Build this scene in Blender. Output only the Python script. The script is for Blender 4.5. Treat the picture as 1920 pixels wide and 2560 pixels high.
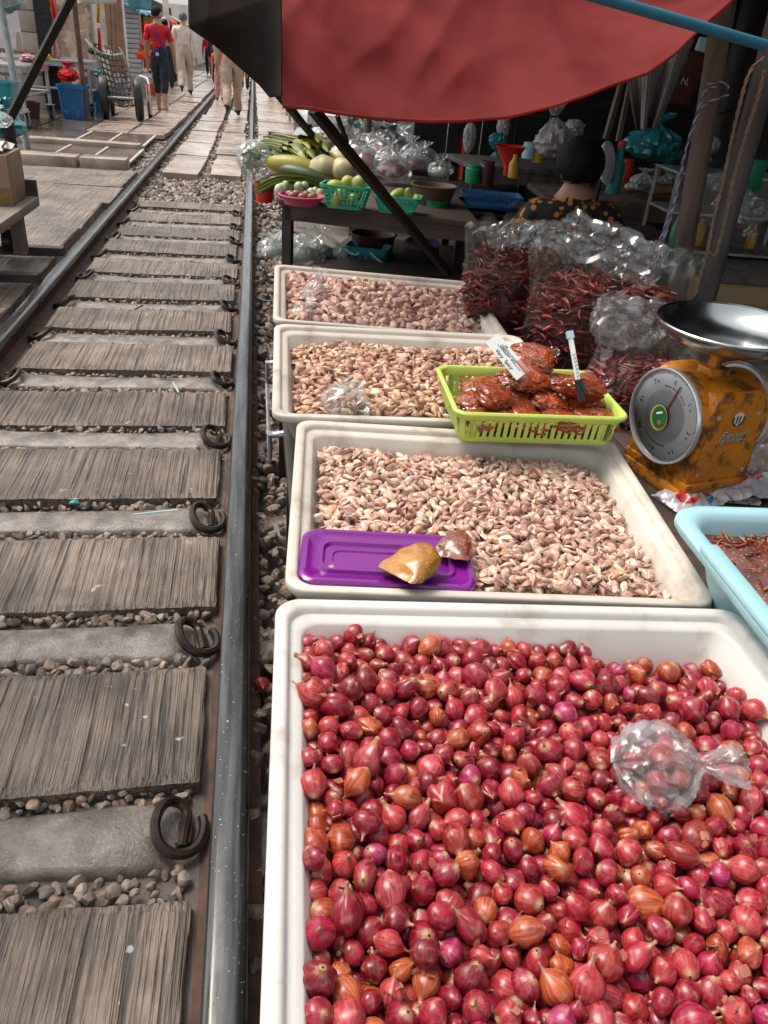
import bpy, bmesh, math, random
import numpy as np
from mathutils import Vector, Matrix, Quaternion, noise as mnoise
from math import sin, cos, pi, radians, sqrt
RND = random.Random(7)
NPR = np.random.default_rng(11)
scene = bpy.context.scene
for o in list(bpy.data.objects):
    bpy.data.objects.remove(o)
COL = scene.collection

# ------------------------------------------------------------------ camera
# world: x across the track (right rail x=0, left rail x=-1.062), y along it, z up from the rail head
TH, PS, RO, CAMH, CAMX, FPX = .53208, .18903, .08675, 1.1657, .05604, 1914.4
FW = Vector((sin(PS)*cos(TH), cos(PS)*cos(TH), -sin(TH)))
RT = Vector((cos(PS), -sin(PS), 0))
UP = RT.cross(FW)
CR = cos(RO)*RT + sin(RO)*UP
CU = -sin(RO)*RT + cos(RO)*UP
CAM = Vector((CAMX, 0, CAMH))
cd = bpy.data.cameras.new('camera')
cam = bpy.data.objects.new('camera', cd)
COL.objects.link(cam)
cam.matrix_world = Matrix(((CR.x, CU.x, -FW.x, CAM.x), (CR.y, CU.y, -FW.y, CAM.y), (CR.z, CU.z, -FW.z, CAM.z), (0, 0, 0, 1)))
cd.sensor_fit = 'VERTICAL'
cd.sensor_height = 36
cd.lens = FPX/2560*36
cd.clip_start = .02
cd.clip_end = 400
scene.camera = cam
scene.render.resolution_x, scene.render.resolution_y = 768, 1024

# ------------------------------------------------------------------ daylight
SUN_EL, SUN_AZ = radians(62), radians(-60)      # azimuth measured from +y towards +x
w = bpy.data.worlds.new('World')
scene.world = w
w.use_nodes = True
nt = w.node_tree
sky = nt.nodes.new('ShaderNodeTexSky')
sky.sky_type = 'NISHITA'
sky.sun_disc = False
sky.sun_elevation = SUN_EL
sky.sun_rotation = SUN_AZ
sky.air_density = 1.0
sky.dust_density = 3.0
sky.ozone_density = 1.0
hs = nt.nodes.new('ShaderNodeHueSaturation')     # thin cloud: the sky is paler than a clear one
hs.inputs['Saturation'].default_value = .18
nt.links.new(sky.outputs[0], hs.inputs['Color'])
nt.links.new(hs.outputs[0], nt.nodes['Background'].inputs[0])
nt.nodes['Background'].inputs[1].default_value = .15
sd = bpy.data.lights.new('sun', 'SUN')
sd.energy = 1.65
sd.angle = radians(30)
sd.color = (1, .89, .76)
sun = bpy.data.objects.new('sun', sd)
COL.objects.link(sun)
sdir = Vector((sin(SUN_AZ)*cos(SUN_EL), cos(SUN_AZ)*cos(SUN_EL), sin(SUN_EL)))
sun.rotation_euler = sdir.to_track_quat('Z', 'Y').to_euler()
scene.view_settings.view_transform = 'Standard'
scene.view_settings.look = 'None'
scene.view_settings.exposure = 0.76
scene.view_settings.gamma = 1
scene.cycles.max_bounces = 4
scene.cycles.diffuse_bounces = 2
scene.cycles.glossy_bounces = 3
scene.cycles.transparent_max_bounces = 14
scene.cycles.transmission_bounces = 3
scene.cycles.use_light_tree = False
scene.cycles.use_adaptive_sampling = True
scene.cycles.adaptive_threshold = .03
scene.cycles.caustics_reflective = False
scene.cycles.caustics_refractive = False
scene.cycles.sample_clamp_indirect = 6

# ------------------------------------------------------------------ helpers
def ray(u, v):
    U, V = u/.864, v/.864
    return FW + CR*((U-960)/FPX) - CU*((V-1280)/FPX)
def Gz(u, v, z):
    d = ray(u, v); return CAM + d*((z-CAMH)/d.z)
def Gy(u, v, y):
    d = ray(u, v); return CAM + d*(y/d.y)

def rand(a, b): return RND.uniform(a, b)

def tag(o, label=None, cat=None, group=None, kind=None):
    if label: o['label'] = label
    if cat: o['category'] = cat
    if group: o['group'] = group
    if kind: o['kind'] = kind
    return o
def empty(name, loc=(0, 0, 0), rz=0, rot=None):
    o = bpy.data.objects.new(name, None)
    COL.objects.link(o)
    o.location = loc
    o.rotation_euler = rot if rot else (0, 0, rz)
    o.empty_display_size = .1
    return o
def link(name, me, mat=None, parent=None, loc=None, rot=None, scale=None):
    o = bpy.data.objects.new(name, me)
    COL.objects.link(o)
    if mat is not None:
        mats = mat if isinstance(mat, (list, tuple)) else [mat]
        if len(me.materials) == 0:
            for m in mats: me.materials.append(m)
    if parent is not None: o.parent = parent
    if loc is not None: o.location = loc
    if rot is not None: o.rotation_euler = rot
    if scale is not None: o.scale = scale if isinstance(scale, (tuple, list)) else (scale,)*3
    return o

def np_mesh(name, V, T, uv=None, tint=None, smooth=True):
    V = np.asarray(V, np.float32); T = np.asarray(T, np.int32)
    me = bpy.data.meshes.new(name)
    me.vertices.add(len(V)); me.vertices.foreach_set('co', V.ravel())
    k = T.shape[1]
    me.loops.add(T.size); me.loops.foreach_set('vertex_index', T.ravel())
    me.polygons.add(len(T)); me.polygons.foreach_set('loop_start', np.arange(0, T.size, k, dtype=np.int32))
    me.polygons.foreach_set('loop_total', np.full(len(T), k, np.int32))
    me.polygons.foreach_set('use_smooth', np.full(len(T), smooth))
    if uv is not None:
        l = me.uv_layers.new(name='UVMap')
        l.data.foreach_set('uv', np.asarray(uv, np.float32)[T.ravel()].ravel())
    if tint is not None:
        a = me.color_attributes.new('tint', 'FLOAT_COLOR', 'POINT')
        c = np.ones((len(V), 4), np.float32); c[:, :3] = tint
        a.data.foreach_set('color', c.ravel())
    me.update(calc_edges=True); me.validate()
    return me

class MB:
    """collects shapes into one mesh"""
    def __init__(s): s.v = []; s.f = []; s.sm = []; s.c = []; s.tint = None; s.M = Matrix()
    def add(s, vs, fs, smooth=False):
        b = len(s.v)
        for p in vs:
            p = s.M @ Vector(p); s.v.append((p.x, p.y, p.z))
            s.c.append(s.tint or (1, 1, 1))
        for f in fs: s.f.append(tuple(i+b for i in f)); s.sm.append(smooth)
        return s
    def box(s, c, d, rz=0, bev=0, rot=None):
        R = (rot.to_matrix() if rot else Matrix.Rotation(rz, 3, 'Z'))
        x, y, z = d[0]/2, d[1]/2, d[2]/2
        if bev <= 0:
            vs = [(i*x, j*y, k*z) for k in (-1, 1) for j in (-1, 1) for i in (-1, 1)]
            fs = [(0, 2, 3, 1), (4, 5, 7, 6), (0, 1, 5, 4), (2, 6, 7, 3), (0, 4, 6, 2), (1, 3, 7, 5)]
        else:
            b = min(bev, x*.9, y*.9, z*.9)
            bm = bmesh.new(); bmesh.ops.create_cube(bm, size=1)
            for v in bm.verts: v.co = (v.co.x*2*x, v.co.y*2*y, v.co.z*2*z)
            bmesh.ops.bevel(bm, geom=bm.edges[:], offset=b, segments=2, affect='EDGES', profile=.5)
            vs = [tuple(v.co) for v in bm.verts]; bm.verts.index_update()
            fs = [tuple(v.index for v in f.verts) for f in bm.faces]; bm.free()
        c = Vector(c)
        return s.add([c + R @ Vector(p) for p in vs], fs)
    def bar(s, p0, p1, wd, th, up=(0, 0, 1)):
        p0, p1 = Vector(p0), Vector(p1); d = (p1-p0).normalized()
        a = d.cross(Vector(up))
        if a.length < 1e-4: a = d.cross(Vector((1, 0, 0)))
        a.normalize(); b = a.cross(d)
        vs = [p + a*(i*wd/2) + b*(j*th/2) for p in (p0, p1) for i, j in ((-1, -1), (1, -1), (1, 1), (-1, 1))]
        return s.add(vs, [(3, 2, 1, 0), (4, 5, 6, 7)] + [(i, (i+1) % 4, (i+1) % 4+4, i+4) for i in range(4)])
    def tube(s, pts, r, n=8, caps=True, rs=None):
        pts = [Vector(p) for p in pts]; m = len(pts); vs = []
        t0 = (pts[1]-pts[0]).normalized()
        a = t0.orthogonal().normalized()
        for i, p in enumerate(pts):
            t = (pts[min(i+1, m-1)]-pts[max(i-1, 0)]).normalized()
            a = (a - t*a.dot(t))
            a = a.normalized() if a.length > 1e-5 else t.orthogonal().normalized()
            b = t.cross(a); rr = rs[i] if rs else r
            vs += [p + (a*cos(2*pi*k/n) + b*sin(2*pi*k/n))*rr for k in range(n)]
        fs = [(i*n+k, i*n+(k+1) % n, (i+1)*n+(k+1) % n, (i+1)*n+k) for i in range(m-1) for k in range(n)]
        s.add(vs, fs, True)
        if caps:
            s.add([vs[k] for k in range(n)], [tuple(range(n))[::-1]])
            s.add(vs[-n:], [tuple(range(n))])
        return s
    def cyl(s, p0, p1, r0, r1=None, n=16): return s.tube([p0, p1], r0, n, True, [r0, r0 if r1 is None else r1])
    def lathe(s, prof, c=(0, 0, 0), n=24, smooth=True, cap=True):
        c = Vector(c); m = len(prof)
        vs = [c + Vector((r*cos(2*pi*k/n), r*sin(2*pi*k/n), z)) for r, z in prof for k in range(n)]
        fs = [(i*n+k, i*n+(k+1) % n, (i+1)*n+(k+1) % n, (i+1)*n+k) for i in range(m-1) for k in range(n)]
        if cap:
            if prof[0][0] > 1e-6: fs.append(tuple(range(n))[::-1])
            if prof[-1][0] > 1e-6: fs.append(tuple((m-1)*n+k for k in range(n)))
        return s.add(vs, fs, smooth)
    def rings(s, rings, smooth=True, cap0=True, cap1=True):
        n = len(rings[0]); m = len(rings)
        vs = [p for r in rings for p in r]
        fs = [(i*n+k, i*n+(k+1) % n, (i+1)*n+(k+1) % n, (i+1)*n+k) for i in range(m-1) for k in range(n)]
        if cap0: fs.append(tuple(range(n))[::-1])
        if cap1: fs.append(tuple((m-1)*n+k for k in range(n)))
        return s.add(vs, fs, smooth)
    def grid(s, fn, nu, nv, smooth=True):
        vs = [fn(i/nu, j/nv) for j in range(nv+1) for i in range(nu+1)]
        fs = [(j*(nu+1)+i, j*(nu+1)+i+1, (j+1)*(nu+1)+i+1, (j+1)*(nu+1)+i) for j in range(nv) for i in range(nu)]
        return s.add(vs, fs, smooth)
    def mesh(s, name, angle=None):
        me = bpy.data.meshes.new(name)
        me.from_pydata(s.v, [], s.f); me.update()
        me.polygons.foreach_set('use_smooth', s.sm)
        if any(c != (1, 1, 1) for c in s.c):
            a = me.color_attributes.new('tint', 'FLOAT_COLOR', 'POINT')
            a.data.foreach_set('color', np.array([(c[0], c[1], c[2], 1) for c in s.c], np.float32).ravel())
        if angle: me.set_sharp_from_angle(angle=radians(angle))
        return me
    def build(s, name, mat=None, parent=None, loc=None, rot=None, angle=40):
        return link(name, s.mesh(name, angle), mat, parent, loc, rot)

def rrect(w, d, r, z, n=5):
    pts = []
    for cx, cy, a0 in ((w/2-r, d/2-r, 0), (-w/2+r, d/2-r, pi/2), (-w/2+r, -d/2+r, pi), (w/2-r, -d/2+r, 3*pi/2)):
        for i in range(n+1):
            a = a0 + pi/2*i/n
            pts.append(Vector((cx+r*cos(a), cy+r*sin(a), z)))
    return pts
def fbm(p, o=4): return mnoise.fractal(Vector(p), 1.0, 2.0, o)
def icos(sub):
    bm = bmesh.new(); bmesh.ops.create_icosphere(bm, subdivisions=sub, radius=1)
    bm.verts.ensure_lookup_table(); bm.verts.index_update()
    V = np.array([v.co[:] for v in bm.verts]); T = np.array([[v.index for v in f.verts] for f in bm.faces])
    bm.free(); return V, T
ICO = {k: icos(k) for k in (1, 2, 3, 4, 5)}
def copy_tree(o, parent=None):
    c = o.copy(); COL.objects.link(c)
    if parent is not None: c.parent = parent
    for ch in list(o.children): copy_tree(ch, c)
    return c

# ------------------------------------------------------------------ materials
def new_mat(name):
    m = bpy.data.materials.new(name); m.use_nodes = True
    t = m.node_tree; b = t.nodes['Principled BSDF']
    return m, t, b
def nd(t, typ, **kw):
    n = t.nodes.new(typ)
    for k, v in kw.items():
        if k in n.inputs.keys() if isinstance(k, str) else False: n.inputs[k].default_value = v
        else: setattr(n, k, v)
    return n
def rgb(c): return (c[0], c[1], c[2], 1)
def mix(t, fac, a, b, mode='MIX'):
    n = t.nodes.new('ShaderNodeMix'); n.data_type = 'RGBA'; n.blend_type = mode
    for s, v in ((0, fac), (6, a), (7, b)):
        if hasattr(v, 'is_output') or isinstance(v, bpy.types.NodeSocket): t.links.new(v, n.inputs[s])
        else: n.inputs[s].default_value = v if s == 0 else rgb(v)
    return n.outputs[2]
def ramp(t, fac, stops):
    n = t.nodes.new('ShaderNodeValToRGB'); t.links.new(fac, n.inputs[0])
    e = n.color_ramp.elements
    while len(e) < len(stops): e.new(.5)
    for i, (p, c) in enumerate(stops):
        e[i].position = p; e[i].color = rgb(c) if isinstance(c, (tuple, list)) else (c, c, c, 1)
    return n.outputs[0]
def coords(t, kind='Object', scale=(1, 1, 1)):
    tc = t.nodes.new('ShaderNodeTexCoord'); mp = t.nodes.new('ShaderNodeMapping')
    mp.inputs['Scale'].default_value = scale
    if kind == 'Object':                              # every object gets its own piece of the pattern
        oi = t.nodes.new('ShaderNodeObjectInfo'); ma = t.nodes.new('ShaderNodeVectorMath'); ma.operation = 'MULTIPLY_ADD'
        t.links.new(oi.outputs['Location'], ma.inputs[0]); ma.inputs[1].default_value = (3.17, 3.17, 3.17); t.links.new(tc.outputs[kind], ma.inputs[2])
        t.links.new(ma.outputs[0], mp.inputs[0])
    else: t.links.new(tc.outputs[kind], mp.inputs[0])
    return mp.outputs[0]
def noise(t, vec, sc, det=3, rough=.55, dist=0):
    n = t.nodes.new('ShaderNodeTexNoise'); t.links.new(vec, n.inputs['Vector'])
    n.inputs['Scale'].default_value = sc; n.inputs['Detail'].default_value = det
    n.inputs['Roughness'].default_value = rough; n.inputs['Distortion'].default_value = dist
    return n.outputs['Fac']
def bump(t, b, h, st=.3, dist=.01, prev=None):
    n = t.nodes.new('ShaderNodeBump'); n.inputs['Strength'].default_value = st; n.inputs['Distance'].default_value = dist
    t.links.new(h, n.inputs['Height'])
    if prev: t.links.new(prev, n.inputs['Normal'])
    t.links.new(n.outputs[0], b.inputs['Normal']); return n.outputs[0]
def M(name, c, rough=.6, metal=0, c2=None, sc=6, stretch=(1, 1, 1), bst=.15, bsc=60, bd=.004, dirt=None, dsc=4, dlo=.5, dhi=.7, coat=0, sub=0, tint=False, spec=.5, rvar=.15, ck='Object', trans=0):
    """general weathered material: two-tone noise, optional dirt patches, fine bump, roughness variation"""
    m, t, b = new_mat(name)
    vec = coords(t, ck, stretch)
    n1 = noise(t, vec, sc)
    c2 = c2 or tuple(x*.72 for x in c)
    col = ramp(t, n1, [(.32, c2), (.68, c)])
    if tint:
        a = t.nodes.new('ShaderNodeAttribute'); a.attribute_name = 'tint'
        col = mix(t, 1.0, col, a.outputs['Color'], 'MULTIPLY')
    if dirt:
        n2 = noise(t, vec, dsc, 4, .65)
        col = mix(t, ramp(t, n2, [(dlo, 0.), (dhi, 1.)]), col, dirt)
    t.links.new(col, b.inputs['Base Color'])
    b.inputs['Metallic'].default_value = metal
    n3 = noise(t, vec, sc*3.1, 1)
    mr = t.nodes.new('ShaderNodeMapRange'); t.links.new(n3, mr.inputs[0])
    mr.inputs[3].default_value = max(0, rough-rvar); mr.inputs[4].default_value = min(1, rough+rvar)
    t.links.new(mr.outputs[0], b.inputs['Roughness'])
    b.inputs['Specular IOR Level'].default_value = spec
    b.inputs['Coat Weight'].default_value = coat
    b.inputs['Coat Roughness'].default_value = .12
    b.inputs['Subsurface Weight'].default_value = sub
    if sub: b.inputs['Subsurface Radius'].default_value = (.01, .006, .004)
    if bst: bump(t, b, noise(t, vec, bsc, 3, .6), bst, bd)
    if trans:
        tr = t.nodes.new('ShaderNodeBsdfTranslucent'); t.links.new(col, tr.inputs[0])
        ms = t.nodes.new('ShaderNodeMixShader'); ms.inputs[0].default_value = trans
        out = t.nodes['Material Output']
        t.links.new(b.outputs[0], ms.inputs[1]); t.links.new(tr.outputs[0], ms.inputs[2]); t.links.new(ms.outputs[0], out.inputs[0])
    return m
def film(name, haze=.12, tintc=(.95, .97, .97), rough=.12, refl=.9, bsc=25, bst=.5):
    """thin clear polythene: mostly see-through, glossy creases, a little milky"""
    m, t, b = new_mat(name)
    t.nodes.remove(b)
    out = t.nodes['Material Output']
    tr = t.nodes.new('ShaderNodeBsdfTransparent'); tr.inputs[0].default_value = rgb(tintc)
    gl = t.nodes.new('ShaderNodeBsdfGlossy'); gl.inputs['Roughness'].default_value = rough
    df = t.nodes.new('ShaderNodeBsdfDiffuse'); df.inputs[0].default_value = (.85, .87, .88, 1)
    tl = t.nodes.new('ShaderNodeBsdfTranslucent'); tl.inputs[0].default_value = (.85, .87, .88, 1)
    vec = coords(t)
    vo = t.nodes.new('ShaderNodeTexNoise'); vo.noise_type = 'RIDGED_MULTIFRACTAL'; t.links.new(vec, vo.inputs['Vector'])
    vo.inputs['Scale'].default_value = bsc; vo.inputs['Detail'].default_value = 2
    bp = t.nodes.new('ShaderNodeBump'); bp.inputs['Strength'].default_value = bst; bp.inputs['Distance'].default_value = .008
    t.links.new(vo.outputs['Fac'], bp.inputs['Height'])
    t.links.new(bp.outputs[0], gl.inputs['Normal'])
    lw = t.nodes.new('ShaderNodeLayerWeight'); lw.inputs[0].default_value = .35; t.links.new(bp.outputs[0], lw.inputs['Normal'])
    mp = t.nodes.new('ShaderNodeMapRange'); t.links.new(lw.outputs['Facing'], mp.inputs[0])
    mp.inputs[3].default_value = .05*refl; mp.inputs[4].default_value = .42*refl
    s0 = t.nodes.new('ShaderNodeMixShader'); s0.inputs[0].default_value = .5
    t.links.new(df.outputs[0], s0.inputs[1]); t.links.new(tl.outputs[0], s0.inputs[2])
    s1 = t.nodes.new('ShaderNodeMixShader')
    hz = noise(t, vec, 9, 3)
    mh = t.nodes.new('ShaderNodeMapRange'); t.links.new(hz, mh.inputs[0]); mh.inputs[1].default_value = .3; mh.inputs[2].default_value = .75
    mh.inputs[3].default_value = haze*.4; mh.inputs[4].default_value = haze*1.8
    t.links.new(mh.outputs[0], s1.inputs[0])
    t.links.new(tr.outputs[0], s1.inputs[1]); t.links.new(s0.outputs[0], s1.inputs[2])
    s2 = t.nodes.new('ShaderNodeMixShader'); t.links.new(mp.outputs[0], s2.inputs[0])
    t.links.new(s1.outputs[0], s2.inputs[1]); t.links.new(gl.outputs[0], s2.inputs[2])
    t.links.new(s2.outputs[0], out.inputs[0])
    return m
_TXT = {}
def text_mesh(s, size, name='lettering', align='CENTER', ex=.0004, spacing=1.0, shear=0, off=0):
    key = (s, size, ex, spacing, shear, off)
    if key in _TXT: return _TXT[key].copy()
    c = bpy.data.curves.new('t', 'FONT'); c.body = s; c.size = size; c.align_x = align; c.align_y = 'CENTER'; c.extrude = ex
    c.space_character = spacing; c.resolution_u = 3; c.shear = shear; c.offset = off
    o = bpy.data.objects.new('t', c); COL.objects.link(o)
    dg = bpy.context.evaluated_depsgraph_get(); me = bpy.data.meshes.new_from_object(o.evaluated_get(dg)); me.name = name
    bpy.data.objects.remove(o); _TXT[key] = me; return me.copy()

# lettering is turned into meshes first, while the scene is still empty
for nl in '01234567': text_mesh(nl, .017)
text_mesh('kg', .0075)
for ch in 'TWINDOLSCAE': text_mesh(ch, .0066)
text_mesh('ตุ๊กตาคู่', .027, shear=.2); text_mesh('ตุ๊กตาคู่', .027, shear=.2, off=.0016); text_mesh('เผ็ดมาก', .018, shear=.1); text_mesh('Very  Spicy', .0135, shear=.1)
# ------------------------------------------------------------------ the ground and the railway track
ORD = ['first', 'second', 'third', 'fourth', 'fifth', 'sixth', 'seventh', 'eighth', 'ninth', 'tenth', 'eleventh', 'twelfth', 'thirteenth', 'fourteenth', 'fifteenth', 'sixteenth']
MAT = {}
MAT['dirt'] = M('dirt', (.20, .165, .14), .85, c2=(.10, .085, .075), sc=3, bst=.6, bsc=30, bd=.02)
MAT['stone'] = M('stone', (.52, .435, .375), .5, c2=(.24, .21, .19), sc=30, bst=.5, bsc=90, bd=.004, tint=True)
MAT['concrete'] = M('concrete', (.29, .25, .22), .34, c2=(.15, .126, .108), sc=24, bst=.6, bsc=150, bd=.004, dirt=(.085, .068, .056), dsc=9, dlo=.47, dhi=.66, rvar=.3)
MAT['slab0'] = M('slab', (.35, .295, .255), .6, c2=(.17, .14, .118), sc=4.2, stretch=(2.2, .8, 1), bst=.5, bsc=70, bd=.004, dirt=(.10, .082, .068), dsc=6, dlo=.47, dhi=.72, rvar=.25)
MAT['paver'] = M('paver', (.50, .40, .33), .30, c2=(.26, .20, .155), sc=2.2, bst=.3, bsc=60, bd=.004, dirt=(.16, .12, .095), dsc=2.3, dlo=.5, dhi=.7, rvar=.3)
MAT['wet_paver'] = M('wet_paver', (.20, .155, .125), .14, c2=(.12, .088, .065), sc=1.8, bst=.12, bsc=14, bd=.006, rvar=.1, spec=.7)
MAT['joint'] = M('joint', (.50, .45, .40), .7)
MAT['white_spill'] = M('white_spill', (.62, .62, .60), .6)
def slab_mat():
    m, t, b = new_mat('slab')
    v = coords(t, 'Object'); vs = coords(t, 'Object', (1, .022, 1)); oi = t.nodes.new('ShaderNodeObjectInfo')
    wob = noise(t, v, 7, 2)
    n1 = noise(t, v, 5, 5, .6); col = ramp(t, n1, [(.3, (.098, .071, .053)), (.72, (.295, .225, .173))])
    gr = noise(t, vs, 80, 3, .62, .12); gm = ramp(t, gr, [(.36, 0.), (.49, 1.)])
    col = mix(t, gm, (.062, .048, .039), col)                       # groove shade and dirt painted in so the grooves show in flat light
    sp = noise(t, v, 55, 4, .6); col = mix(t, ramp(t, sp, [(.69, 0.), (.74, .7)]), col, (.58, .54, .50))
    dk = noise(t, v, 3.1, 5, .65); col = mix(t, ramp(t, dk, [(.52, 0.), (.74, .6)]), col, (.06, .05, .043))
    hsv = t.nodes.new('ShaderNodeHueSaturation'); t.links.new(col, hsv.inputs['Color'])
    mr = t.nodes.new('ShaderNodeMapRange'); t.links.new(oi.outputs['Random'], mr.inputs[0]); mr.inputs[3].default_value = .8; mr.inputs[4].default_value = 1.2
    t.links.new(mr.outputs[0], hsv.inputs['Value']); t.links.new(hsv.outputs[0], b.inputs['Base Color'])
    r = t.nodes.new('ShaderNodeMapRange'); t.links.new(dk, r.inputs[0]); r.inputs[3].default_value = .62; r.inputs[4].default_value = .28; t.links.new(r.outputs[0], b.inputs['Roughness'])
    p = bump(t, b, gr, 1.0, .02); bump(t, b, noise(t, v, 130, 4), .5, .003, p)
    MAT['slab'] = m
slab_mat()
def rail_mats():
    m, t, b = new_mat('rail_head')
    v = coords(t, 'Object', (1, .06, 1))
    n = noise(t, v, 60, 5)
    v2 = coords(t, 'Object')
    sp = noise(t, v2, 170, 2)
    col = ramp(t, n, [(.3, (.05, .05, .048)), (.7, (.15, .15, .145))])
    spk = ramp(t, sp, [(.67, 0.), (.72, 1.)])
    col = mix(t, spk, col, (.62, .66, .66))
    t.links.new(col, b.inputs['Base Color'])
    b.inputs['Metallic'].default_value = .85
    r = t.nodes.new('ShaderNodeMapRange'); t.links.new(noise(t, v2, 25, 4), r.inputs[0]); r.inputs[3].default_value = .12; r.inputs[4].default_value = .34
    t.links.new(r.outputs[0], b.inputs['Roughness'])
    p = bump(t, b, spk, .6, .002)
    bump(t, b, n, .15, .002, p)
    MAT['rail_head'] = m
rail_mats()
def drops(mname):
    m = MAT[mname]; t = m.node_tree; b = t.nodes['Principled BSDF']; src = b.inputs['Base Color'].links[0].from_socket
    v = coords(t); n = noise(t, v, 26, 2, .4); n2 = noise(t, v, 3, 3)
    f = t.nodes.new('ShaderNodeMath'); f.operation = 'MULTIPLY'; t.links.new(ramp(t, n, [(.71, 0.), (.74, 1.)]), f.inputs[0]); t.links.new(ramp(t, n2, [(.5, 0.), (.6, .8)]), f.inputs[1])
    t.links.new(mix(t, f.outputs[0], src, (.55, .54, .52)), b.inputs['Base Color'])
drops('concrete'); drops('slab')
MAT['rust'] = M('rust', (.145, .066, .040), .75, c2=(.055, .036, .028), sc=14, bst=.6, bsc=90, bd=.003)
MAT['iron'] = M('iron', (.020, .018, .018), .36, .5, c2=(.060, .032, .022), sc=30, bst=.3, bsc=120, bd=.002)

g = MB(); g.box((0, 60, -.27), (120, 160, .1)); tag(g.build('ground', MAT['dirt']), kind='structure')

# rails
def rail(x, label):
    root = empty('rail', (x, 0, -.13))
    tag(root, label, 'rail', 'rails of the track')
    head = [(-.031, .098), (-.033, .112), (-.0318, .122), (-.027, .1285), (-.016, .1302), (.0, .1308), (.016, .1302), (.027, .1285), (.0318, .122), (.033, .112), (.031, .098)]
    ys = [-1, 0, 1, 2, 3, 4, 6, 8, 10, 14, 18, 24, 32, 44, 60, 90]
    m = MB()
    rings = [[Vector((a+.0015*sin(y*2.1+x), y, b)) for a, b in head] for y in ys]
    m.rings(rings); m.build('rail_head', MAT['rail_head'], root, angle=60)
    web = [(-.0085, .0985), (-.0085, .03), (-.02, .018), (-.056, .009), (-.056, 0), (.056, 0), (.056, .009), (.02, .018), (.0085, .03), (.0085, .0985)]
    m = MB(); m.rings([[Vector((a, y, b)) for a, b in web[::-1]] for y in ys], smooth=False)
    m.build('rail_web', MAT['rust'], root)
rail(0, 'steel rail running right beside the white trays')
rail(-1.062, 'steel rail on the far left side of the track')

# sleepers with clips
def clip_mesh():
    P = [(0, -.045, .02), (0, 0, .021), (0, .04, .02), (-.01, .060, .030), (-.032, .062, .045), (-.050, .040, .058), (-.058, .005, .063), (-.056, -.03, .058), (-.042, -.057, .045), (-.012, -.068, .030), (.022, -.056, .022), (.038, -.025, .018), (.040, .015, .016), (.033, .040, .017)]
    pts = []
    for i in range(len(P)-1):                      # smooth the bends
        p0, p1, p2, p3 = [Vector(P[max(0, min(len(P)-1, i+k))]) for k in (-1, 0, 1, 2)]
        for s in range(3):
            t_ = s/3
            pts.append(.5*((2*p1)+(-p0+p2)*t_+(2*p0-5*p1+4*p2-p3)*t_*t_+(-p0+3*p1-3*p2+p3)*t_**3))
    pts.append(Vector(P[-1]))
    m = MB(); m.tube(pts, .0118, 8)
    m.box((0, 0, .008), (.034, .06, .022), bev=.004)
    m.box((-.05, .0, -.008), (.03, .085, .012), bev=.002)
    return m.mesh('rail_clip', 40)
CLIP = clip_mesh(); CLIP.materials.append(MAT['iron'])
SLP0, SLPD = .955, .565
def sleeper(k):
    y0 = SLP0 + SLPD*k
    root = empty('concrete_sleeper', (-.531, y0, 0), rand(-.012, .012))
    tag(root, ORD[k]+' smooth narrow concrete sleeper counted from the bottom of the photo', 'sleeper', 'sleepers under the rails')
    m = MB(); rings = []; sd_ = rand(0, 50)
    N = 40
    for i in range(N+1):
        x = -.98 + 1.9*i/N
        ax = abs(x)
        z = -.094 + .010*min(1, (ax/.45)**2)*0 - .006*cos(x*3)
        if ax > .42: z = -.094 - .036*min(1, (ax-.42)/.03)
        z += .003*fbm((x*4, sd_, 0))
        hw = .072 + .006*fbm((x*3, sd_+9, 0)) - (.006 if ax < .3 else 0)
        yo = .006*sin(x*2.5+sd_)
        prof = [(-hw-.03, -.26), (-hw, z-.022), (-hw+.004, z-.008), (-hw+.014, z-.001), (0, z+.002), (hw-.014, z-.001), (hw-.004, z-.008), (hw, z-.022), (hw+.03, -.26)]
        rings.append([Vector((x, a+yo+.002*fbm((x*9, a*30, sd_)), b+.0016*fbm((x*16, a*30, sd_+3)))) for a, b in prof])
    m.rings(rings); m.build('concrete_beam', MAT['concrete'], root, angle=50)
    for sx in (1, -1):
        c = link('rail_clip', CLIP, None, root, (sx*(.531-.086), rand(-.02, .02), -.118), (rand(-.08, .08), rand(-.10, .10), rand(-.22, .22)), rand(.84, .96))
        if sx < 0: c.scale.x *= -1
for k in range(12): sleeper(k)

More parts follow.
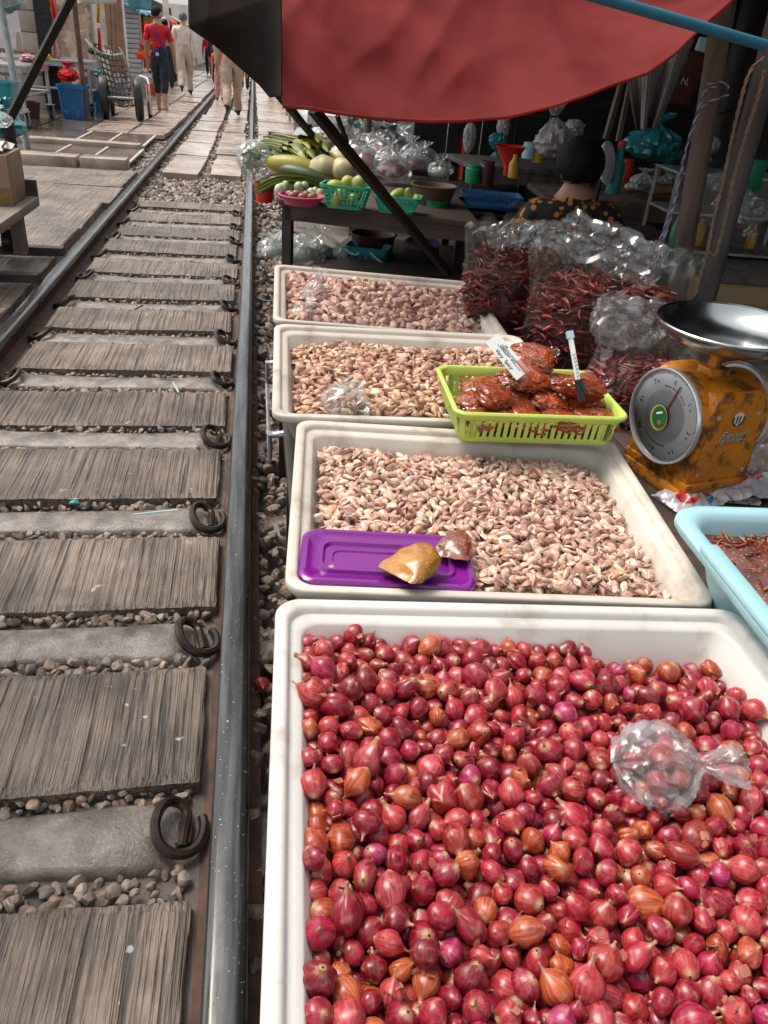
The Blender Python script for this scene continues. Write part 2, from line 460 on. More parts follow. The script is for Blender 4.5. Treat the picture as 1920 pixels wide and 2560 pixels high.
# wide grooved slabs between the sleepers
def slab_obj(k, cx, cy, L, W, T, zt, name, fine, label, parent=None, mat='slab', rz=None, group=None):
    nu, nv = (190, 14) if fine else (60, 5)
    sd_ = rand(0, 99)
    xs = np.linspace(-L/2, L/2, nu+1); ys = np.linspace(-W/2, W/2, nv+1)
    V = []
    for j, y in enumerate(ys):
        for i, x in enumerate(xs):
            wob = .006*mnoise.noise(Vector((x*6, y*14, sd_)))
            gcol = mnoise.noise(Vector(((x+wob)*72, y*2.0, sd_+5)))
            g2 = mnoise.noise(Vector(((x+wob)*150, y*4, sd_+15)))
            wear = .35+.65*max(0, min(1, .5+1.1*mnoise.noise(Vector((x*3, y*3, sd_+25)))))
            h = (-abs(gcol)**.7*.0042 - max(0, g2)*.002)*wear
            ed = min(1, (L/2-abs(x))/.008)*min(1, (W/2-abs(y))/.008)
            h -= (1-max(0, ed))*.006
            h += .003*fbm((x*3, y*4, sd_), 3)
            ex = x + (.004*fbm((y*20, sd_, 1)) if abs(x) > L/2-.004 else 0)
            ey = y + (.004*fbm((x*14, sd_, 2)) if abs(y) > W/2-.004 else 0)
            V.append((ex, ey, h))
    n1 = nu+1
    T4 = [(j*n1+i, j*n1+i+1, (j+1)*n1+i+1, (j+1)*n1+i) for j in range(nv) for i in range(nu)]
    bd = [i for i in range(n1)] + [j*n1+nu for j in range(1, nv+1)] + [nv*n1+i for i in range(nu-1, -1, -1)] + [j*n1 for j in range(nv-1, 0, -1)]
    b0 = len(V)
    for i in bd: V.append((V[i][0]*1.004, V[i][1]*1.01, -T))
    n = len(bd)
    T4 += [(bd[(q+1) % n], bd[q], b0+q, b0+(q+1) % n) for q in range(n)]
    me = np_mesh(name, V, T4, smooth=True); me.set_sharp_from_angle(angle=radians(45))
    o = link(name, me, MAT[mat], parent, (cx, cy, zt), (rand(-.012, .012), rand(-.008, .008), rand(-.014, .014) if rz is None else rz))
    if label: tag(o, label, 'slab', group)
    return o
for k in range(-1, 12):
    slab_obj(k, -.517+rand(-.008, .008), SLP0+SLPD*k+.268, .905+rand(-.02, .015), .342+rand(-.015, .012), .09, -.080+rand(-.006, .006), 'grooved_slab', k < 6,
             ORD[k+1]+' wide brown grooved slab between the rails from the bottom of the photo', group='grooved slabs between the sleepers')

# ballast
STV = []
for q in range(10):
    V, T = ICO[2]
    V = V.copy(); s1 = RND.uniform(0, 99)
    for i in range(len(V)):
        p = Vector(V[i]); V[i] = p*(1+.38*mnoise.noise(p*1.1+Vector((s1, 0, 0))))
    for c in range(7):                              # chip flat faces
        d = NPR.normal(size=3); d /= np.linalg.norm(d); lim = NPR.uniform(.5, .85)
        e = np.maximum(0, V@d-lim); V = V-e[:, None]*d
    STV.append((V*np.array([1, .8, .6]), T))
STV1 = []
for q in range(6):
    V, T = ICO[1]; STV1.append((V*(1+NPR.uniform(-.28, .28, (len(V), 1)))*np.array([1, .8, .6]), T))
TONES = [(.62, .60, .58), (.75, .68, .62), (.52, .48, .45), (.80, .66, .56), (.46, .45, .46), (.70, .55, .44), (.9, .84, .78)]
def quat_mats(n, flat=1.0):
    q = NPR.normal(size=(n, 4)); q[:, 1:3] *= flat
    q /= np.linalg.norm(q, axis=1)[:, None]
    w_, x, y, z = q.T
    R = np.empty((n, 3, 3))
    R[:, 0] = np.stack([1-2*(y*y+z*z), 2*(x*y-z*w_), 2*(x*z+y*w_)], 1)
    R[:, 1] = np.stack([2*(x*y+z*w_), 1-2*(x*x+z*z), 2*(y*z-x*w_)], 1)
    R[:, 2] = np.stack([2*(x*z-y*w_), 2*(y*z+x*w_), 1-2*(x*x+y*y)], 1)
    return R
def aggregate(name, items, mat, uv=False, smooth=True):
    """items: (V, T, R, pos, scale, tint[, uv]) -> one mesh object"""
    Vs, Ts, Cs, Us = [], [], [], []; b = 0
    for it in items:
        V, T, R, p, s, c = it[:6]
        Vs.append((V*s)@R.T + p); Ts.append(T+b)
        Cs.append(np.broadcast_to(c, (len(V), 3)) if np.ndim(c) == 1 else c); b += len(V)
        if uv: Us.append(it[6])
    me = np_mesh(name, np.concatenate(Vs), np.concatenate(Ts), np.concatenate(Us) if uv else None, np.concatenate(Cs), smooth)
    return link(name, me, mat)
items = []
def stones(x0, x1, y0, y1, sp, z, size, near=True, zj=.008):
    nx, ny = max(1, int((x1-x0)/sp)), max(1, int((y1-y0)/sp))
    n = nx*ny; R = quat_mats(n, .45); q = 0
    for i in range(nx):
        for j in range(ny):
            x = x0+(i+.5)*sp+NPR.uniform(-.6, .6)*sp; y = y0+(j+.5)*sp+NPR.uniform(-.6, .6)*sp
            src = STV if near else STV1
            V, T = src[NPR.integers(len(src))]
            c = np.array(TONES[NPR.integers(len(TONES))])*NPR.uniform(.7, 1.1)
            s = size*NPR.uniform(.5, 1.25)
            items.append((V, T, R[q], np.array([x, y, z+NPR.uniform(-zj, zj)]), s, c)); q += 1
for k in range(-1, 12):
    yc = SLP0+SLPD*k
    nr = k < 6
    stones(-.99, -.07, yc+.070, yc+.112, .0195, -.108, .016, nr)
    stones(-.99, -.07, yc-.132, yc-.073, .0195, -.108, .017, nr)
    stones(-.125, -.068, yc-.10, yc+.10, .034, -.128, .017, nr)
    stones(-1.0, -.94, yc-.10, yc+.10, .034, -.128, .017, nr)
    stones(-.975, -.945, yc+.1, yc+.42, .034, -.118, .016, nr)
stones(.04, .20, .3, 3.6, .031, -.135, .023, True, .02)
stones(.04, .35, 3.6, 9, .045, -.135, .032, False, .02)
stones(.04, .5, 9, 17, .07, -.12, .05, False, .02)
stones(-1.2, -1.09, 3.0, 9, .045, -.12, .03, False)
stones(-1.04, -.04, 7.6, 9.3, .045, -.115, .036, False)
stones(-1.04, -.04, 9.3, 17, .062, -.11, .045, False)
stones(-1.5, -1.09, 9.2, 12.5, .055, -.10, .04, False)
tag(aggregate('ballast_gravel', items, MAT['stone'], smooth=False), 'grey and brown crushed stone ballast between sleepers and beside the rails', 'gravel', kind='stuff')

bb = MB(); bb.grid(lambda u, v: (-1.03+1.0*u, -.5+18*v, -.121+.004*mnoise.noise(Vector((u*30, v*300, 1)))), 20, 260); tag(bb.build('ballast_bed', MAT['dirt'], angle=None), kind='structure')
# slabs laid between the rails farther on
def plain_slab(parent, x0, x1, y0, y1, zt, th=.06, mat='paver', name='slab', j=.012):
    m = MB(); cx, cy = (x0+x1)/2, (y0+y1)/2; sd_ = rand(0, 99)
    nx = ny = 6
    W, L = x1-x0, y1-y0
    def top(u, v):
        x, y = (u-.5)*W, (v-.5)*L
        return (x+.02*fbm((v*5, sd_, u)), y+.02*fbm((u*5, sd_, v+4)), .006*fbm((x*2, y*2, sd_)))
    m.grid(top, nx, ny)
    n1 = nx+1
    bd = [i for i in range(n1)] + [q*n1+nx for q in range(1, ny+1)] + [ny*n1+i for i in range(nx-1, -1, -1)] + [q*n1 for q in range(ny-1, 0, -1)]
    vs = [m.v[i] for i in bd] + [(m.v[i][0], m.v[i][1], -th) for i in bd]; n = len(bd)
    m.add(vs, [((q+1) % n, q, n+q, n+(q+1) % n) for q in range(n)])
    return m.build(name, MAT[mat], parent, (cx, cy, zt+rand(-.006, .006)), (rand(-j, j)*.4, rand(-j, j), rand(-j, j)*1.5))
tw = MB(); tw.box((-.531, 60, -.19), (.9, 85, .04)); tw = tw.build('track_path', MAT['dirt']); tag(tw, kind='structure')
for (x0, x1) in ((-.92, -.54), (-.43, -.10)):
    y = 9.1+rand(0, .15)
    while y < 50:
        L = rand(1.3, 2.0)
        plain_slab(tw, x0+rand(-.02, .02), x1+rand(-.02, .02), y, y+L-.03, -.045); y += L+rand(0, .08)
# left walkway
wk = MB(); wk.box((-3.2, 60, -.14), (4.05, 130, .1)); wk = wk.build('walkway', MAT['dirt']); tag(wk, kind='structure')
ys = [2.9, 4.0, 5.15, 6.0, 7.1, 7.9, 9.0]
for a, b in zip(ys[:-1], ys[1:]):
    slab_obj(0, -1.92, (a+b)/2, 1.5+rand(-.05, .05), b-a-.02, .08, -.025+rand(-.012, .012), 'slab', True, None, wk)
for x0, x1 in ((-2.62, -1.78), (-1.75, -1.28)):
    m = MB(); m.box((0, 0, 0), (x1-x0, .27, .12), bev=.015); m.build('kerb_beam', MAT['paver'], wk, ((x0+x1)/2, 9.22, .0), (0, 0, rand(-.03, .0)))
def tile_row(y0, y1, xs, mat):
    for a, b in zip(xs[:-1], xs[1:]):
        plain_slab(wk, a+.012, b-.022, y0, y1, -.02, .05, mat, 'slab', .006)
        m = MB(); m.box((0, 0, 0), (.03, y1-y0, .02)); m.build('joint_strip', MAT['joint'], wk, (b-.004, (y0+y1)/2, -.016))
tile_row(9.45, 10.75, [-2.75, -2.15, -1.72, -1.3], 'wet_paver')
m = MB(); m.box((0, 0, 0), (1.5, .22, .08), bev=.01); m.build('kerb_beam', MAT['paver'], wk, (-2.1, 10.9, -.005), (0, 0, -.02))
tile_row(11.08, 12.5, [-2.75, -2.2, -1.8, -1.34], 'wet_paver')
plain_slab(wk, -3.6, -2.78, 9.0, 10.7, -.04, .05, 'wet_paver'); plain_slab(wk, -3.6, -2.78, 10.75, 12.6, -.04, .05, 'wet_paver')
y = 12.6
while y < 60:
    L = rand(1.4, 2.1); xs = [-3.7, -3.0, -2.35, -1.75, -1.2]
    for a, b in zip(xs[:-1], xs[1:]):
        if y < 45: plain_slab(wk, a+.02, b-.02, y+rand(0, .1), y+L-.03, -.02, .05, 'paver' if (y > 15 or a > -2.4) else 'wet_paver')
    y += L
# right-hand path beyond the vegetable stall
rp = MB(); rp.box((1.9, 60, -.2), (3.0, 100, .1)); rp = rp.build('path', MAT['dirt']); tag(rp, kind='structure')
y = 11.2
while y < 45:
    L = rand(1.2, 1.9); plain_slab(rp, .12, .85, y, y+L-.03, -.05); plain_slab(rp, .9, 1.7, y+.2, y+L+.15, -.05); y += L
# ------------------------------------------------------------------ trays on their stand
MAT['tray'] = M('tray', (.66, .60, .52), .42, c2=(.56, .50, .43), sc=3, bst=.12, bsc=40, bd=.003, dirt=(.30, .23, .16), dsc=9, dlo=.52, dhi=.80)
MAT['tray_white'] = M('tray_white', (.67, .655, .62), .38, c2=(.59, .575, .54), sc=3, bst=.10, bsc=40, bd=.003, dirt=(.34, .29, .23), dsc=10, dlo=.53, dhi=.80)
MAT['black_iron'] = M('black_iron', (.030, .028, .028), .5, .3, c2=(.06, .042, .032), sc=9, bst=.3, bsc=80)
MAT['galv'] = M('galv', (.46, .48, .49), .42, .7, c2=(.30, .31, .32), sc=12, bst=.1)
MAT['dark_wood'] = M('dark_wood', (.085, .058, .042), .65, c2=(.035, .025, .02), sc=4, stretch=(1, 6, 6), bst=.4, bsc=30, bd=.004)
st = empty('tray_stand', (0, 0, 0)); tag(st, 'low black iron stand carrying the white trays beside the rail', 'stand')
for x in (.145, .84):
    m = MB(); m.box((x, 1.75, .245), (.035, 3.1, .035), bev=.004); m.build('beam', MAT['black_iron'], st)
for y in (.45, 1.02, 1.72, 2.42, 3.2):
    m = MB(); m.box((.4925, y, .2445), (.655, .03, .03)); m.build('crossbar', MAT['black_iron'], st)
    for x in (.145, .84):
        m = MB(); m.box((x, y+.04, .018), (.03, .03, .415)); m.build('leg', MAT['black_iron'], st)
m = MB(); m.tube([(.09, 1.98, .16), (.09, 2.56, .16)], .006, 6); m.tube([(.09, 1.98, .16), (.09, 1.98, .235), (.14, 1.98, .245)], .007, 6); m.tube([(.09, 2.56, .16), (.09, 2.56, .235), (.14, 2.56, .245)], .007, 6)
m.box((.115, 1.98, .238), (.06, .03, .006)); m.box((.115, 2.56, .238), (.06, .03, .006)); m.build('bracket', MAT['galv'], st)

def tray_mesh(W, D, depth=.125, seed=0):
    m = MB()
    prof = [(.085, -depth-.006, .03), (.062, -depth*.93, .045), (.026, -.026, .052), (.022, -.023, .052), (.008, -.021, .05), (.002, -.020, .05), (.0, -.016, .05), (.0, -.004, .05), (.0018, -.001, .05), (.005, .0, .048), (.015, -.0005, .045), (.019, -.002, .043), (.0215, -.006, .042), (.0235, -.013, .042), (.031, -.016, .042), (.039, -.017, .04), (.0425, -.022, .04), (.072, -depth*.86, .05), (.079, -depth*.955, .055), (.095, -depth*.985, .06), (.16, -depth, .06)]
    rings = []
    for ins, z, r in prof:
        ps = []
        for p in rrect(W-2*ins, D-2*ins, max(.012, r*.8), z, 6):
            f = 1+0*seed
            p.x += .004*mnoise.noise(Vector((p.y*3, seed, 1))); p.y += .005*mnoise.noise(Vector((p.x*3, seed, 2)))
            p.z += .004*mnoise.noise(Vector((p.x*2.5, p.y*2.5, seed+3)))
            ps.append(p)
        # extra points along the straight sides so that the warping shows
        rings.append(ps)
    m.rings(rings); return m.mesh('plastic_tray', 50)
TW, TD = .80, .655
TR = [(.464, .595, .402, -.047, .002, -.031), (.524, 1.374, .371, -.080, .05, -.021), (.50, 2.054, .411, -.030, .045, -.010), (.519, 2.78, .414, -.030, .038, -.043)]
TL = ['white plastic tray full of red shallots nearest the camera', 'cream plastic tray of pinkish garlic cloves with a purple lid on it', 'cream plastic tray of tan garlic cloves behind the lime basket', 'cream plastic tray of large mauve garlic farthest along the rail']
TRAYS = []
for i, (x, y, z, a, tx, ty) in enumerate(TR):
    o = link('plastic_tray', tray_mesh(TW, TD+(.10 if i == 0 else 0), .13, i*7+1), MAT['tray_white' if i == 0 else 'tray'], None, (x, y, z), (tx, -ty, a))
    tag(o, TL[i], 'tray', 'plastic trays along the rail')
    TRAYS.append(Matrix.Translation((x, y, z)) @ Matrix.Rotation(a, 4, 'Z') @ Matrix.Rotation(-ty, 4, 'Y') @ Matrix.Rotation(tx, 4, 'X'))
def npm(Mx): return np.array(Mx)[:3, :3], np.array(Mx)[:3, 3]

def visible_area(C, r, aspect=1.0):
    """how many pixels of each ball the camera sees (ball against ball)"""
    Wd, Hd = 576, 768; k = Wd/1920
    d = C-np.array(CAM); z = d@np.array(FW); u = (960+FPX*(d@np.array(CR))/z)*k; v = (1280-FPX*(d@np.array(CU))/z)*k
    rp_ = FPX*r/z*k; zb = np.full((Hd, Wd), 1e9); ib = np.full((Hd, Wd), -1)
    for i in range(len(C)):
        x0, x1 = int(max(0, u[i]-rp_[i])), int(min(Wd-1, u[i]+rp_[i])); y0, y1 = int(max(0, v[i]-rp_[i])), int(min(Hd-1, v[i]+rp_[i]))
        if x1 < x0 or y1 < y0 or z[i] <= 0: continue
        X, Y = np.meshgrid(np.arange(x0, x1+1), np.arange(y0, y1+1))
        q = (X-u[i])**2+(Y-v[i])**2; inside = q <= rp_[i]**2+.5
        zz = z[i]-r[i]*np.sqrt(np.maximum(0, 1-q/max(rp_[i]**2, .25)))
        sub = zb[y0:y1+1, x0:x1+1]; w_ = inside & (zz < sub)
        sub[w_] = zz[w_]; ib[y0:y1+1, x0:x1+1][w_] = i
    return np.bincount(ib[ib >= 0], minlength=len(C))

# ------------------------------------------------------------------ shallots
def skin_mat(name, streak, tipc, rootc, rough=.33, coat=.25, tipv=(.80, .93), rootv=(.03, .09), bst=.25, dk=(.42, .30, .34)):
    m, t, b = new_mat(name)
    a = t.nodes.new('ShaderNodeAttribute'); a.attribute_name = 'tint'
    uv = coords(t, 'UV', (streak, 1.2, 1))
    uv2 = coords(t, 'UV', (5, 3, 1))
    oi = t.nodes.new('ShaderNodeObjectInfo')
    n1 = noise(t, uv, 1.0, 2, .6); n2 = noise(t, uv2, 1.0, 2, .6)
    dark = mix(t, 1, a.outputs['Color'], dk, 'MULTIPLY')
    lite = mix(t, .36, a.outputs['Color'], (.90, .48, .38))
    col = mix(t, ramp(t, n1, [(.38, 0.), (.62, 1.)]), dark, a.outputs['Color'])
    col = mix(t, ramp(t, n2, [(.52, 0.), (.75, .8)]), col, lite)
    sx = t.nodes.new('ShaderNodeSeparateXYZ'); tc = t.nodes.new('ShaderNodeTexCoord'); t.links.new(tc.outputs['UV'], sx.inputs[0])
    ad = t.nodes.new('ShaderNodeMath'); ad.operation = 'MULTIPLY_ADD'; t.links.new(n1, ad.inputs[0]); ad.inputs[1].default_value = .22; t.links.new(sx.outputs[1], ad.inputs[2])
    col = mix(t, ramp(t, ad.outputs[0], [(tipv[0]+.11, 0.), (tipv[1]+.11, 1.)]), col, tipc)
    col = mix(t, ramp(t, ad.outputs[0], [(rootv[0]+.11, 1.), (rootv[1]+.11, 0.)]), col, rootc)
    t.links.new(col, b.inputs['Base Color'])
    b.inputs['Roughness'].default_value = rough; b.inputs['Coat Weight'].default_value = coat; b.inputs['Coat Roughness'].default_value = .2
    r = t.nodes.new('ShaderNodeMapRange'); t.links.new(n2, r.inputs[0]); r.inputs[3].default_value = rough-.12; r.inputs[4].default_value = rough+.25
    t.links.new(r.outputs[0], b.inputs['Roughness'])
    bump(t, b, n1, bst, .0015)
    return m
MAT['shallot'] = skin_mat('shallot', 34, (.40, .19, .10), (.42, .25, .14), .32, .42, rootv=(.0, .06), tipv=(.82, .95), dk=(.46, .34, .36))
MAT['garlic'] = skin_mat('garlic', 9, (.62, .46, .34), (.40, .26, .17), .45, .08, tipv=(.86, 1.0), bst=.2, dk=(.58, .38, .34))
def shallot_mesh(r, double=False):
    nu, prof = 18, [(.0, -.045), (.13, -.03), (.20, .0), (.36, .03), (.62, .11), (.86, .24), (.985, .38), (1.0, .50), (.93, .62), (.76, .73), (.53, .82), (.33, .885), (.19, .935), (.125, .975), (.10, 1.03), (.12, 1.06), (.05, 1.075), (.0, 1.06)]
    el = r.uniform(.98, 1.62); sq = r.uniform(.72, 1.0); nk = r.uniform(.7, 1.9); lop = r.uniform(-.16, .16); s1 = r.uniform(0, 99); bend = r.uniform(-.14, .14); pinch = r.uniform(.7, 1.35)
    V, U = [], []
    for j, (rr, t_) in enumerate(prof):
        if t_ > .6: rr = rr**pinch if rr < 1 else rr
        if t_ > .9: t_ = .9+(t_-.9)*nk
        for i in range(nu+1):
            a = 2*pi*(i % nu)/nu
            lob = 1+lop*cos(a+s1)*(.5-abs(min(t_, 1)-.5))+.085*mnoise.noise(Vector((cos(a)*1.3, sin(a)*1.3, t_*2+s1)))+.02*cos(3*a+s1)
            if double: lob *= 1-.28*abs(cos(a))**14*(1 if rr > .3 else .3)
            x, y = rr*lob*cos(a), rr*lob*sin(a)*sq
            if double: x, y = y*.95, x*1.22
            V.append((x+bend*(t_-.4)**2*2, y, (t_-.45)*2*el*.83)); U.append((i/nu, max(0, min(1, prof[j][1]/1.08))))
    n1 = nu+1; T = []
    for j in range(len(prof)-1):
        for i in range(nu):
            a, b, c, d = j*n1+i, j*n1+i+1, (j+1)*n1+i+1, (j+1)*n1+i
            T += [(a, b, c), (a, c, d)]
    # dry leaf ends at the neck
    return np.array(V), np.array(T), np.array(U)
SH_TINT = [(.32, .012, .030), (.42, .020, .040), (.34, .012, .036), (.48, .040, .042), (.44, .080, .028), (.54, .13, .040), (.50, .060, .060), (.26, .012, .022), (.40, .018, .060), (.50, .060, .070), (.38, .035, .022), (.46, .030, .060)]
SHM = []
for q in range(40):
    V, T, U = shallot_mesh(RND, q % 5 == 4)
    c = np.array(SH_TINT[q % len(SH_TINT)])*RND.uniform(.85, 1.15)
    if q == 37: c = np.array((.46, .03, .13))
    SHM.append((V, T, U, np.clip(c*np.array([.98, .92, .95]), 0, 1)))
def pile(N, rlo, rhi, hx, hy, floor, wall, top, its=150):
    r = NPR.uniform(rlo, rhi, N)*np.where(NPR.random(N) < .09, 1.16, 1)
    P = np.stack([NPR.uniform(-hx, hx, N), NPR.uniform(-hy, hy, N), NPR.uniform(floor+.01, .05, N)], 1)
    for it in range(its):
        P[:, 2] -= .0022 if it < its*.8 else .0006
        if it % 6 == 0:                              # refresh the list of close pairs
            G2 = (P**2).sum(1); I, Jn = np.nonzero(np.triu(G2[:, None]+G2[None]-2*P@P.T < .075**2, 1))
        D = P[I]-P[Jn]; d = np.sqrt((D**2).sum(1))+1e-9
        ov = np.maximum(0, (r[I]+r[Jn])*.95-d)*.42/d; D *= ov[:, None]
        S_ = np.stack([np.bincount(I, D[:, q], N)-np.bincount(Jn, D[:, q], N) for q in range(3)], 1)
        P += S_.clip(-.01, .01)
        P[:, 2] = np.maximum(P[:, 2], floor+r)
        lx = hx+wall*np.minimum(0, P[:, 2])-r; ly = hy+wall*np.minimum(0, P[:, 2])-r
        P[:, 0] = np.clip(P[:, 0], -lx, lx); P[:, 1] = np.clip(P[:, 1], -ly, ly)
        if top is not None: P[:, :2] += top(P)*.0012
    return P, r
# the heap leans to the left and to the front: the back right corner of the tray stays bare
def lean(P): return np.stack([np.where((P[:, 1] > .05), -.30, -.08), np.where(P[:, 0] > .12, -.42, -.02)], 1)
P0, r0 = pile(1300, .0114, .0182, .370, .342, -.088, .28, lean, 150)
def zone(p):
    return ('back', 'centre', 'front')[0 if p[1] > .11 else (1 if p[1] > -.11 else 2)]+' '+('far left', 'left', 'middle', 'right', 'far right')[int(min(4, max(0, (p[0]+.37)/.148)))]
A, b_ = npm(TRAYS[0]); PW = P0@A.T+b_
vis = visible_area(PW, r0); order = np.argsort(-vis)
meshes = []
for V, T, U, c in SHM:
    me = np_mesh('shallot', V, T, U, c); me.materials.append(MAT['shallot']); meshes.append(me)
R0 = quat_mats(len(P0)); rest = []
for q, i in enumerate(order):
    k = int(NPR.integers(len(SHM)))
    if q < 300:
        o = link('shallot', meshes[k]); o.matrix_world = Matrix.Translation(PW[i]) @ Matrix(R0[i]).to_4x4() @ Matrix.Scale(r0[i]*1.02, 4)
        hue = SHM[k][3]; word = 'orange brown' if hue[1] > .075 else ('magenta' if hue[2] > .055 else ('dark red' if hue[0] < .36 else 'crimson'))
        tag(o, ('large ' if r0[i] > .0165 else ('small ' if r0[i] < .0135 else 'medium '))+word+' shallot in the '+zone(P0[i])+' of the front white tray', 'shallot', 'shallots heaped in the front tray')
    else:
        V, T, U, c = SHM[k]; rest.append((V, T, R0[i], PW[i], r0[i]*1.02, c, U))
o = aggregate('shallot_heap', rest, MAT['shallot'], True)
tag(o, 'red shallots lying deeper in the front white tray', 'shallots', kind='stuff')
# loose papery skins among the bulbs
MAT['skin_flake'] = M('skin_flake', (.80, .50, .32), .5, c2=(.60, .22, .15), sc=40, bst=.2, tint=True, trans=.3)
items = []
topi = order[:330]
for q in range(150):
    i = topi[NPR.integers(len(topi))]; nu, nv = 5, 3
    V = []; cu = NPR.uniform(8, 22)
    for j in range(nv+1):
        for k in range(nu+1):
            x, y = (k/nu-.5)*.018*(1-.5*abs(j/nv-.5)), (j/nv-.5)*.014
            V.append((x, y, -cu*x*x*2+NPR.uniform(-.001, .001)))
    T = []
    for j in range(nv):
        for k in range(nu):
            a = j*(nu+1)+k; T += [(a, a+1, a+nu+2), (a, a+nu+2, a+nu+1)]
    dz = NPR.normal(size=3)*.5; dz[2] = abs(dz[2])+.4; dz /= np.linalg.norm(dz)
    items.append((np.array(V), np.array(T), quat_mats(1)[0], PW[i]+dz*r0[i]*1.0, NPR.uniform(.4, .8), np.array(SH_TINT[NPR.integers(12)])*.5+.5))
tag(aggregate('skin_flakes', items, MAT['skin_flake']), 'dry papery skin scraps caught between the red shallots', 'skins', kind='stuff')

# ------------------------------------------------------------------ garlic
def clove(r, fat=1.0):
    nu = 7; s1 = r.uniform(0, 99); cv = r.uniform(.15, .45); hook = r.uniform(-.5, .5)
    prof = [(.12, -1.0), (.38, -.93), (.58, -.55), (.60, -.05), (.46, .38), (.24, .70), (.07, .96), (.015, 1.26)]
    V, U = [], []
    for rr, t_ in prof:
        for i in range(nu+1):
            a = 2*pi*(i % nu)/nu
            x = rr*fat*cos(a); y = rr*fat*sin(a)*.95
            if y < 0: y *= .22                       # flat inner side
            ridge = 1+.10*mnoise.noise(Vector((cos(a)*1.6, sin(a)*1.6, t_+s1)))
            V.append((x*ridge+hook*max(0, t_-.4)**2, y*ridge+cv*(t_*t_)*.55-.15, t_)); U.append((i/nu, (t_+1)/2.28))
    n1 = nu+1; T = []
    for j in range(len(prof)-1):
        for i in range(nu):
            a, b, c, d = j*n1+i, j*n1+i+1, (j+1)*n1+i+1, (j+1)*n1+i
            T += [(a, b, c), (a, c, d)]
    return np.array(V), np.array(T), np.array(U)
CLV = [clove(RND, RND.uniform(.85, 1.3)) for q in range(16)]
CLB = [clove(RND, RND.uniform(1.25, 1.55)) for q in range(12)]
PINK = [(.86, .65, .50), (.74, .51, .40), (.92, .75, .59), (.58, .35, .28), (.80, .58, .46), (.95, .82, .66), (.68, .44, .36), (.42, .23, .19), (.88, .67, .50), (.76, .55, .46), (.92, .73, .58), (.74, .44, .24)]
TAN = [(.80, .56, .38), (.68, .44, .30), (.88, .67, .48), (.54, .32, .21), (.74, .49, .32), (.92, .73, .54), (.60, .36, .25), (.82, .55, .35), (.40, .23, .16), (.84, .61, .44)]
MAUVE = [(.74, .53, .43), (.62, .42, .35), (.84, .64, .51), (.48, .30, .25), (.68, .47, .38), (.78, .50, .31), (.66, .45, .40), (.40, .24, .20)]
def lying(n):
    """mostly lying on their sides"""
    R = quat_mats(n)
    Q = np.empty((n, 3, 3))
    for i in range(n):
        az = NPR.uniform(0, 2*pi); el = NPR.normal()*.35; rl = NPR.uniform(0, 2*pi)
        ax = np.array([cos(az)*cos(el), sin(az)*cos(el), sin(el)])
        s_ = np.cross(ax, [0, 0, 1.]); s_ /= np.linalg.norm(s_); u_ = np.cross(s_, ax)
        X = cos(rl)*s_+sin(rl)*u_; Y = np.cross(ax, X)
        Q[i] = np.stack([X, Y, ax], 1)
    return Q
def garlic_fill(ti, surf, sp, size, layers, lib, tones, lift=.5):
    C, S = [], []
    for l in range(layers):
        y = -.29
        while y < .29:
            x = -.37
            while x < .37:
                px, py = x+NPR.uniform(-.5, .5)*sp, y+NPR.uniform(-.5, .5)*sp
                z = surf(px, py)-l*size*.85+NPR.uniform(-.5, .5)*size*.7
                lim = .345+.2*z
                if abs(px) < lim and abs(py) < lim-.075 and z > -.125:
                    C.append((px, py, z)); S.append(size*NPR.uniform(.75, 1.22))
                x += sp
            y += sp*.88
    A, b_ = npm(TRAYS[ti]); W = np.array(C)@A.T+b_; S = np.array(S)
    return W, S, lying(len(S)), NPR.integers(len(lib), size=len(S)), np.array(tones)[NPR.integers(len(tones), size=len(S))]*NPR.uniform(.62, 1.12, (len(S), 1))
def emit(ti, W, S, Q, K, C, lib, tones, n_ind, name, label, cat, group, restname, restlabel):
    A, b_ = npm(TRAYS[ti])
    order = np.argsort(-visible_area(W, S*.8)) if n_ind else np.arange(len(S))
    me = []
    if n_ind:
        for q, (V, T, U) in enumerate(lib):
            for c in tones[(q % 3)::3]:
                m_ = np_mesh(name, V, T, U, np.array(c)); m_.materials.append(MAT['garlic']); me.append((m_, 'cream' if c[1] > .64 else ('dark' if c[0] < .56 else ('orange tan' if c[2] < .33 else 'pinkish'))))
    rest = []
    for q, i in enumerate(order):
        if q < n_ind:
            mm_, word = me[int(NPR.integers(len(me)))]; o = link(name, mm_); o.matrix_world = Matrix.Translation(W[i]) @ Matrix(Q[i]).to_4x4() @ Matrix.Scale(S[i], 4)
            tag(o, word+' '+label % zone((W[i]-b_)@A), cat, group)
        else:
            V, T, U = lib[K[i]]; rest.append((V, T, Q[i], W[i], S[i], np.clip(C[i], 0, 1), U))
    tag(aggregate(restname, rest, MAT['garlic'], True), restlabel, 'garlic', kind='stuff')
s2 = lambda x, y: -.030+.012*mnoise.noise(Vector((x*5, y*5, 3)))-.035*max(0, (x-.20)/.2)**1.6+.012*max(0, -(y-.1))-.03*max(0, (y-.22)/.07)
W, S, Q, K, C = garlic_fill(1, s2, .0155, .0135, 3, CLV, PINK)
emit(1, W, S, Q, K, C, CLV, PINK, 300, 'garlic_clove', 'garlic clove in the %s of the tray with the purple lid', 'garlic clove', 'loose garlic cloves in the tray with the purple lid', 'garlic_heap', 'small pinkish garlic cloves filling the tray with the purple lid')
s3 = lambda x, y: -.020+.014*mnoise.noise(Vector((x*5, y*5, 8)))-.02*max(0, -x-.25)/.1+.02*max(0, x)-.035*max(0, (y-.2)/.09)
W, S, Q, K, C = garlic_fill(2, s3, .0190, .0155, 3, CLV, TAN)
emit(2, W, S, Q, K, C, CLV, TAN, 0, '', '', '', '', 'garlic_heap', 'tan garlic cloves filling the tray behind the lime basket')
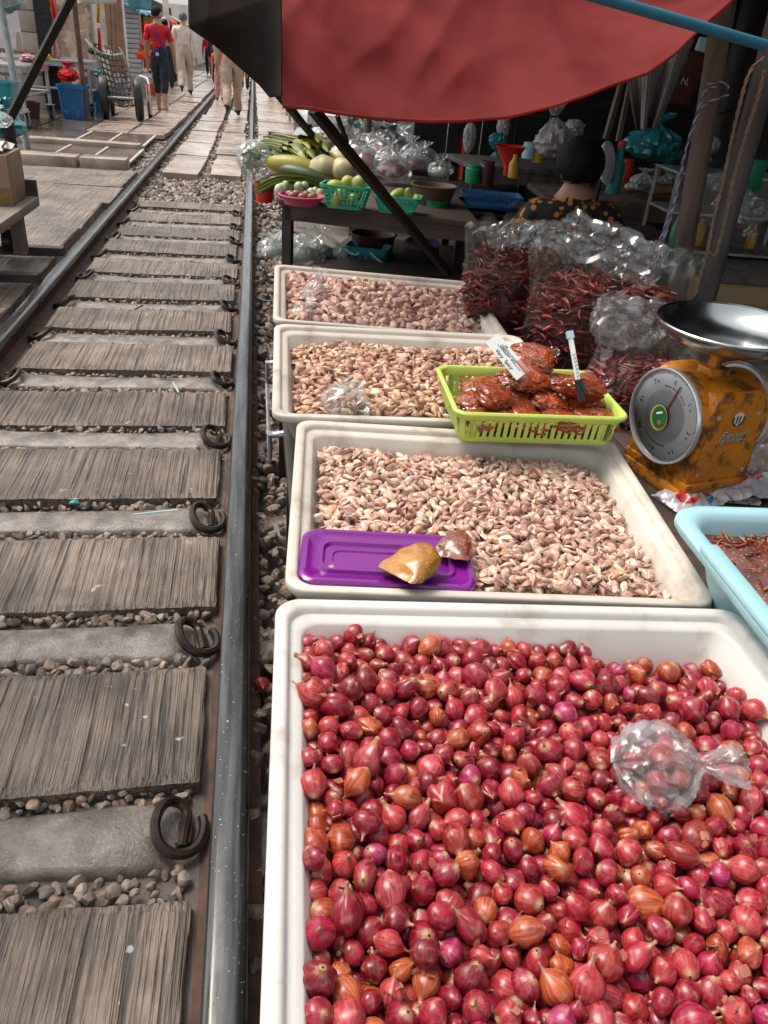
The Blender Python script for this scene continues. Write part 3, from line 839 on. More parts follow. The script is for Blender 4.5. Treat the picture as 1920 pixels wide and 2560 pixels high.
s4 = lambda x, y: -.018+.016*mnoise.noise(Vector((x*5, y*5, 12)))-.03*max(0, x-.05)/.3+.02*max(0, y)-.012*max(0, (y-.22)/.07)
W, S, Q, K, C = garlic_fill(3, s4, .0275, .0200, 3, CLB, MAUVE)
emit(3, W, S, Q, K, C, CLB, MAUVE, 300, 'garlic_bulb', 'plump garlic bulb in the %s of the farthest tray', 'garlic bulb', 'plump garlic in the farthest tray', 'garlic_heap', 'plump mauve garlic lying deeper in the farthest tray')
# ------------------------------------------------------------------ things on and around the trays
MAT['film'] = film('film', .02, refl=.55, bsc=9, bst=.4)
MAT['film_thick'] = film('film_thick', .014, rough=.15, refl=.55, bsc=6, bst=.6)
MAT['film_fold'] = film('film_fold', .05, rough=.08, refl=.85, bsc=6, bst=.35)
MAT['film_soft'] = film('film_soft', .01, rough=.18, refl=.28, bsc=12, bst=.6)
MAT['film_milky'] = film('film_milky', .15, rough=.14, refl=.75, bsc=7, bst=.35)
def frame_to(z_axis, roll=0):
    q = Vector((0, 0, 1)).rotation_difference(Vector(z_axis).normalized())
    return (q.to_matrix() @ Matrix.Rotation(roll, 3, 'Z')).to_4x4()
def crumple(prof, n=48, amp=.12, pleat=9, seed=0, sx=1, sy=1, ks=3.0, nvs=3, kz=.6):
    """bag skin: a turned profile (r, z, pleat weight) with creases"""
    P = []
    for i in range(len(prof)-1):
        for q in range(nvs):
            f = q/nvs; P.append(tuple(prof[i][k]*(1-f)+prof[i+1][k]*f for k in range(3)))
    P.append(prof[-1]); V = []
    R = max(p[0] for p in prof)
    for r, z, pw in P:
        for k in range(n):
            a = 2*pi*k/n
            d = Vector((cos(a)*ks*.55, sin(a)*ks*.55, z/R*ks*.55*kz+seed))
            ridge = 1-abs(mnoise.noise(d*1.5))*2.2
            f = 1+amp*(ridge-.35)+amp*.7*mnoise.noise(d*3.1)+pw*.22*sin(a*pleat+seed+z*30)
            V.append((r*f*cos(a)*sx, r*f*sin(a)*sy, z+amp*R*.35*mnoise.noise(d*2+Vector((7, 0, 0)))))
    m = len(P)
    F = [(i*n+k, i*n+(k+1) % n, (i+1)*n+(k+1) % n, (i+1)*n+k) for i in range(m-1) for k in range(n)]
    return V, F
def bag_skin(parent, name, prof, mat, loc=(0, 0, 0), axis=(0, 0, 1), **kw):
    V, F = crumple(prof, **kw); b = MB(); b.M = Matrix.Translation(loc) @ frame_to(axis); b.add(V, F, True)
    return b.build(name, mat, parent, angle=38)
def blob(name, mat, parent, loc, rad, seed=0, amp=.15, fr=1.4, sub=3, ridge=0.0, tint=None, rot=None, flat=None):
    V, T = ICO[sub]; V = V.copy()
    for i in range(len(V)):
        p = Vector(V[i]); f = 1+amp*mnoise.noise(p*fr+Vector((seed, 0, 0)))+amp*.5*mnoise.noise(p*fr*2.7+Vector((0, seed, 0)))
        if ridge: f += ridge*(.4-abs(mnoise.noise(p*fr*1.6+Vector((0, 0, seed)))))
        V[i] = p*f
    V = V*np.array(rad)
    if flat is not None: V[:, 2] = np.maximum(V[:, 2], flat)
    me = np_mesh(name, V, T, None, tint); me.set_sharp_from_angle(angle=radians(50))
    return link(name, me, mat, parent, loc, rot)
ROUND = [(.02, -.5, 0), (.55, -.45, 0), (.92, -.2, 0), (1, .1, 0), (.86, .42, .2), (.52, .68, .6), (.20, .84, 1), (.10, .92, 1), (.17, 1.04, 1), (.38, 1.22, 1), (.50, 1.36, 1)]
def scaled(prof, r, h): return [(a*r, b*h, c) for a, b, c in prof]

def garlic_bag(ti, u, v, dz, r, h, label, tones, axis, seed, n=26):
    A_ = TRAYS[ti].translation; p = Gz(u, v, A_.z+dz)
    root = empty('garlic_bag', p); tag(root, label, 'bag', 'small tied bags of garlic')
    bag_skin(root, 'bag_skin', scaled(ROUND, r, h), MAT['film_milky'], (0, 0, 0), axis, seed=seed, amp=.16, n=40)
    it = []; Q = quat_mats(n)
    for k in range(n):
        d = NPR.normal(size=3); d /= np.linalg.norm(d); d *= NPR.uniform(.2, .85)
        V, T, U = CLV[k % len(CLV)]; it.append((V, T, Q[k], d*np.array([r*.85, r*.85, h*.42]), .014, np.array(tones[k % len(tones)]), U))
    o = aggregate('garlic_inside', it, MAT['garlic'], True); o.parent = root
garlic_bag(3, 678, 648, -.015, .050, .085, 'taller knotted clear bag of garlic upright in the farthest tray', MAUVE, (.15, -.05, 1), 3)
garlic_bag(3, 655, 682, -.015, .042, .05, 'lower clear garlic bag at the front left corner of the farthest tray', MAUVE, (.3, .4, .8), 8, 18)
garlic_bag(2, 748, 872, -.005, .062, .055, 'flat clear bag of garlic with gathered top in the middle tray', TAN, (.1, -.5, .9), 14, 30)

# clear bag of shallots lying on the shallots
p = Gz(1425, 1650, .385); root = empty('shallot_bag', p); tag(root, 'clear knotted plastic bag holding a few shallots on the shallot heap', 'bag')
bag_skin(root, 'bag_skin', scaled([(.02, -1.1, 0), (.5, -1.0, 0), (.86, -.6, 0), (1, -.1, 0), (.92, .35, .2), (.6, .72, .6), (.22, .95, 1), (.13, 1.05, 1), (.30, 1.35, 1), (.42, 1.75, 1), (.40, 2.0, 1)], .056, .055), MAT['film_milky'], (0, 0, 0), (.93, -.18, .1), seed=21, amp=.30, n=56, pleat=7, sx=.72, sy=1.0, ks=4.2, nvs=5)
it = []
for k, (dx, dy, dz) in enumerate([(-.025, .018, -.008), (.012, .02, -.006), (-.01, -.022, -.008), (.022, -.016, -.01), (0, 0, .012)]):
    V, T, U, c = SHM[k*5+1]; it.append((V, T, quat_mats(1)[0], np.array([dx, dy, dz]), .017, c, U))
o = aggregate('shallots_inside', it, MAT['shallot'], True); o.parent = root

# purple lid with two bags of curry paste
MAT['purple'] = M('purple', (.21, .010, .25), .24, c2=(.165, .008, .20), sc=3, bst=.04, coat=.4)
def lid():
    b = MB(); R = []
    for ins, z, r in [(.004, -.012, .03), (0, -.010, .03), (.0, .0, .03), (.004, .004, .03), (.012, .004, .028), (.018, -.002, .026), (.034, -.003, .022), (.037, .003, .02), (.042, .003, .02), (.046, -.003, .018), (.06, -.003, .016), (.062, -.006, .014)]:
        R.append(rrect(.325-2*ins, .165-2*ins, r, z, 5))
    b.rings(R, cap0=False)
    c = Gz(838, 1214, .361)+Vector((0, .012, 0))
    o = b.build('container_lid', MAT['purple'], None, c, (.06, .0, -.13)); tag(o, 'translucent purple rectangular lid lying on the pinkish garlic', 'lid')
lid()
def paste_mat(name, a, b2, sp, coat=.6):
    m, t, b = new_mat(name); v = coords(t)
    n = noise(t, v, 22, 5, .6); col = ramp(t, n, [(.3, a), (.7, b2)])
    vo = t.nodes.new('ShaderNodeTexVoronoi'); t.links.new(v, vo.inputs['Vector']); vo.inputs['Scale'].default_value = 150
    col = mix(t, ramp(t, vo.outputs['Distance'], [(.20, .9), (.30, 0.)]), col, sp)
    t.links.new(col, b.inputs['Base Color']); b.inputs['Roughness'].default_value = .45
    b.inputs['Coat Weight'].default_value = coat; b.inputs['Coat Roughness'].default_value = .08
    bump(t, b, noise(t, v, 120, 3), .4, .002)
    cb = t.nodes.new('ShaderNodeTexNoise'); cb.noise_type = 'RIDGED_MULTIFRACTAL'; t.links.new(v, cb.inputs['Vector']); cb.inputs['Scale'].default_value = 16; cb.inputs['Detail'].default_value = 3
    bp = t.nodes.new('ShaderNodeBump'); bp.inputs['Strength'].default_value = .55; bp.inputs['Distance'].default_value = .01
    t.links.new(cb.outputs['Fac'], bp.inputs['Height']); t.links.new(bp.outputs[0], b.inputs['Coat Normal'])
    return m
MAT['curry_yellow'] = paste_mat('curry_yellow', (.30, .10, .004), (.50, .20, .012), (.62, .34, .06), .3)
MAT['curry_red'] = paste_mat('curry_red', (.13, .014, .004), (.34, .055, .008), (.72, .25, .03), .9)
def pouch(ax, W_, L_, T_, seed, grow=1.0, tmax=1.0, n=28):
    """pillow bag: a flat crimped seam at one end, gathered to a neck at the other"""
    prof = [(0, .92, .04), (.04, .98, .16), (.15, 1.02, .52), (.32, 1.0, .85), (.50, .92, 1.0), (.66, .74, .92), (.78, .50, .68), (.88, .26, .36), (.95, .12, .18), (1.0, .10, .14), (1.08, .22, .26), (1.22, .44, .34), (1.36, .58, .30)]
    fine = []
    for a, c in zip(prof[:-1], prof[1:]):
        for q in range(4): fine.append([a[k]+(c[k]-a[k])*q/4 for k in range(3)])
    fine.append(prof[-1]); V = []
    fine = [f for f in fine if f[0] <= tmax+1e-6]
    for t_, hw, ht in fine:
        for k in range(n):
            a = 2*pi*k/n; d = Vector((cos(a)*1.1, sin(a)*1.1, t_*3+seed))
            f = 1+.13*(.35-abs(mnoise.noise(d*1.4)))+.06*mnoise.noise(d*3)+(.16*sin(a*7+seed) if t_ > .8 else 0)
            V.append(((t_-.45)*L_, hw*W_*.5*f*grow*cos(a), ht*T_*.5*f*grow*sin(a)+.003*mnoise.noise(d*2)))
    m = len(fine); F = [(i*n+k, i*n+(k+1) % n, (i+1)*n+(k+1) % n, (i+1)*n+k) for i in range(m-1) for k in range(n)]
    if tmax < 1.2: F.append(tuple((m-1)*n+k for k in range(n)))
    F.append(tuple(range(n))[::-1]); return V, F
def curry_bag(u, v, z, az, tilt, W_, L_, T_, mat, label, seed):
    root = empty('curry_bag', Gz(u, v, z), rot=(rand(-.15, .15), tilt, az)); tag(root, label, 'bag', 'curry paste bags on the purple lid')
    for nm, gr, tm, mt in (('bag_skin', 1.0, 1.36, MAT['film_soft']), ('curry_paste', .95, .74, mat)):
        V, F = pouch(0, W_, L_, T_, seed, gr, tm); b = MB(); b.add(V, F, True); b.build(nm, mt, root, angle=45)
    b = MB(); b.tube([(.535*L_, .055*W_*cos(a), .075*T_*sin(a)) for a in [2*pi*k/16 for k in range(17)]], .0022, 6); b.build('rubber_band', MAT['rubber'], root)
MAT['rubber'] = M('rubber', (.55, .36, .08), .6, bst=0)
curry_bag(900, 1214, .388, .62, -.10, .098, .125, .055, MAT['curry_yellow'], 'clear bag of yellow brown curry paste lying on the purple lid', 31)
curry_bag(985, 1178, .378, 1.1, -.05, .07, .10, .045, MAT['curry_red'], 'dark red curry paste bag behind the yellow one on the purple lid', 37)

# lime green basket
MAT['lime'] = M('lime', (.50, .64, .13), .42, c2=(.44, .58, .10), sc=4, bst=.05, sub=.0)
bc = Vector((.722, 1.722, .402)); BW, BD, BH = .415, .315, .083
root = empty('lime_basket', bc, -.05); tag(root, 'lime green slotted plastic basket of curry packs across two trays', 'basket')
b = MB()
b.rings([rrect(BW-.045, BD-.045, .025, .0, 5), rrect(BW-.038, BD-.038, .028, .004, 5), rrect(BW-.034, BD-.034, .028, .016, 5), rrect(BW-.040, BD-.040, .026, .016, 5), rrect(BW-.044, BD-.044, .026, .006, 5)])
b.rings([rrect(BW-.018, BD-.018, .03, BH-.024, 5), rrect(BW-.012, BD-.012, .03, BH-.012, 5), rrect(BW+.004, BD+.004, .034, BH-.012, 5), rrect(BW+.008, BD+.008, .034, BH-.004, 5), rrect(BW+.002, BD+.002, .033, BH, 5), rrect(BW-.010, BD-.010, .03, BH, 5), rrect(BW-.018, BD-.018, .03, BH-.004, 5), rrect(BW-.024, BD-.024, .028, BH-.024, 5), rrect(BW-.018, BD-.018, .03, BH-.024, 5)], cap0=False, cap1=False)
b.build('basket_frame', MAT['lime'], root)
sl = MB(); sl.bar((0, 0, .014), (0, -.0092, BH-.022), .0098, .0035, (0, 1, 0)); slm = sl.mesh('slat'); slm.materials.append(MAT['lime'])
def slat(x, y, a): link('slat', slm, None, root, (x, y, 0), (0, 0, a))
nf = 21
for i in range(nf):
    x = (i-(nf-1)/2)/(nf-1)*(BW-.085)
    slat(x, -(BD-.036)/2, 0); slat(x, (BD-.036)/2, pi)
ns = 16
for i in range(ns):
    y = (i-(ns-1)/2)/(ns-1)*(BD-.085)
    slat((BW-.036)/2, y, pi/2); slat(-(BW-.036)/2, y, -pi/2)
for sx in (-1, 1):
    for sy in (-1, 1):
        cn = MB()
        for k in range(3):
            a = pi/4*sx*0 + k*pi/4
            x = sx*((BW-.036)/2-.026+.026*sin(a)); y = sy*((BD-.036)/2-.026+.026*cos(a))
            d = Vector((sx*sin(a), sy*cos(a), 0))*.0092
            cn.bar((x, y, .014), (x+d.x, y+d.y, BH-.022), .016, .0035, tuple(d.normalized()))
        cn.build('corner', MAT['lime'], root)

# packs of red curry paste in it
MAT['pack'] = MAT['curry_red']
PK = [(-.115, -.10, .045, .2, 0), (-.02, -.105, .045, -.1, 0), (.075, -.105, .045, .15, 0), (.155, -.09, .045, -.2, 0), (-.13, -.015, .05, .6, 0), (-.035, -.02, .055, .1, 0), (.06, -.02, .055, -.3, 0), (.15, -.005, .055, .3, 0),
      (-.10, .075, .055, -.2, 0), (.0, .08, .065, .2, 0), (.10, .085, .07, .5, 0), (-.10, -.06, .088, .4, .3), (.125, -.03, .10, .2, -.5), (.03, .10, .13, -.2, .6), (.0, .02, .105, .3, .3), (.17, .07, .075, .2, .2)]
PLAB = ['at the front left corner of the lime basket', 'second from the left along the front of the lime basket', 'third from the left along the front of the lime basket', 'at the front right corner of the lime basket', 'half hidden at the left side of the lime basket', 'in the middle of the lime basket left of the marker', 'in the middle of the lime basket behind the marker', 'against the right wall of the lime basket', 'under the price card in the lime basket', 'deep at the back of the lime basket', 'at the back right of the lime basket', 'lying on top at the left below the price card', 'propped on top right of the marker', 'standing highest at the back right of the price card', 'on top between the price card and the marker', 'in the back right corner next to the scale dial']
for i, (x, y, z, a, tl) in enumerate(PK):
    V, T = ICO[4]; V = V.copy(); s_ = i*3.7
    for q in range(len(V)):
        p = Vector(V[q]); e = 5.0
        nrm = (abs(p.x)**e+abs(p.y)**e+abs(p.z)**2.2)**(1/e); p = p/max(nrm, .3)
        rg = abs(mnoise.noise(p*1.7+Vector((s_, 0, 0)))); f = 1-.7*max(0, .22-rg)+.10*mnoise.noise(p*2.6+Vector((0, s_, 0)))-.35*max(0, .12-abs(mnoise.noise(p*3.1+Vector((0, 0, s_)))))
        V[q] = p*f
    V *= np.array([.056, .046, .024])*RND.uniform(.92, 1.1)
    me = np_mesh('paste_block', V, T); me.set_sharp_from_angle(angle=radians(35))
    Rm = Matrix.Rotation(-.05, 4, 'Z') @ Matrix.Translation((x, y, z)) @ Matrix.Rotation(a, 4, 'Z') @ Matrix.Rotation(tl+rand(-.25, .25), 4, 'X') @ Matrix.Rotation(rand(-.3, .3), 4, 'Y')
    r_ = empty('curry_pack'); r_.matrix_world = Matrix.Translation(bc) @ Rm
    tag(r_, 'red brown curry paste pack '+PLAB[i], 'curry pack', 'curry packs in the lime basket')
    link('paste_block', me, MAT['pack'], r_)
    for k in range(2):                                # loose corners of the wrapper
        b = MB(); ax = k*pi+rand(-.6, .6)
        def fl(u, v, ax=ax, k=k):
            w_ = (.5-v*.25)*.05
            return (cos(ax)*(.045+v*.032)-sin(ax)*(u-.5)*2*w_, sin(ax)*(.038+v*.030)+cos(ax)*(u-.5)*2*w_, .006+v*v*.022*(1 if k else .4)+.008*mnoise.noise(Vector((u*5, v*4, s_+k))))
        b.grid(fl, 8, 5); b.build('wrapper', MAT['film'], r_, angle=30)

# price card and marker
MAT['card'] = M('card', (.82, .84, .80), .6, c2=(.76, .78, .74), sc=5, bst=.05)
MAT['ink'] = M('ink', (.015, .12, .14), .6, bst=0)
MAT['pink_peg'] = M('pink_peg', (.72, .30, .26), .5, bst=.1)
MAT['pale_blue'] = M('pale_blue', (.42, .70, .78), .4, bst=.05)
MAT['black_plastic'] = M('black_plastic', (.012, .012, .013), .35, bst=.05)
cA, cB, cD = Gy(1076, 719, 1.76), Gy(1143, 800, 1.70), Gy(1058, 751, 1.735)
ex_ = (cB-cA); CL = ex_.length; ex_.normalize(); ey_ = (cA-cD); ey_ = (ey_-ex_*ey_.dot(ex_)); CHh = ey_.length; ey_.normalize(); ez_ = ex_.cross(ey_)
cc = (cA+cB)/2-ey_*CHh/2
Mc = Matrix(((ex_.x, ey_.x, ez_.x, cc.x), (ex_.y, ey_.y, ez_.y, cc.y), (ex_.z, ey_.z, ez_.z, cc.z), (0, 0, 0, 1)))
root = empty('price_card'); root.matrix_world = Mc; tag(root, 'white handwritten Thai and English price card clipped above the curry packs', 'price card')
b = MB(); b.box((0, 0, -.001), (CL, CHh, .0015)); b.build('card', MAT['card'], root)
link('lettering', text_mesh('เผ็ดมาก', .018, shear=.1), MAT['ink'], root, (-.004, CHh*.16, .0002))
link('lettering', text_mesh('Very  Spicy', .0135, shear=.1), MAT['ink'], root, (.0, -CHh*.27, .0002))
b = MB(); b.bar((-.038, CHh*.02, .0003), (-.002, CHh*.01, .0003), .0012, .0004); b.bar((.012, CHh*.03, .0003), (.046, CHh*.03, .0003), .0012, .0004); b.build('underline', MAT['ink'], root)
b = MB(); b.box((CL*.36, CHh*.30, .004), (.040, .009, .007), bev=.002); b.build('peg', MAT['pink_peg'], root)
b = MB(); b.cyl((CL*.45, CHh*.3, -.004), (CL*.1, -CHh*.2, -.10), .002, n=6); b.build('stick', MAT['black_plastic'], root)
p0, p1 = Gy(1231, 722, 1.70), Gy(1254, 852, 1.62)
root = empty('marker_pen', p1); tag(root, 'slim white price stick with black clip standing among the curry packs', 'price stick')
dv = p0-p1
b = MB(); b.bar(dv*.22, dv*.93, .011, .006, (0, -1, 0)); b.build('barrel', MAT['card'], root)
b = MB(); b.bar(dv*.93, dv*1.05, .016, .010, (0, -1, 0)); b.build('cap', MAT['pale_blue'], root)
b = MB(); b.bar(dv*-.12, dv*.24, .015, .012, (0, -1, 0)); b.bar(dv*.05+Vector((.012, -.008, 0)), dv*.22+Vector((.004, -.008, 0)), .008, .006, (0, -1, 0)); b.build('clip', MAT['black_plastic'], root)
b = MB()
for k in range(7):
    q0 = dv*(.30+.06*k)+Vector((0, -.0045, 0)); b.bar(q0+Vector((-.003, 0, .0)), q0+Vector((.003, 0, .004)), .0014, .001, (0, -1, 0))
b.build('lettering', MAT['ink'], root)

# ------------------------------------------------------------------ platform beside the trays
PZ = .28
root = empty('platform', (0, 0, 0)); tag(root, 'dark wooden platform to the right of the trays under the orange scale', 'platform')
for i in range(9):
    x = .99+i*.16
    b = MB(); b.box((x, 1.75, PZ-.015), (.155, 2.9, .03), bev=.004); b.build('plank', MAT['dark_wood'], root)
for x in (1.0, 2.2):
    for y in (.4, 1.7, 3.1):
        b = MB(); b.box((x, y, .05), (.06, .06, .40)); b.build('leg', MAT['dark_wood'], root)

# ------------------------------------------------------------------ orange spring scale
def orange_mat():
    m, t, b = new_mat('orange_paint'); v = coords(t)
    n1 = noise(t, v, 7, 5); col = ramp(t, n1, [(.3, (.50, .155, .008)), (.7, (.66, .25, .015))])
    n2 = noise(t, v, 16, 8, .72); col = mix(t, ramp(t, n2, [(.50, 0.), (.60, 1.)]), col, (.13, .05, .015))
    n3 = noise(t, v, 45, 6, .7); col = mix(t, ramp(t, n3, [(.60, 0.), (.66, 1.)]), col, (.045, .022, .012))
    t.links.new(col, b.inputs['Base Color']); r = ramp(t, n2, [(.45, .32), (.62, .75)]); t.links.new(r, b.inputs['Roughness'])
    bump(t, b, n3, .3, .002); return m
MAT['orange'] = orange_mat()
MAT['chrome'] = M('chrome', (.72, .73, .73), .32, .65, c2=(.62, .62, .62), sc=10, bst=.05, rvar=.1)
MAT['steel_pan'] = M('steel_pan', (.50, .53, .53), .20, 1.0, c2=(.42, .45, .45), sc=5, bst=.06, bsc=14, rvar=.08)
MAT['dial'] = M('dial', (.80, .84, .87), .5, c2=(.72, .77, .80), sc=3, bst=0)
MAT['dial_inner'] = M('dial_inner', (.56, .62, .67), .5, c2=(.40, .45, .50), sc=14, bst=0)
MAT['dial_ink'] = M('dial_ink', (.05, .055, .07), .6, bst=0)
MAT['needle'] = M('needle', (.55, .16, .06), .5, bst=0)
MAT['emblem_green'] = M('emblem_green', (.02, .12, .035), .4, bst=0)
MAT['emblem_gold'] = M('emblem_gold', (.55, .42, .10), .4, bst=0)
MAT['orange_label'] = M('orange_label', (.62, .20, .012), .5, bst=0); MAT['brown_ink'] = M('brown_ink', (.16, .05, .03), .6, bst=0)
MAT['sticker'] = M('sticker', (.75, .70, .60), .5, bst=0)
def clear_glass():
    m, t, b = new_mat('dial_glass'); t.nodes.remove(b); o = t.nodes['Material Output']
    tr = t.nodes.new('ShaderNodeBsdfTransparent'); gl = t.nodes.new('ShaderNodeBsdfGlossy'); gl.inputs['Roughness'].default_value = .12
    lw = t.nodes.new('ShaderNodeFresnel'); lw.inputs[0].default_value = 1.45
    s = t.nodes.new('ShaderNodeMixShader'); t.links.new(lw.outputs[0], s.inputs[0]); t.links.new(tr.outputs[0], s.inputs[1]); t.links.new(gl.outputs[0], s.inputs[2]); t.links.new(s.outputs[0], o.inputs[0])
    return m
MAT['glass'] = clear_glass()
SCX, SCY = 1.150, 1.635
root = empty('spring_scale', (SCX, SCY, PZ), -1.32); tag(root, 'worn orange market spring scale with round grey dial', 'scale')
b = MB(); b.box((0, 0, .016), (.225, .215, .032), bev=.006); b.box((0, 0, .042), (.235, .205, .022), bev=.004); b.build('base', MAT['orange'], root)
prof = [(-.098, .05), (.098, .05), (.092, .20), (.070, .268), (.045, .285), (-.045, .285), (-.070, .268), (-.092, .20)]
b = MB(); b.rings([[Vector((x, y, z)) for y, z in prof] for x in (-.108, .108)], smooth=False)
b.build('housing', MAT['orange'], root)
b = MB(); b.cyl((0, -.108, .188), (0, .108, .188), .106, n=40); b.build('drum', MAT['orange'], root)
b = MB()
for s in (-1, 1): b.rings([[Vector((0.109+.002*q, y*1.0*(.80 if z > .2 else .86), z*.94+.01)) for y, z in prof] for q in (0, 1)], smooth=False); break
b.build('side_plate', MAT['orange'], root)
b = MB()
for y, z in ((-.072, .075), (.072, .075), (-.062, .225), (.062, .225)): b.cyl((.109, y, z), (.1145, y, z), .0055, n=10)
b.build('screw', MAT['chrome'], root)
for s, nm in ((-1, 'dial'), (1, 'rear_dial')):
    b = MB(); N = 56
    prof2 = [(.116, .0), (.1185, .004), (.1185, .014), (.1165, .0165), (.1135, .0155), (.1125, .008)]
    rings = [[Vector((r*cos(2*pi*k/N), s*(.108+h), .188+r*sin(2*pi*k/N))) for k in range(N)] for r, h in prof2]
    rm = b.rings(rings if s < 0 else rings, cap0=False, cap1=False).build('dial_rim', MAT['chrome'], root)
    b = MB(); b.cyl((0, s*.110, .188), (0, s*.1165, .188), .1125, n=56); face = b.build(nm, MAT['dial'], root)
    if s < 0:
        def on_dial(name, me, mat, x, z, d, rot=0):
            o = link(name, me, mat, face); o.matrix_parent_inverse = Matrix()
            o.location = (x, -.1165-d, .188+z); o.rotation_euler = (pi/2, 0, 0) if not rot else (Matrix.Rotation(pi/2, 4, 'X') @ Matrix.Rotation(rot, 4, 'Z')).to_euler()
            return o
        def disc(r, th=.0006, n=40, sx=1, sy=1):
            q = MB(); q.rings([[Vector((r*sx*cos(2*pi*k/n), r*sy*sin(2*pi*k/n), h)) for k in range(n)] for h in (0, th)], smooth=False); return q.mesh('disc')
        on_dial('inner_disc', disc(.066), MAT['dial_inner'], 0, 0, .0002)
        for k in range(8):
            a = pi/2-2*pi*k/8-.08
            on_dial('numeral', text_mesh(str(k), .017), MAT['dial_ink'], .089*cos(a), .089*sin(a), .0004, a-pi/2)
            if k: on_dial('unit', text_mesh('kg', .0075), MAT['dial_ink'], .089*cos(a-.13), .089*sin(a-.13)-.002, .0004, a-pi/2)
        q = MB()
        for k in range(160):
            a = 2*pi*k/160; l = .008 if k % 20 == 0 else (.006 if k % 10 == 0 else .0035)
            q.bar((cos(a)*.108, sin(a)*.108, .0002), (cos(a)*(.108-l), sin(a)*(.108-l), .0002), .0008 if k % 10 else .0014, .0004)
        on_dial('graduation', q.mesh('graduation'), MAT['dial_ink'], 0, 0, .0004)
        q = MB()                                         # print along the circle
        for txt, rad, a0, sz in (('TWIN DOLL SCALE', .0735, pi/2+.30, .0066),):
            for k, ch in enumerate(txt):
                if ch == ' ': continue
                a = a0-k*.078 if rad > .07 else a0+k*.10
                mm = text_mesh(ch, sz)
                R2 = Matrix.Translation((cos(a)*rad, sin(a)*rad, 0)) @ Matrix.Rotation(a-pi/2 if rad > .07 else a+pi/2, 4, 'Z')
                q.add([R2 @ v.co for v in mm.vertices], [tuple(p.vertices) for p in mm.polygons]); bpy.data.meshes.remove(mm)
        for k in range(14):
            a = -pi/2-.75+k*.085; q.bar((cos(a)*.070, sin(a)*.070, 0), (cos(a)*.0755, sin(a)*.0755, 0), .0032, .0004)
        on_dial('lettering', q.mesh('lettering'), MAT['dial_ink'], 0, 0, .0009)
        an = pi/2-.33
        q = MB(); q.bar((-cos(an)*.02, -sin(an)*.02, .004), (cos(an)*.066, sin(an)*.066, .004), .0055, .001); q.cyl((0, 0, 0), (0, 0, .006), .006, n=12)
        on_dial('needle', q.mesh('needle'), MAT['needle'], 0, 0, .0006)
        q = MB(); q.bar((cos(an)*.066, sin(an)*.066, .004), (cos(an)*.092, sin(an)*.092, .004), .003, .001); on_dial('needle_tip', q.mesh('needle_tip'), MAT['dial_ink'], 0, 0, .0006)
        on_dial('emblem', disc(.0285, .0008, 36, 1, 1.12), MAT['emblem_gold'], -.004, -.004, .0115)
        on_dial('emblem', disc(.0250, .0008, 36, 1, 1.12), MAT['emblem_green'], -.002, -.002, .0125)
        q = MB(); q.box((0, .007, 0), (.020, .0045, .0005), rz=.5); on_dial('emblem_bar', q.mesh('bar'), MAT['card'], -.004, .002, .0137)
        q = MB()
        for k in range(5): a = k*2*pi/5; q.bar((0, 0, 0), (.007*cos(a), .006*sin(a), 0), .003, .0006)
        on_dial('emblem_star', q.mesh('star'), MAT['needle'], .003, -.014, .0137)
        b = MB(); b.lathe([(.1125, 0), (.105, .004), (.08, .0085), (.04, .0105), (.0, .011)], n=48, cap=False)
        gme = b.mesh('dial_glass'); g_ = on_dial('dial_glass', gme, MAT['glass'], 0, 0, .0002)
b = MB(); b.rings([[Vector((.1116+h, y, z)) for y, z in ((-.038, .148), (.040, .152), (.038, .20), (.014, .242), (-.012, .242), (-.036, .19))] for h in (0, .0012)], smooth=False); stk = b.build('sticker', MAT['orange_label'], root)
link('lettering_outline', text_mesh('ตุ๊กตาคู่', .027, shear=.2, off=.0016), MAT['sticker'], stk, (.1131, .001, .170), (pi/2, 0, pi/2))
link('lettering', text_mesh('ตุ๊กตาคู่', .027, shear=.2), MAT['dial_ink'], stk, (.1139, .001, .170), (pi/2, 0, pi/2))
q = MB(); q.cyl((.1126, .002, .217), (.1134, .002, .217), .0175, n=24); q.build('emblem_disc', MAT['sticker'], stk)
q = MB()
for s_ in (-1, 1): q.tube([(.1140, .002+s_*.0165*cos(a), .217+.0165*sin(a)) for a in [(-1.35+k/8*1.75) for k in range(9)]], .0022, 5)
q.build('laurel', MAT['dial_ink'], stk)
q = MB()
for s_ in (-1, 1):
    y0 = .002+s_*.0042; q.cyl((.1134, y0, .2225), (.1141, y0, .2225), .0027, n=10); q.bar((.1138, y0, .220), (.1138, y0, .2125), .0042, .0008, (1, 0, 0))
    q.bar((.1138, y0, .213), (.1138, y0-.002, .2065), .0016, .0008, (1, 0, 0)); q.bar((.1138, y0, .213), (.1138, y0+.002, .2065), .0016, .0008, (1, 0, 0))
q.build('emblem', MAT['brown_ink'], stk)
b = MB(); b.box((0, 0, .297), (.05, .06, .024), bev=.004); b.bar((0, 0, .30), (0, 0, .352), .022, .022); b.bar((.0, 0, .335), (.06, 0, .356), .018, .008); b.bar((.0, 0, .335), (-.06, 0, .356), .018, .008); b.bar((.0, 0, .335), (.0, .06, .356), .018, .008); b.bar((.0, 0, .335), (.0, -.06, .356), .018, .008)
b.build('pan_bracket', MAT['orange'], root)
b = MB(); b.lathe([(.0, .0), (.06, .001), (.11, .010), (.145, .028), (.162, .050), (.165, .054), (.172, .056), (.1725, .059), (.170, .061), (.163, .058), (.159, .050), (.143, .031), (.109, .0135), (.06, .0055), (.0, .0045)], n=64)
o = b.build('weighing_pan', MAT['steel_pan'], None, (1.155, 1.625, PZ+.358), (.03, -.02, 0)); tag(o, 'shallow round stainless steel pan on top of the orange scale', 'pan')
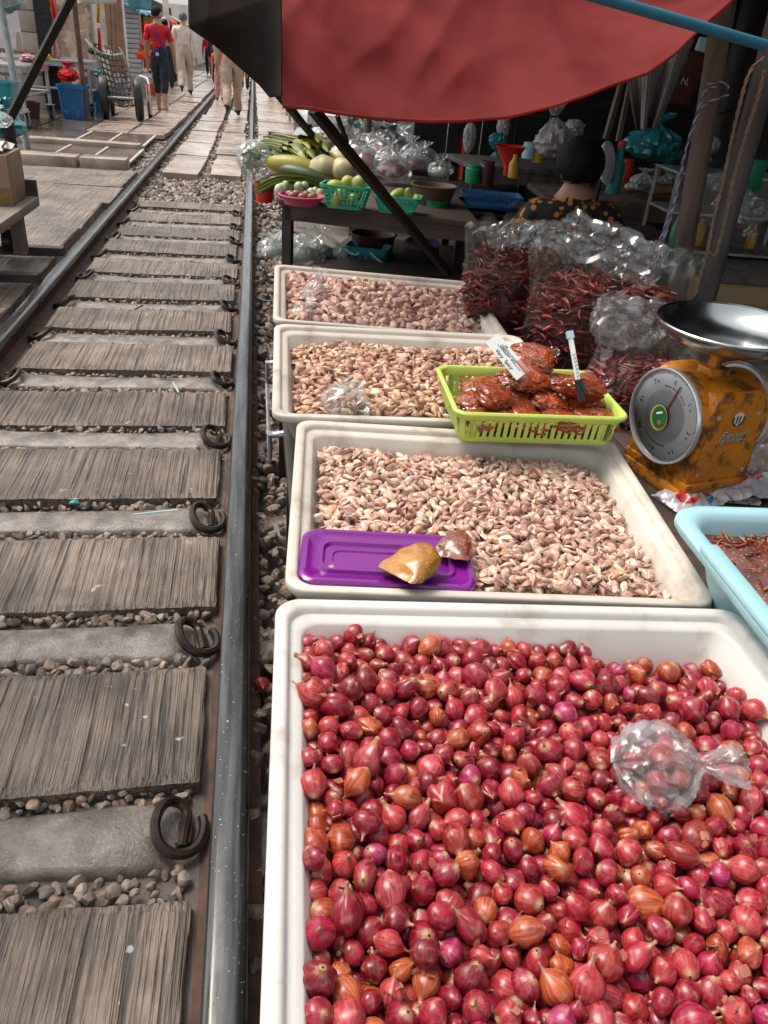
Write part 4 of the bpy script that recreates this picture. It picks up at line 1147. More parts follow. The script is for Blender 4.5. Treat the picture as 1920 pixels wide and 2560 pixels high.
# ------------------------------------------------------------------ chilli bags, basin, posts, awning
def pod(r):
    n = 6; L = 9; V = []; cv = r.uniform(.2, .9); tw = r.uniform(-.5, .5)
    for j in range(L):
        t_ = j/(L-1); rad = (.16, .22, .24, .22, .20, .16, .12, .07, .015)[j]
        for i in range(n):
            a = 2*pi*i/n
            V.append((rad*cos(a)*(1+.3*mnoise.noise(Vector((cos(a), sin(a), t_*4+cv*9))))+cv*(t_-.5)**2*2, rad*sin(a)*.6+tw*(t_-.5)**3*3, (t_-.5)*2))
    T = []
    for j in range(L-1):
        for i in range(n):
            a, b, c, d = j*n+i, j*n+(i+1) % n, (j+1)*n+(i+1) % n, (j+1)*n+i; T += [(a, b, c), (a, c, d)]
    return np.array(V), np.array(T)
PODS = [pod(RND) for q in range(8)]
CH_T = [(.21, .012, .013), (.13, .008, .010), (.30, .022, .013), (.08, .007, .008), (.36, .04, .014), (.17, .010, .015)]
MAT['chilli'] = M('chilli', (1, 1, 1), .30, c2=(.6, .6, .6), sc=60, bst=.2, tint=True, coat=.3)
def chilli_heap(parent, c, rad, n, size, name='chillies'):
    it = []; Q = lying(n)
    for k in range(n):
        d = NPR.normal(size=3); d /= np.linalg.norm(d); d[2] = abs(d[2]) if NPR.random() < .25 else max(d[2], -.75)
        d = d/(np.abs(d)**3.5).sum()**(1/3.5)           # the bag presses the heap square
        V, T = PODS[NPR.integers(8)]; it.append((V, T, Q[k], np.array(c)+d*np.array(rad)*NPR.uniform(.80, 1.0), size*NPR.uniform(.7, 1.2), np.array(CH_T[NPR.integers(6)])))
    o = aggregate(name, it, MAT['chilli']); o.parent = parent; tag(o, kind='stuff'); return o
MAT['dark_red'] = M('dark_red', (.12, .010, .010), .55, c2=(.03, .004, .005), sc=45, bst=.8, bsc=60, bd=.01)
def chilli_bag(loc, sx, sy, h, label, seed, prof, n, fill, axis=(0, 0, 1), mat='film_thick'):
    root = empty('chilli_bag', loc); tag(root, label, 'bag', 'big clear bags of dried chillies')
    bag_skin(root, 'bag_skin', [(a, b*h, c) for a, b, c in prof], MAT[mat], (0, 0, 0), axis, seed=seed, amp=.11, sx=sx, sy=sy, n=72, pleat=5, nvs=5, ks=3.2)
    blob('chilli_core', MAT['dark_red'], root, (0, 0, h*fill*.42), (sx*.88, sy*.88, h*fill*.52), seed, .12)
    chilli_heap(root, (0, 0, h*fill*.42), (sx*.90, sy*.90, h*fill*.54), n, .033)
    return root
OPEN = [(.75, .0, 0), (.96, .04, 0), (1.0, .25, 0), (.98, .5, 0), (.97, .7, 0), (1.0, .86, .2), (1.05, .96, .3), (1.0, 1.0, .3), (.90, .985, .3), (.80, .93, .3), (.72, .86, .3)]
chilli_bag((.985, 2.80, PZ), .165, .14, .41, 'clear bag of dark dried chillies standing behind the farthest tray', 3, OPEN, 950, .84)
chilli_bag((1.235, 2.47, PZ), .275, .19, .42, 'largest clear bag of dried red chillies in front of the wooden post', 27, OPEN, 1700, .78)
ROLL = [(.55, .0, 0), (.9, .05, 0), (1.0, .3, 0), (.92, .55, 0), (.84, .72, .3), (.98, .86, .5), (1.12, .98, .6), (1.02, 1.04, .6), (.80, .98, .6), (.66, .84, .5), (.55, .6, .2)]
chilli_bag((1.235, 2.05, PZ), .20, .15, .30, 'crumpled half empty chilli bag with open top behind the scale pan', 19, ROLL, 480, .55)
# rolled film tops lying over the two standing bags
def film_roll(u0, v0, y0, u1, v1, y1, r, seed, label):
    a, b = Gy(u0, v0, y0), Gy(u1, v1, y1); L = (b-a).length
    prof = [(.3*r, 0, .5), (.9*r, .03*L, .3), (r, .25*L, .1), (1.15*r, .5*L, .1), (.95*r, .75*L, .1), (r, .95*L, .3), (.4*r, L, .5)]
    o = bag_skin(None, 'plastic_film', prof, MAT['film_fold'], a, b-a, seed=seed, amp=.34, n=40, ks=3.6, nvs=9, pleat=4, kz=.22)
    tag(o, label, 'film', 'crumpled clear film over the chilli bags')
film_roll(1052, 510, 2.76, 1230, 500, 2.62, .035, 41, 'rolled clear plastic film along the top of the rear chilli bag')
film_roll(1215, 490, 2.60, 1430, 585, 2.36, .06, 47, 'thick fold of clear plastic film over the largest chilli bag')
film_roll(1290, 690, 2.0, 1420, 700, 2.0, .06, 53, 'loose wad of clear plastic behind the marker and the pan')

# pale blue basin
MAT['basin'] = M('basin', (.36, .62, .68), .34, c2=(.31, .56, .62), sc=3, bst=.06, dirt=(.18, .26, .27), dsc=14, dlo=.66, dhi=.8)
b = MB(); Wb, Db = .56, .66
R = []
for ins, z, r in [(.10, -.20, .05), (.055, -.05, .07), (.03, -.025, .07), (.004, -.022, .07), (.0, -.016, .07), (.0, -.006, .07), (.006, .0, .07), (.024, .002, .065), (.034, -.004, .06), (.040, -.016, .06), (.065, -.10, .06), (.10, -.185, .06), (.16, -.192, .05)]:
    ps = rrect(Wb-2*ins, Db-2*ins, r, z, 6)
    R.append(ps)
b.rings(R)
root = b.build('blue_basin', MAT['basin'], None, (1.092, .835, .462), (.02, .02, -.04)); tag(root, 'pale blue plastic basin of fried chilli at the right edge', 'basin')
h = MB(); h.box((-.265, .06, .002), (.034, .24, .016), bev=.006); h.box((-.262, -.10, .004), (.05, .07, .020), bev=.008); h.build('handle', MAT['basin'], root)
fr = empty('fried_chilli', (1.092, .835, .480), rot=(.02, .02, -.04)); tag(fr, 'brown red fried chilli and shallot mix heaped in the blue basin', 'fried chilli')
HB, HD = .222, .272
def heap(x, y): return -.052+.075*(1-min(1, (abs(x)/HB)**2.5))*(1-min(1, (abs(y)/HD)**2.5))+.012*mnoise.noise(Vector((x*9, y*9, 2)))
b = MB(); b.grid(lambda u, v: ((u-.5)*2*HB, (v-.5)*2*HD, heap((u-.5)*2*HB, (v-.5)*2*HD)), 30, 34); MAT['fried'] = paste_mat('fried', (.035, .006, .003), (.12, .02, .005), (.45, .14, .02), .4); b.build('paste_mound', MAT['fried'], fr, angle=None)
it = []; Q = lying(900)
FT = [(.30, .045, .008), (.16, .018, .006), (.42, .10, .012), (.07, .012, .006), (.5, .17, .03), (.22, .026, .008)]
for k in range(900):
    x, y = NPR.uniform(-HB, HB)*.97, NPR.uniform(-HD, HD)*.97; z = heap(x, y)+NPR.uniform(-.002, .008)
    V, T = PODS[NPR.integers(8)]; it.append((V*np.array([.7, .7, 1]), T, Q[k], np.array([x, y, z]), NPR.uniform(.008, .019), np.array(FT[NPR.integers(6)])))
o = aggregate('fried_shreds', it, MAT['chilli']); o.parent = fr; tag(o, kind='stuff')

# printed plastic packets on the platform
MAT['packet'] = M('packet', (.50, .48, .49), .25, c2=(.36, .34, .36), sc=12, bst=.35, bsc=28, bd=.006, coat=.5)
MAT['print_red'] = M('print_red', (.55, .02, .025), .35, bst=.2, bsc=28); MAT['print_blue'] = M('print_blue', (.03, .18, .45), .35, bst=.2, bsc=28)
def packet(u, v, z, w_, d_, rz, label, seed, red, blue):
    root = empty('printed_packet', Gz(u, v, z), rz); tag(root, label, 'packet', 'printed plastic packets by the scale')
    def hgt(x, y): return .022*(1-abs(x/w_*2)**3)*(1-abs(y/d_*2)**3)+.012*mnoise.noise(Vector((x*28, y*28, seed)))+.006*(1-abs(mnoise.noise(Vector((x*40, y*40, seed+4))))*3)
    q = MB(); q.grid(lambda a, b: ((a-.5)*w_, (b-.5)*d_, max(.001, hgt((a-.5)*w_, (b-.5)*d_))), 26, 20); q.grid(lambda a, b: ((b-.5)*w_, (a-.5)*d_, .0005), 2, 2); q.build('wrapper', MAT['packet'], root, angle=30)
    for mt, n_ in (('print_red', red), ('print_blue', blue)):
        for k in range(n_):
            x0, y0 = rand(-.36, .30)*w_, rand(-.36, .36)*d_; L = rand(.02, .045); an = rand(-.5, .9); q = MB()
            q.grid(lambda a, b: ((lambda X, Y: (X, Y, hgt(X, Y)+.0018))(x0+cos(an)*a*L-sin(an)*(b-.5)*.010*(1+sin(a*9)), y0+sin(an)*a*L+cos(an)*(b-.5)*.010)), 10, 2)
            q.build('print_mark', MAT[mt], root)
packet(1485, 1080, .285, .15, .10, .3, 'clear packet printed red and blue between tray and blue basin', 2, 7, 6)
packet(1560, 1062, .285, .15, .12, -.2, 'white packet with blue and red marks in front of the scale', 5, 6, 5)
packet(1625, 1050, .30, .20, .13, .1, 'pinkish white packet with red print at the right edge', 9, 7, 0)
o = bag_skin(None, 'plastic_bag', scaled(ROUND, .06, .07), MAT['film_milky'], Gz(1640, 1010, .31), (.3, .2, 1), seed=71, amp=.3, n=40, ks=5); tag(o, 'crumpled clear bag beside the foot of the orange scale', 'bag')

# posts, rope and string
MAT['post'] = M('post', (.17, .122, .09), .75, c2=(.075, .055, .042), sc=5, stretch=(4, 4, .6), bst=.5, bsc=26, bd=.006)
MAT['post_grey'] = M('post_grey', (.14, .125, .112), .75, c2=(.065, .058, .052), sc=5, stretch=(4, 4, .6), bst=.5, bsc=26, bd=.006)
def post(p_lo, p_hi, r, mat, label):
    m = MB(); n = 14; P = [Vector(p_lo).lerp(Vector(p_hi), k/n) for k in range(n+1)]
    P = [p+Vector((.008*fbm((p.z*2, r, 1)), .008*fbm((p.z*2, r, 5)), 0)) for p in P]
    m.tube(P, r, 14, True, [r*(1+.06*fbm((p.z*3, 2, r*50))) for p in P]); o = m.build('wooden_post', MAT[mat], None); tag(o, label, 'post', 'posts of the stall'); return o
def extend(u0, v0, u1, v1, y, zlo, zhi):
    a, b = Gy(u0, v0, y), Gy(u1, v1, y); d = (b-a)/(b.z-a.z); return a+d*(zlo-a.z), a+d*(zhi-a.z)
a, b = extend(1462, 640, 1556, 60, 3.0, -.15, 2.3); post(a, b, .039, 'post', 'brown wooden post with purple string behind the chilli bags')
a2, b2 = extend(1520, 650, 1640, 205, 2.95, -.15, 2.3); post(a2, b2, .044, 'post_grey', 'grey wooden post with brown rope at the right edge')
MAT['rope'] = M('rope', (.34, .235, .15), .85, c2=(.20, .13, .08), sc=40, bst=.6, bsc=160, bd=.003)
MAT['string'] = M('string', (.55, .54, .58), .7, c2=(.20, .18, .26), sc=50, bst=.2)
def rope(pts, r, mat, label, cat='rope', name='rope', twist=90, strands=2):
    fine = []
    for i in range(len(pts)-1):
        p0, p1, p2, p3 = [Vector(pts[max(0, min(len(pts)-1, i+k))]) for k in (-1, 0, 1, 2)]
        for s in range(24):
            t_ = s/24; fine.append(.5*((2*p1)+(-p0+p2)*t_+(2*p0-5*p1+4*p2-p3)*t_*t_+(-p0+3*p1-3*p2+p3)*t_**3))
    fine.append(Vector(pts[-1])); root = empty(name, fine[-1]); tag(root, label, cat)
    for s in range(strands):
        q = MB(); P = []; L = 0
        for i, p in enumerate(fine):
            if i: L += (p-fine[i-1]).length
            a_ = L*twist+2*pi*s/strands; t_ = (fine[min(i+1, len(fine)-1)]-fine[max(i-1, 0)]).normalized(); e1 = t_.orthogonal().normalized(); e2 = t_.cross(e1)
            P.append(p+(e1*cos(a_)+e2*sin(a_))*r*.55-fine[-1])
        q.tube(P, r*.62, 6); q.build('strand', mat[s % len(mat)], root)
RP = lambda L, y: [Gy(u, v, y) for u, v in L]
rope(RP([(1650, 125), (1618, 160), (1590, 260), (1560, 400), (1540, 480), (1528, 540), (1500, 640)], 2.86), .0065, [MAT['rope']], 'looped brown rope hanging down the grey post on its left side')
rope(RP([(1652, 150), (1640, 200), (1612, 290), (1585, 385), (1565, 480), (1545, 550), (1530, 545)], 2.84), .0065, [MAT['rope']], 'brown rope strand hanging across the front of the grey post')
MAT['string_dark'] = M('string_dark', (.10, .07, .22), .7, bst=0)
rope(RP([(1548, 188), (1525, 195), (1513, 225), (1485, 310), (1470, 380), (1455, 440), (1425, 520), (1412, 560)], 2.9), .0042, [MAT['string'], MAT['string_dark']], 'purple and white twisted string tied round the brown post', 'string', 'string', 140)
rope(RP([(1574, 205), (1530, 222), (1508, 248), (1475, 350), (1460, 430), (1440, 500), (1425, 545), (1405, 590)], 2.88), .0036, [MAT['string'], MAT['string_dark']], 'second strand of purple string falling onto the chilli bag', 'string', 'string', 140)
rope(RP([(1528, 184), (1548, 178), (1570, 182), (1574, 190)], 2.92), .0042, [MAT['string'], MAT['string_dark']], 'short loop of purple string knotted high on the brown post', 'string', 'string', 140)

# awning
MAT['awning'] = M('awning', (.42, .062, .054), .85, c2=(.30, .034, .031), sc=4, bst=.3, bsc=220, bd=.002, trans=.58)
MAT['awning_dark'] = M('awning_dark', (.028, .019, .015), .9, c2=(.014, .010, .009), sc=3, bst=.2, bsc=200, bd=.002, spec=.15)
def wrinkle(p, seed): return .060*(1-2.4*abs(mnoise.noise(Vector((p.x*2.2+p.z*1.5, p.z*1.1, seed)))))+.022*(1-2*abs(mnoise.noise(Vector((p.x*6-p.z*3, p.z*2.5, seed+4)))))
EDGE = [(611, 231), (664, 236), (735, 248), (810, 257), (925, 264), (994, 263), (1094, 256), (1194, 232), (1314, 188), (1395, 161), (1455, 117), (1495, 76), (1571, 8), (1610, -40)]
def awn(u, v):
    i = u*(len(EDGE)-1); k = min(int(i), len(EDGE)-2); f = i-k
    e0, e1 = EDGE[k], EDGE[k+1]; pu, pv = e0[0]*(1-f)+e1[0]*f, e0[1]*(1-f)+e1[1]*f
    lo = Gy(pu, pv, 2.62)
    top = Vector((.10+u*2.1, 2.62+.75*v, 1.0+.95*v+.0*u))
    hi = Vector((.02+u*1.75, 3.35, 1.92+.10*sin(u*3)))
    p = lo.lerp(hi, v)
    sag = .10*sin(pi*v)*(.4+u)
    w_ = .05*sin(u*13+v*7)*v+.16*mnoise.noise(Vector((u*4.5+v*1.6, v*2.4, 3)))*min(1, v*2.2)+.02*mnoise.noise(Vector((u*11+v*6, v*3, 9)))*min(1, v*4)
    q = p+Vector((0, sag*.8-w_, -sag)); return q+Vector((0, -wrinkle(q, 3)*min(1, .25+v*3), 0))
b = MB(); b.grid(awn, 130, 70); o = b.build('red_awning', MAT['awning'], None, angle=None); tag(o, 'faded red cloth awning sagging across the top of the stall', 'awning')
sm = o.modifiers.new('thickness', 'SOLIDIFY'); sm.thickness = .003
hm_ = MB(); hm_.tube([awn(k/80, 0.0)+Vector((0, -.002, .004)) for k in range(81)], .006, 6); hm_.build('hem', MAT['awning'], o, angle=None)
TIP = [(412, -60), (412, 60), (470, 100), (520, 145), (560, 180), (583, 208)]
def dawn(u, v):
    i = v*(len(TIP)-1); k = min(int(i), len(TIP)-2); f = i-k
    a_ = (TIP[k][0]*(1-f)+TIP[k+1][0]*f, TIP[k][1]*(1-f)+TIP[k+1][1]*f)
    b_ = (608, -60+v*265)
    pu, pv = a_[0]*(1-u)+b_[0]*u, a_[1]*(1-u)+b_[1]*u
    q = Gy(pu, pv, 2.95-.33*u); return q+Vector((0, -wrinkle(q, 8)*1.2, 0))
b = MB(); b.grid(dawn, 50, 60); o = b.build('brown_awning_flap', MAT['awning_dark'], None, angle=None); tag(o, 'dark brown cloth flap hanging to a point left of the red awning', 'awning flap')
sm = o.modifiers.new('thickness', 'SOLIDIFY'); sm.thickness = .003
MAT['strut'] = M('strut', (.014, .011, .010), .7, c2=(.028, .019, .015), sc=7, bst=.2, spec=.2)
def strut(p0, p1, wd, th, label, mat='strut', round_=False):
    q = MB(); p0, p1 = Vector(p0), Vector(p1)
    q.tube([Vector(), p1-p0], wd/2, 10) if round_ else q.bar((0, 0, 0), p1-p0, wd, th)
    o = q.build('pole' if round_ else 'strut', MAT[mat], None, p0); tag(o, label, 'pole', 'awning poles'); return o
strut(Gy(676, 236, 3.02), Gz(968, 590, .33), .038, .03, 'thick dark wooden strut slanting from awning across the vegetable stall')
strut(Gy(590, 190, 4.2), Gy(684, 304, 5.2), .03, .03, 'thinner dark strut slanting behind the awning corner')
strut(Gy(728, 250, 5.2), Gy(750, 308, 5.3), .022, .022, 'short dark upright behind the thick slanting strut')
MAT['blue_pipe'] = M('blue_pipe', (.006, .11, .18), .55, c2=(.004, .08, .14), sc=5, bst=.1)
a_ = Gy(1290, -7, 1.62); b_ = Gy(1652, 98, 1.62); strut(a_-(b_-a_)*.6, b_, .021, 0, 'blue painted pipe crossing the top right corner', 'blue_pipe', True)
# ------------------------------------------------------------------ people
def limb(a, b, f): return Vector(a).lerp(Vector(b), f)
def body_mesh(J, E, zones, sub=2, fold=.011):
    """one continuous skin grown over a skeleton; J name->(x,y,z,r[,r2]), E edges, zones: edge index -> material slot"""
    names = list(J); me = bpy.data.meshes.new('body_skeleton')
    me.from_pydata([J[n][:3] for n in names], [(names.index(a), names.index(b)) for a, b in E], [])
    o = bpy.data.objects.new('body_skeleton', me); COL.objects.link(o)
    o.modifiers.new('s', 'SKIN').use_smooth_shade = True
    ss = o.modifiers.new('u', 'SUBSURF'); ss.levels = sub; ss.render_levels = sub
    for i, n in enumerate(names):
        v = me.skin_vertices[0].data[i]; r = J[n][3]; v.radius = (r, J[n][4] if len(J[n]) > 4 else r); v.use_root = (i == 0)
    dg = bpy.context.evaluated_depsgraph_get(); out = bpy.data.meshes.new_from_object(o.evaluated_get(dg)); bpy.data.objects.remove(o)
    segs = [(Vector(J[a][:3]), Vector(J[b][:3])) for a, b in E]
    for p in out.polygons:
        c = p.center; best, bi = 1e9, 0
        for k, (a, b) in enumerate(segs):
            d = b-a; t_ = max(0, min(1, (c-a).dot(d)/max(d.length_squared, 1e-9))); q = (a+d*t_-c).length
            if q < best: best, bi = q, k
        p.material_index = zones[bi]; p.use_smooth = True
    cl = set()
    for p in out.polygons:
        if p.material_index in (1, 2): cl.update(p.vertices)
    for i in cl:                                      # folds in the clothes
        v = out.vertices[i]; c = v.co; d = Vector((c.x*15, c.y*15, c.z*9+len(J)))
        v.co = c+v.normal*fold*((.3-abs(mnoise.noise(d)))*1.6+.6*mnoise.noise(d*2.3))
    out.name = 'body'; return out
MAT['skin'] = M('skin', (.42, .235, .15), .55, c2=(.36, .19, .12), sc=6, bst=.05)
MAT['hair'] = M('hair', (.010, .009, .008), .75, c2=(.004, .004, .004), sc=30, stretch=(1, 1, .2), bst=.5, bsc=60, bd=.004, spec=.2)
MAT['hair_grey'] = M('hair_grey', (.10, .10, .105), .6, c2=(.045, .045, .05), sc=30, bst=.5, bsc=60, bd=.004)
def cloth(n, c, k=.75, **kw): MAT[n] = M(n, c, .85, c2=tuple(x*k for x in c), sc=7, bst=.9, bsc=11, bd=.05, **kw)
cloth('red_cloth', (.60, .012, .022)); cloth('navy_cloth', (.012, .020, .030)); cloth('beige_cloth', (.52, .41, .32)); cloth('cream_cloth', (.66, .58, .50)); cloth('khaki_cloth', (.46, .35, .25))
cloth('orange_cloth', (.75, .06, .025)); cloth('pink_cloth', (.70, .36, .36)); cloth('black_cloth', (.018, .018, .02)); cloth('white_cloth', (.70, .70, .69)); cloth('purple_cloth', (.10, .03, .20)); cloth('blue_cloth', (.12, .38, .52)); cloth('yellow_cloth', (.75, .48, .03)); cloth('green_cloth', (.012, .085, .03))
MAT['black_leather'] = M('black_leather', (.012, .012, .012), .35, bst=.1)
MAT['flipflop'] = M('flipflop', (.60, .28, .25), .6, bst=.1)
def person(loc, rz, H, label, shirt, trousers, shoes, hair='hair', stride=.0, lift=0, armL=0, armR=0, longsleeve=True, longleg=True, turn=0, girth=1.0):
    g = girth; s = stride
    J = {'pelvis': (0, 0, .525, .082*g, .062*g), 'waist': (0, 0, .60, .080*g, .058*g), 'chest': (0, 0, .715, .094*g, .062*g), 'neckb': (0, -.005, .805, .055*g, .045), 'neck': (0, .004, .85, .030, .030), 'head': (0, .012, .900, .049, .056), 'crown': (0, .006, .955, .040, .046),
         'nose': (.0+.072*sin(turn), .072*cos(turn), .893, .010, .010), 'chin': (.045*sin(turn), .04*cos(turn), .868, .022, .022)}
    E = [('pelvis', 'waist'), ('waist', 'chest'), ('chest', 'neckb'), ('neckb', 'neck'), ('neck', 'head'), ('head', 'crown'), ('head', 'nose'), ('neck', 'chin')]
    Z = [2, 1, 1, 0, 0, 0, 0, 0]
    for k, (sx, sw, ar) in enumerate(((-1, s, armL), (1, -s, armR))):
        n = 'L' if sx < 0 else 'R'; a = .105*g
        sh = Vector((sx*a, 0, .785)); el = sh+Vector((sx*.03, .18*sin(ar), -.175*cos(ar))); wr = el+Vector((sx*.004, .165*sin(ar+.25), -.155*cos(ar+.25))); hd = wr+Vector((0, .03*sin(ar+.2), -.05))
        J['sh'+n] = (*sh, .040*g, .040*g); J['sl'+n] = (*limb(sh, el, .7), .036*g, .036*g); J['el'+n] = (*el, .029*g if longsleeve else .024, .029*g if longsleeve else .024); J['wr'+n] = (*wr, .022 if longsleeve else .016, .022 if longsleeve else .016); J['hd'+n] = (*hd, .020, .012)
        E += [('chest', 'sh'+n), ('sh'+n, 'sl'+n), ('sl'+n, 'el'+n), ('el'+n, 'wr'+n), ('wr'+n, 'hd'+n)]; Z += [1, 1, 1 if longsleeve else 0, 1 if longsleeve else 0, 0]
        for f, (dx, dy, L) in enumerate(((-.010, .0, .042), (-.003, .002, .048), (.004, .002, .046), (.011, 0, .036), (.0, .016, .026))):
            t0 = hd+Vector((dy*.3, dx, -.012)); t1 = t0+Vector((dy*.1, dx*.4+.012*(f == 4), -L)); J['f%d%s' % (f, n)] = (*t1, .0052, .0052); E.append(('hd'+n, 'f%d%s' % (f, n))); Z.append(0)
        hp = Vector((sx*.048*g, 0, .49)); kn = Vector((sx*.052, .24*sin(sw), .49-.225*cos(sw))); up = lift if sw < 0 else 0
        an = kn+Vector((0, .235*sin(min(sw, sw*.3)-up), -.225*cos(min(sw, sw*.3)-up))); to = an+Vector((sx*.008, .085*cos(up), -.026-.07*sin(up)))
        J['hp'+n] = (*hp, .062*g, .060*g); J['th'+n] = (*limb(hp, kn, .5), .055*g, .055*g); J['kn'+n] = (*kn, .045*g, .045*g); J['cf'+n] = (*limb(kn, an, .45), .042*g if longleg else .034, .042*g if longleg else .034); J['an'+n] = (*an, .036*g if longleg else .022, .036*g if longleg else .022); J['hl'+n] = (*(an+Vector((0, -.012, -.022))), .022, .020); J['to'+n] = (*to, .027, .017)
        E += [('pelvis', 'hp'+n), ('hp'+n, 'th'+n), ('th'+n, 'kn'+n), ('kn'+n, 'cf'+n), ('cf'+n, 'an'+n), ('an'+n, 'hl'+n), ('hl'+n, 'to'+n)]; Z += [2, 2, 2, 2, 2 if longleg else 0, 3, 3]
    me = body_mesh(J, E, Z)
    zmin = min(v.co.z for v in me.vertices)
    root = empty('person', (loc[0], loc[1], loc[2]-zmin*H), rz); root.scale = (H, H, H); tag(root, label, 'person')
    body = link('body', me, [MAT['skin'], MAT[shirt], MAT[trousers], MAT[shoes]], root)
    V, T = ICO[4]; V = V.copy(); d = np.array([sin(turn), cos(turn)])
    f = V[:, :2]@d; lim = np.clip((V[:, 2]+.62-1.0*np.clip(f, 0, 1))*4, 0, 1)
    V = V*(np.array([.0, .0, .0])+np.array([.0575, .064, .062]))
    V *= (1+.05*np.array([mnoise.noise(Vector(v)*60) for v in V]))[:, None]
    keep = lim > .05; tri = [t_ for t_ in T if keep[t_].all()]
    hm = np_mesh('hair', V+np.array([0, .004, .918]), tri); link('hair', hm, MAT[hair], root)
    return root, J, H
def strap(root, pts, w_, mat, name):
    b = MB()
    for a, c in zip(pts[:-1], pts[1:]): b.bar(a, c, w_, .006, (0, -1, 0.2))
    b.build(name, MAT[mat], root)
r_, J, H = person((-1.71, 17.3, -.02), -.12, 1.76, 'person in red shirt and dark cropped leggings walking away from camera', 'red_cloth', 'navy_cloth', 'flipflop', 'hair', stride=.22, armL=-.05, armR=.25, longsleeve=False, longleg=False, turn=1.1)
strap(r_, [(-.05, -.05, .80), (-.02, -.075, .74), (.04, -.075, .66), (.088, -.045, .58)], .018, 'purple_cloth', 'bag_strap')
b = MB(); b.box((-.02, -.078, .575), (.07, .02, .045), bev=.006); b.build('pouch', MAT['purple_cloth'], r_)
b = MB(); b.box((.0, -.085, .54), (.035, .008, .03), bev=.004); b.build('key_tag', MAT['white_cloth'], r_)
person((-1.70, 23.5, -.02), .05, 1.88, 'man in off white jacket and beige trousers behind the red shirt', 'cream_cloth', 'beige_cloth', 'black_leather', 'hair_grey', stride=-.28, lift=.5, armL=.1, armR=-.1, girth=1.12)
rB, J, H = person((-.36, 17.2, -.02), .02, 1.88, 'man in beige shirt and khaki trousers walking between the rails', 'beige_cloth', 'khaki_cloth', 'black_leather', 'hair', stride=-.25, lift=.5, armL=.05, armR=.1, girth=1.12)
person((-.80, 22.4, -.05), .0, 1.28, 'child in orange shirt and pink trousers beside the rail', 'orange_cloth', 'pink_cloth', 'black_leather', 'hair', stride=.15, longsleeve=False)
person((-1.30, 33.0, -.05), .1, 1.8, 'distant person in dark dress farther down the track', 'black_cloth', 'black_cloth', 'black_leather', 'hair', stride=.15)
person((-.65, 36.0, -.05), pi, 1.84, 'distant person in white shirt facing the camera down the track', 'white_cloth', 'khaki_cloth', 'black_leather', 'hair', stride=.1, longsleeve=False)

# vendor seated behind the bags, seen from behind
def pattern_mat():
    m, t, b = new_mat('leaf_print'); v = coords(t)
    vo = t.nodes.new('ShaderNodeTexVoronoi'); t.links.new(v, vo.inputs['Vector']); vo.inputs['Scale'].default_value = 30; vo.inputs['Randomness'].default_value = .9
    n = noise(t, v, 30, 3); ad = t.nodes.new('ShaderNodeMath'); ad.operation = 'MULTIPLY_ADD'; t.links.new(n, ad.inputs[0]); ad.inputs[1].default_value = .35; t.links.new(vo.outputs['Distance'], ad.inputs[2])
    col = mix(t, ramp(t, ad.outputs[0], [(.50, 0.), (.56, 1.)]), (.50, .17, .03), (.012, .011, .011))
    t.links.new(col, b.inputs['Base Color']); b.inputs['Roughness'].default_value = .85; bump(t, b, noise(t, v, 9), .5, .02); return m
MAT['leaf_print'] = pattern_mat()
VH = Vector(Gy(1250, 356, 3.55))
J = {'pelvis': (0, .02, .22, .17, .14), 'waist': (0, -.01, .36, .155, .115), 'chest': (0, .0, .60, .17, .115), 'neckb': (0, .02, .735, .10, .075), 'neck': (-.005, .035, .79, .052, .052), 'head': (0, .05, .87, .083, .095), 'crown': (0, .04, .95, .066, .078), 'nose': (.05, .165, .855, .016, .016), 'chin': (.03, .12, .80, .036, .036),
     'earL': (-.09, .04, .86, .014, .02), 'earR': (.09, .06, .86, .014, .02)}
E = [('pelvis', 'waist'), ('waist', 'chest'), ('chest', 'neckb'), ('neckb', 'neck'), ('neck', 'head'), ('head', 'crown'), ('head', 'nose'), ('neck', 'chin'), ('head', 'earL'), ('head', 'earR')]; Z = [1, 1, 1, 0, 0, 0, 0, 0, 0, 0]
for sx, n in ((-1, 'L'), (1, 'R')):
    pts = [('sh', (sx*.19, .0, .70), .075, 1), ('el', (sx*.25, .10, .40), .058, 1), ('wr', (sx*.16, .33, .36), .030, 0), ('hd', (sx*.13, .41, .36), .032, 0)]; prev = 'chest'
    for nm, p, r, z in pts: J[nm+n] = (*p, r, r*.9); E.append((prev, nm+n)); Z.append(z); prev = nm+n
    for f in range(5):
        J['f%d%s' % (f, n)] = (sx*.13+(f-2)*.016, .41+(.075 if f else .04), .345-.01*f, .009, .009); E.append(('hd'+n, 'f%d%s' % (f, n))); Z.append(0)
    prev = 'pelvis'
    for nm, p, r, z in [('hp', (sx*.11, .06, .17), .10, 2), ('kn', (sx*.17, .42, .24), .072, 2), ('an', (sx*.15, .44, -.10), .05, 2), ('to', (sx*.16, .58, -.14), .035, 0)]: J[nm+n] = (*p, r, r); E.append((prev, nm+n)); Z.append(z); prev = nm+n
me = body_mesh(J, E, Z); root = empty('person', (VH.x, VH.y-.04, VH.z-.885), -.15); tag(root, 'seated vendor in orange and black leaf print top seen from behind', 'person')
link('body', me, [MAT['skin'], MAT['leaf_print'], MAT['black_cloth']], root)
V, T = ICO[4]; V = V.copy(); f = V[:, 1]*cos(.35)+V[:, 0]*sin(.35); keep = (V[:, 2]+.70-1.15*np.clip(f, 0, 1)) > 0
V = V*np.array([.106, .118, .112]); V *= (1+.05*np.array([mnoise.noise(Vector(v)*25) for v in V]))[:, None]
link('hair', np_mesh('hair', V+np.array([0, .042, .892]), [t_ for t_ in T if keep[t_].all()]), MAT['hair'], root)
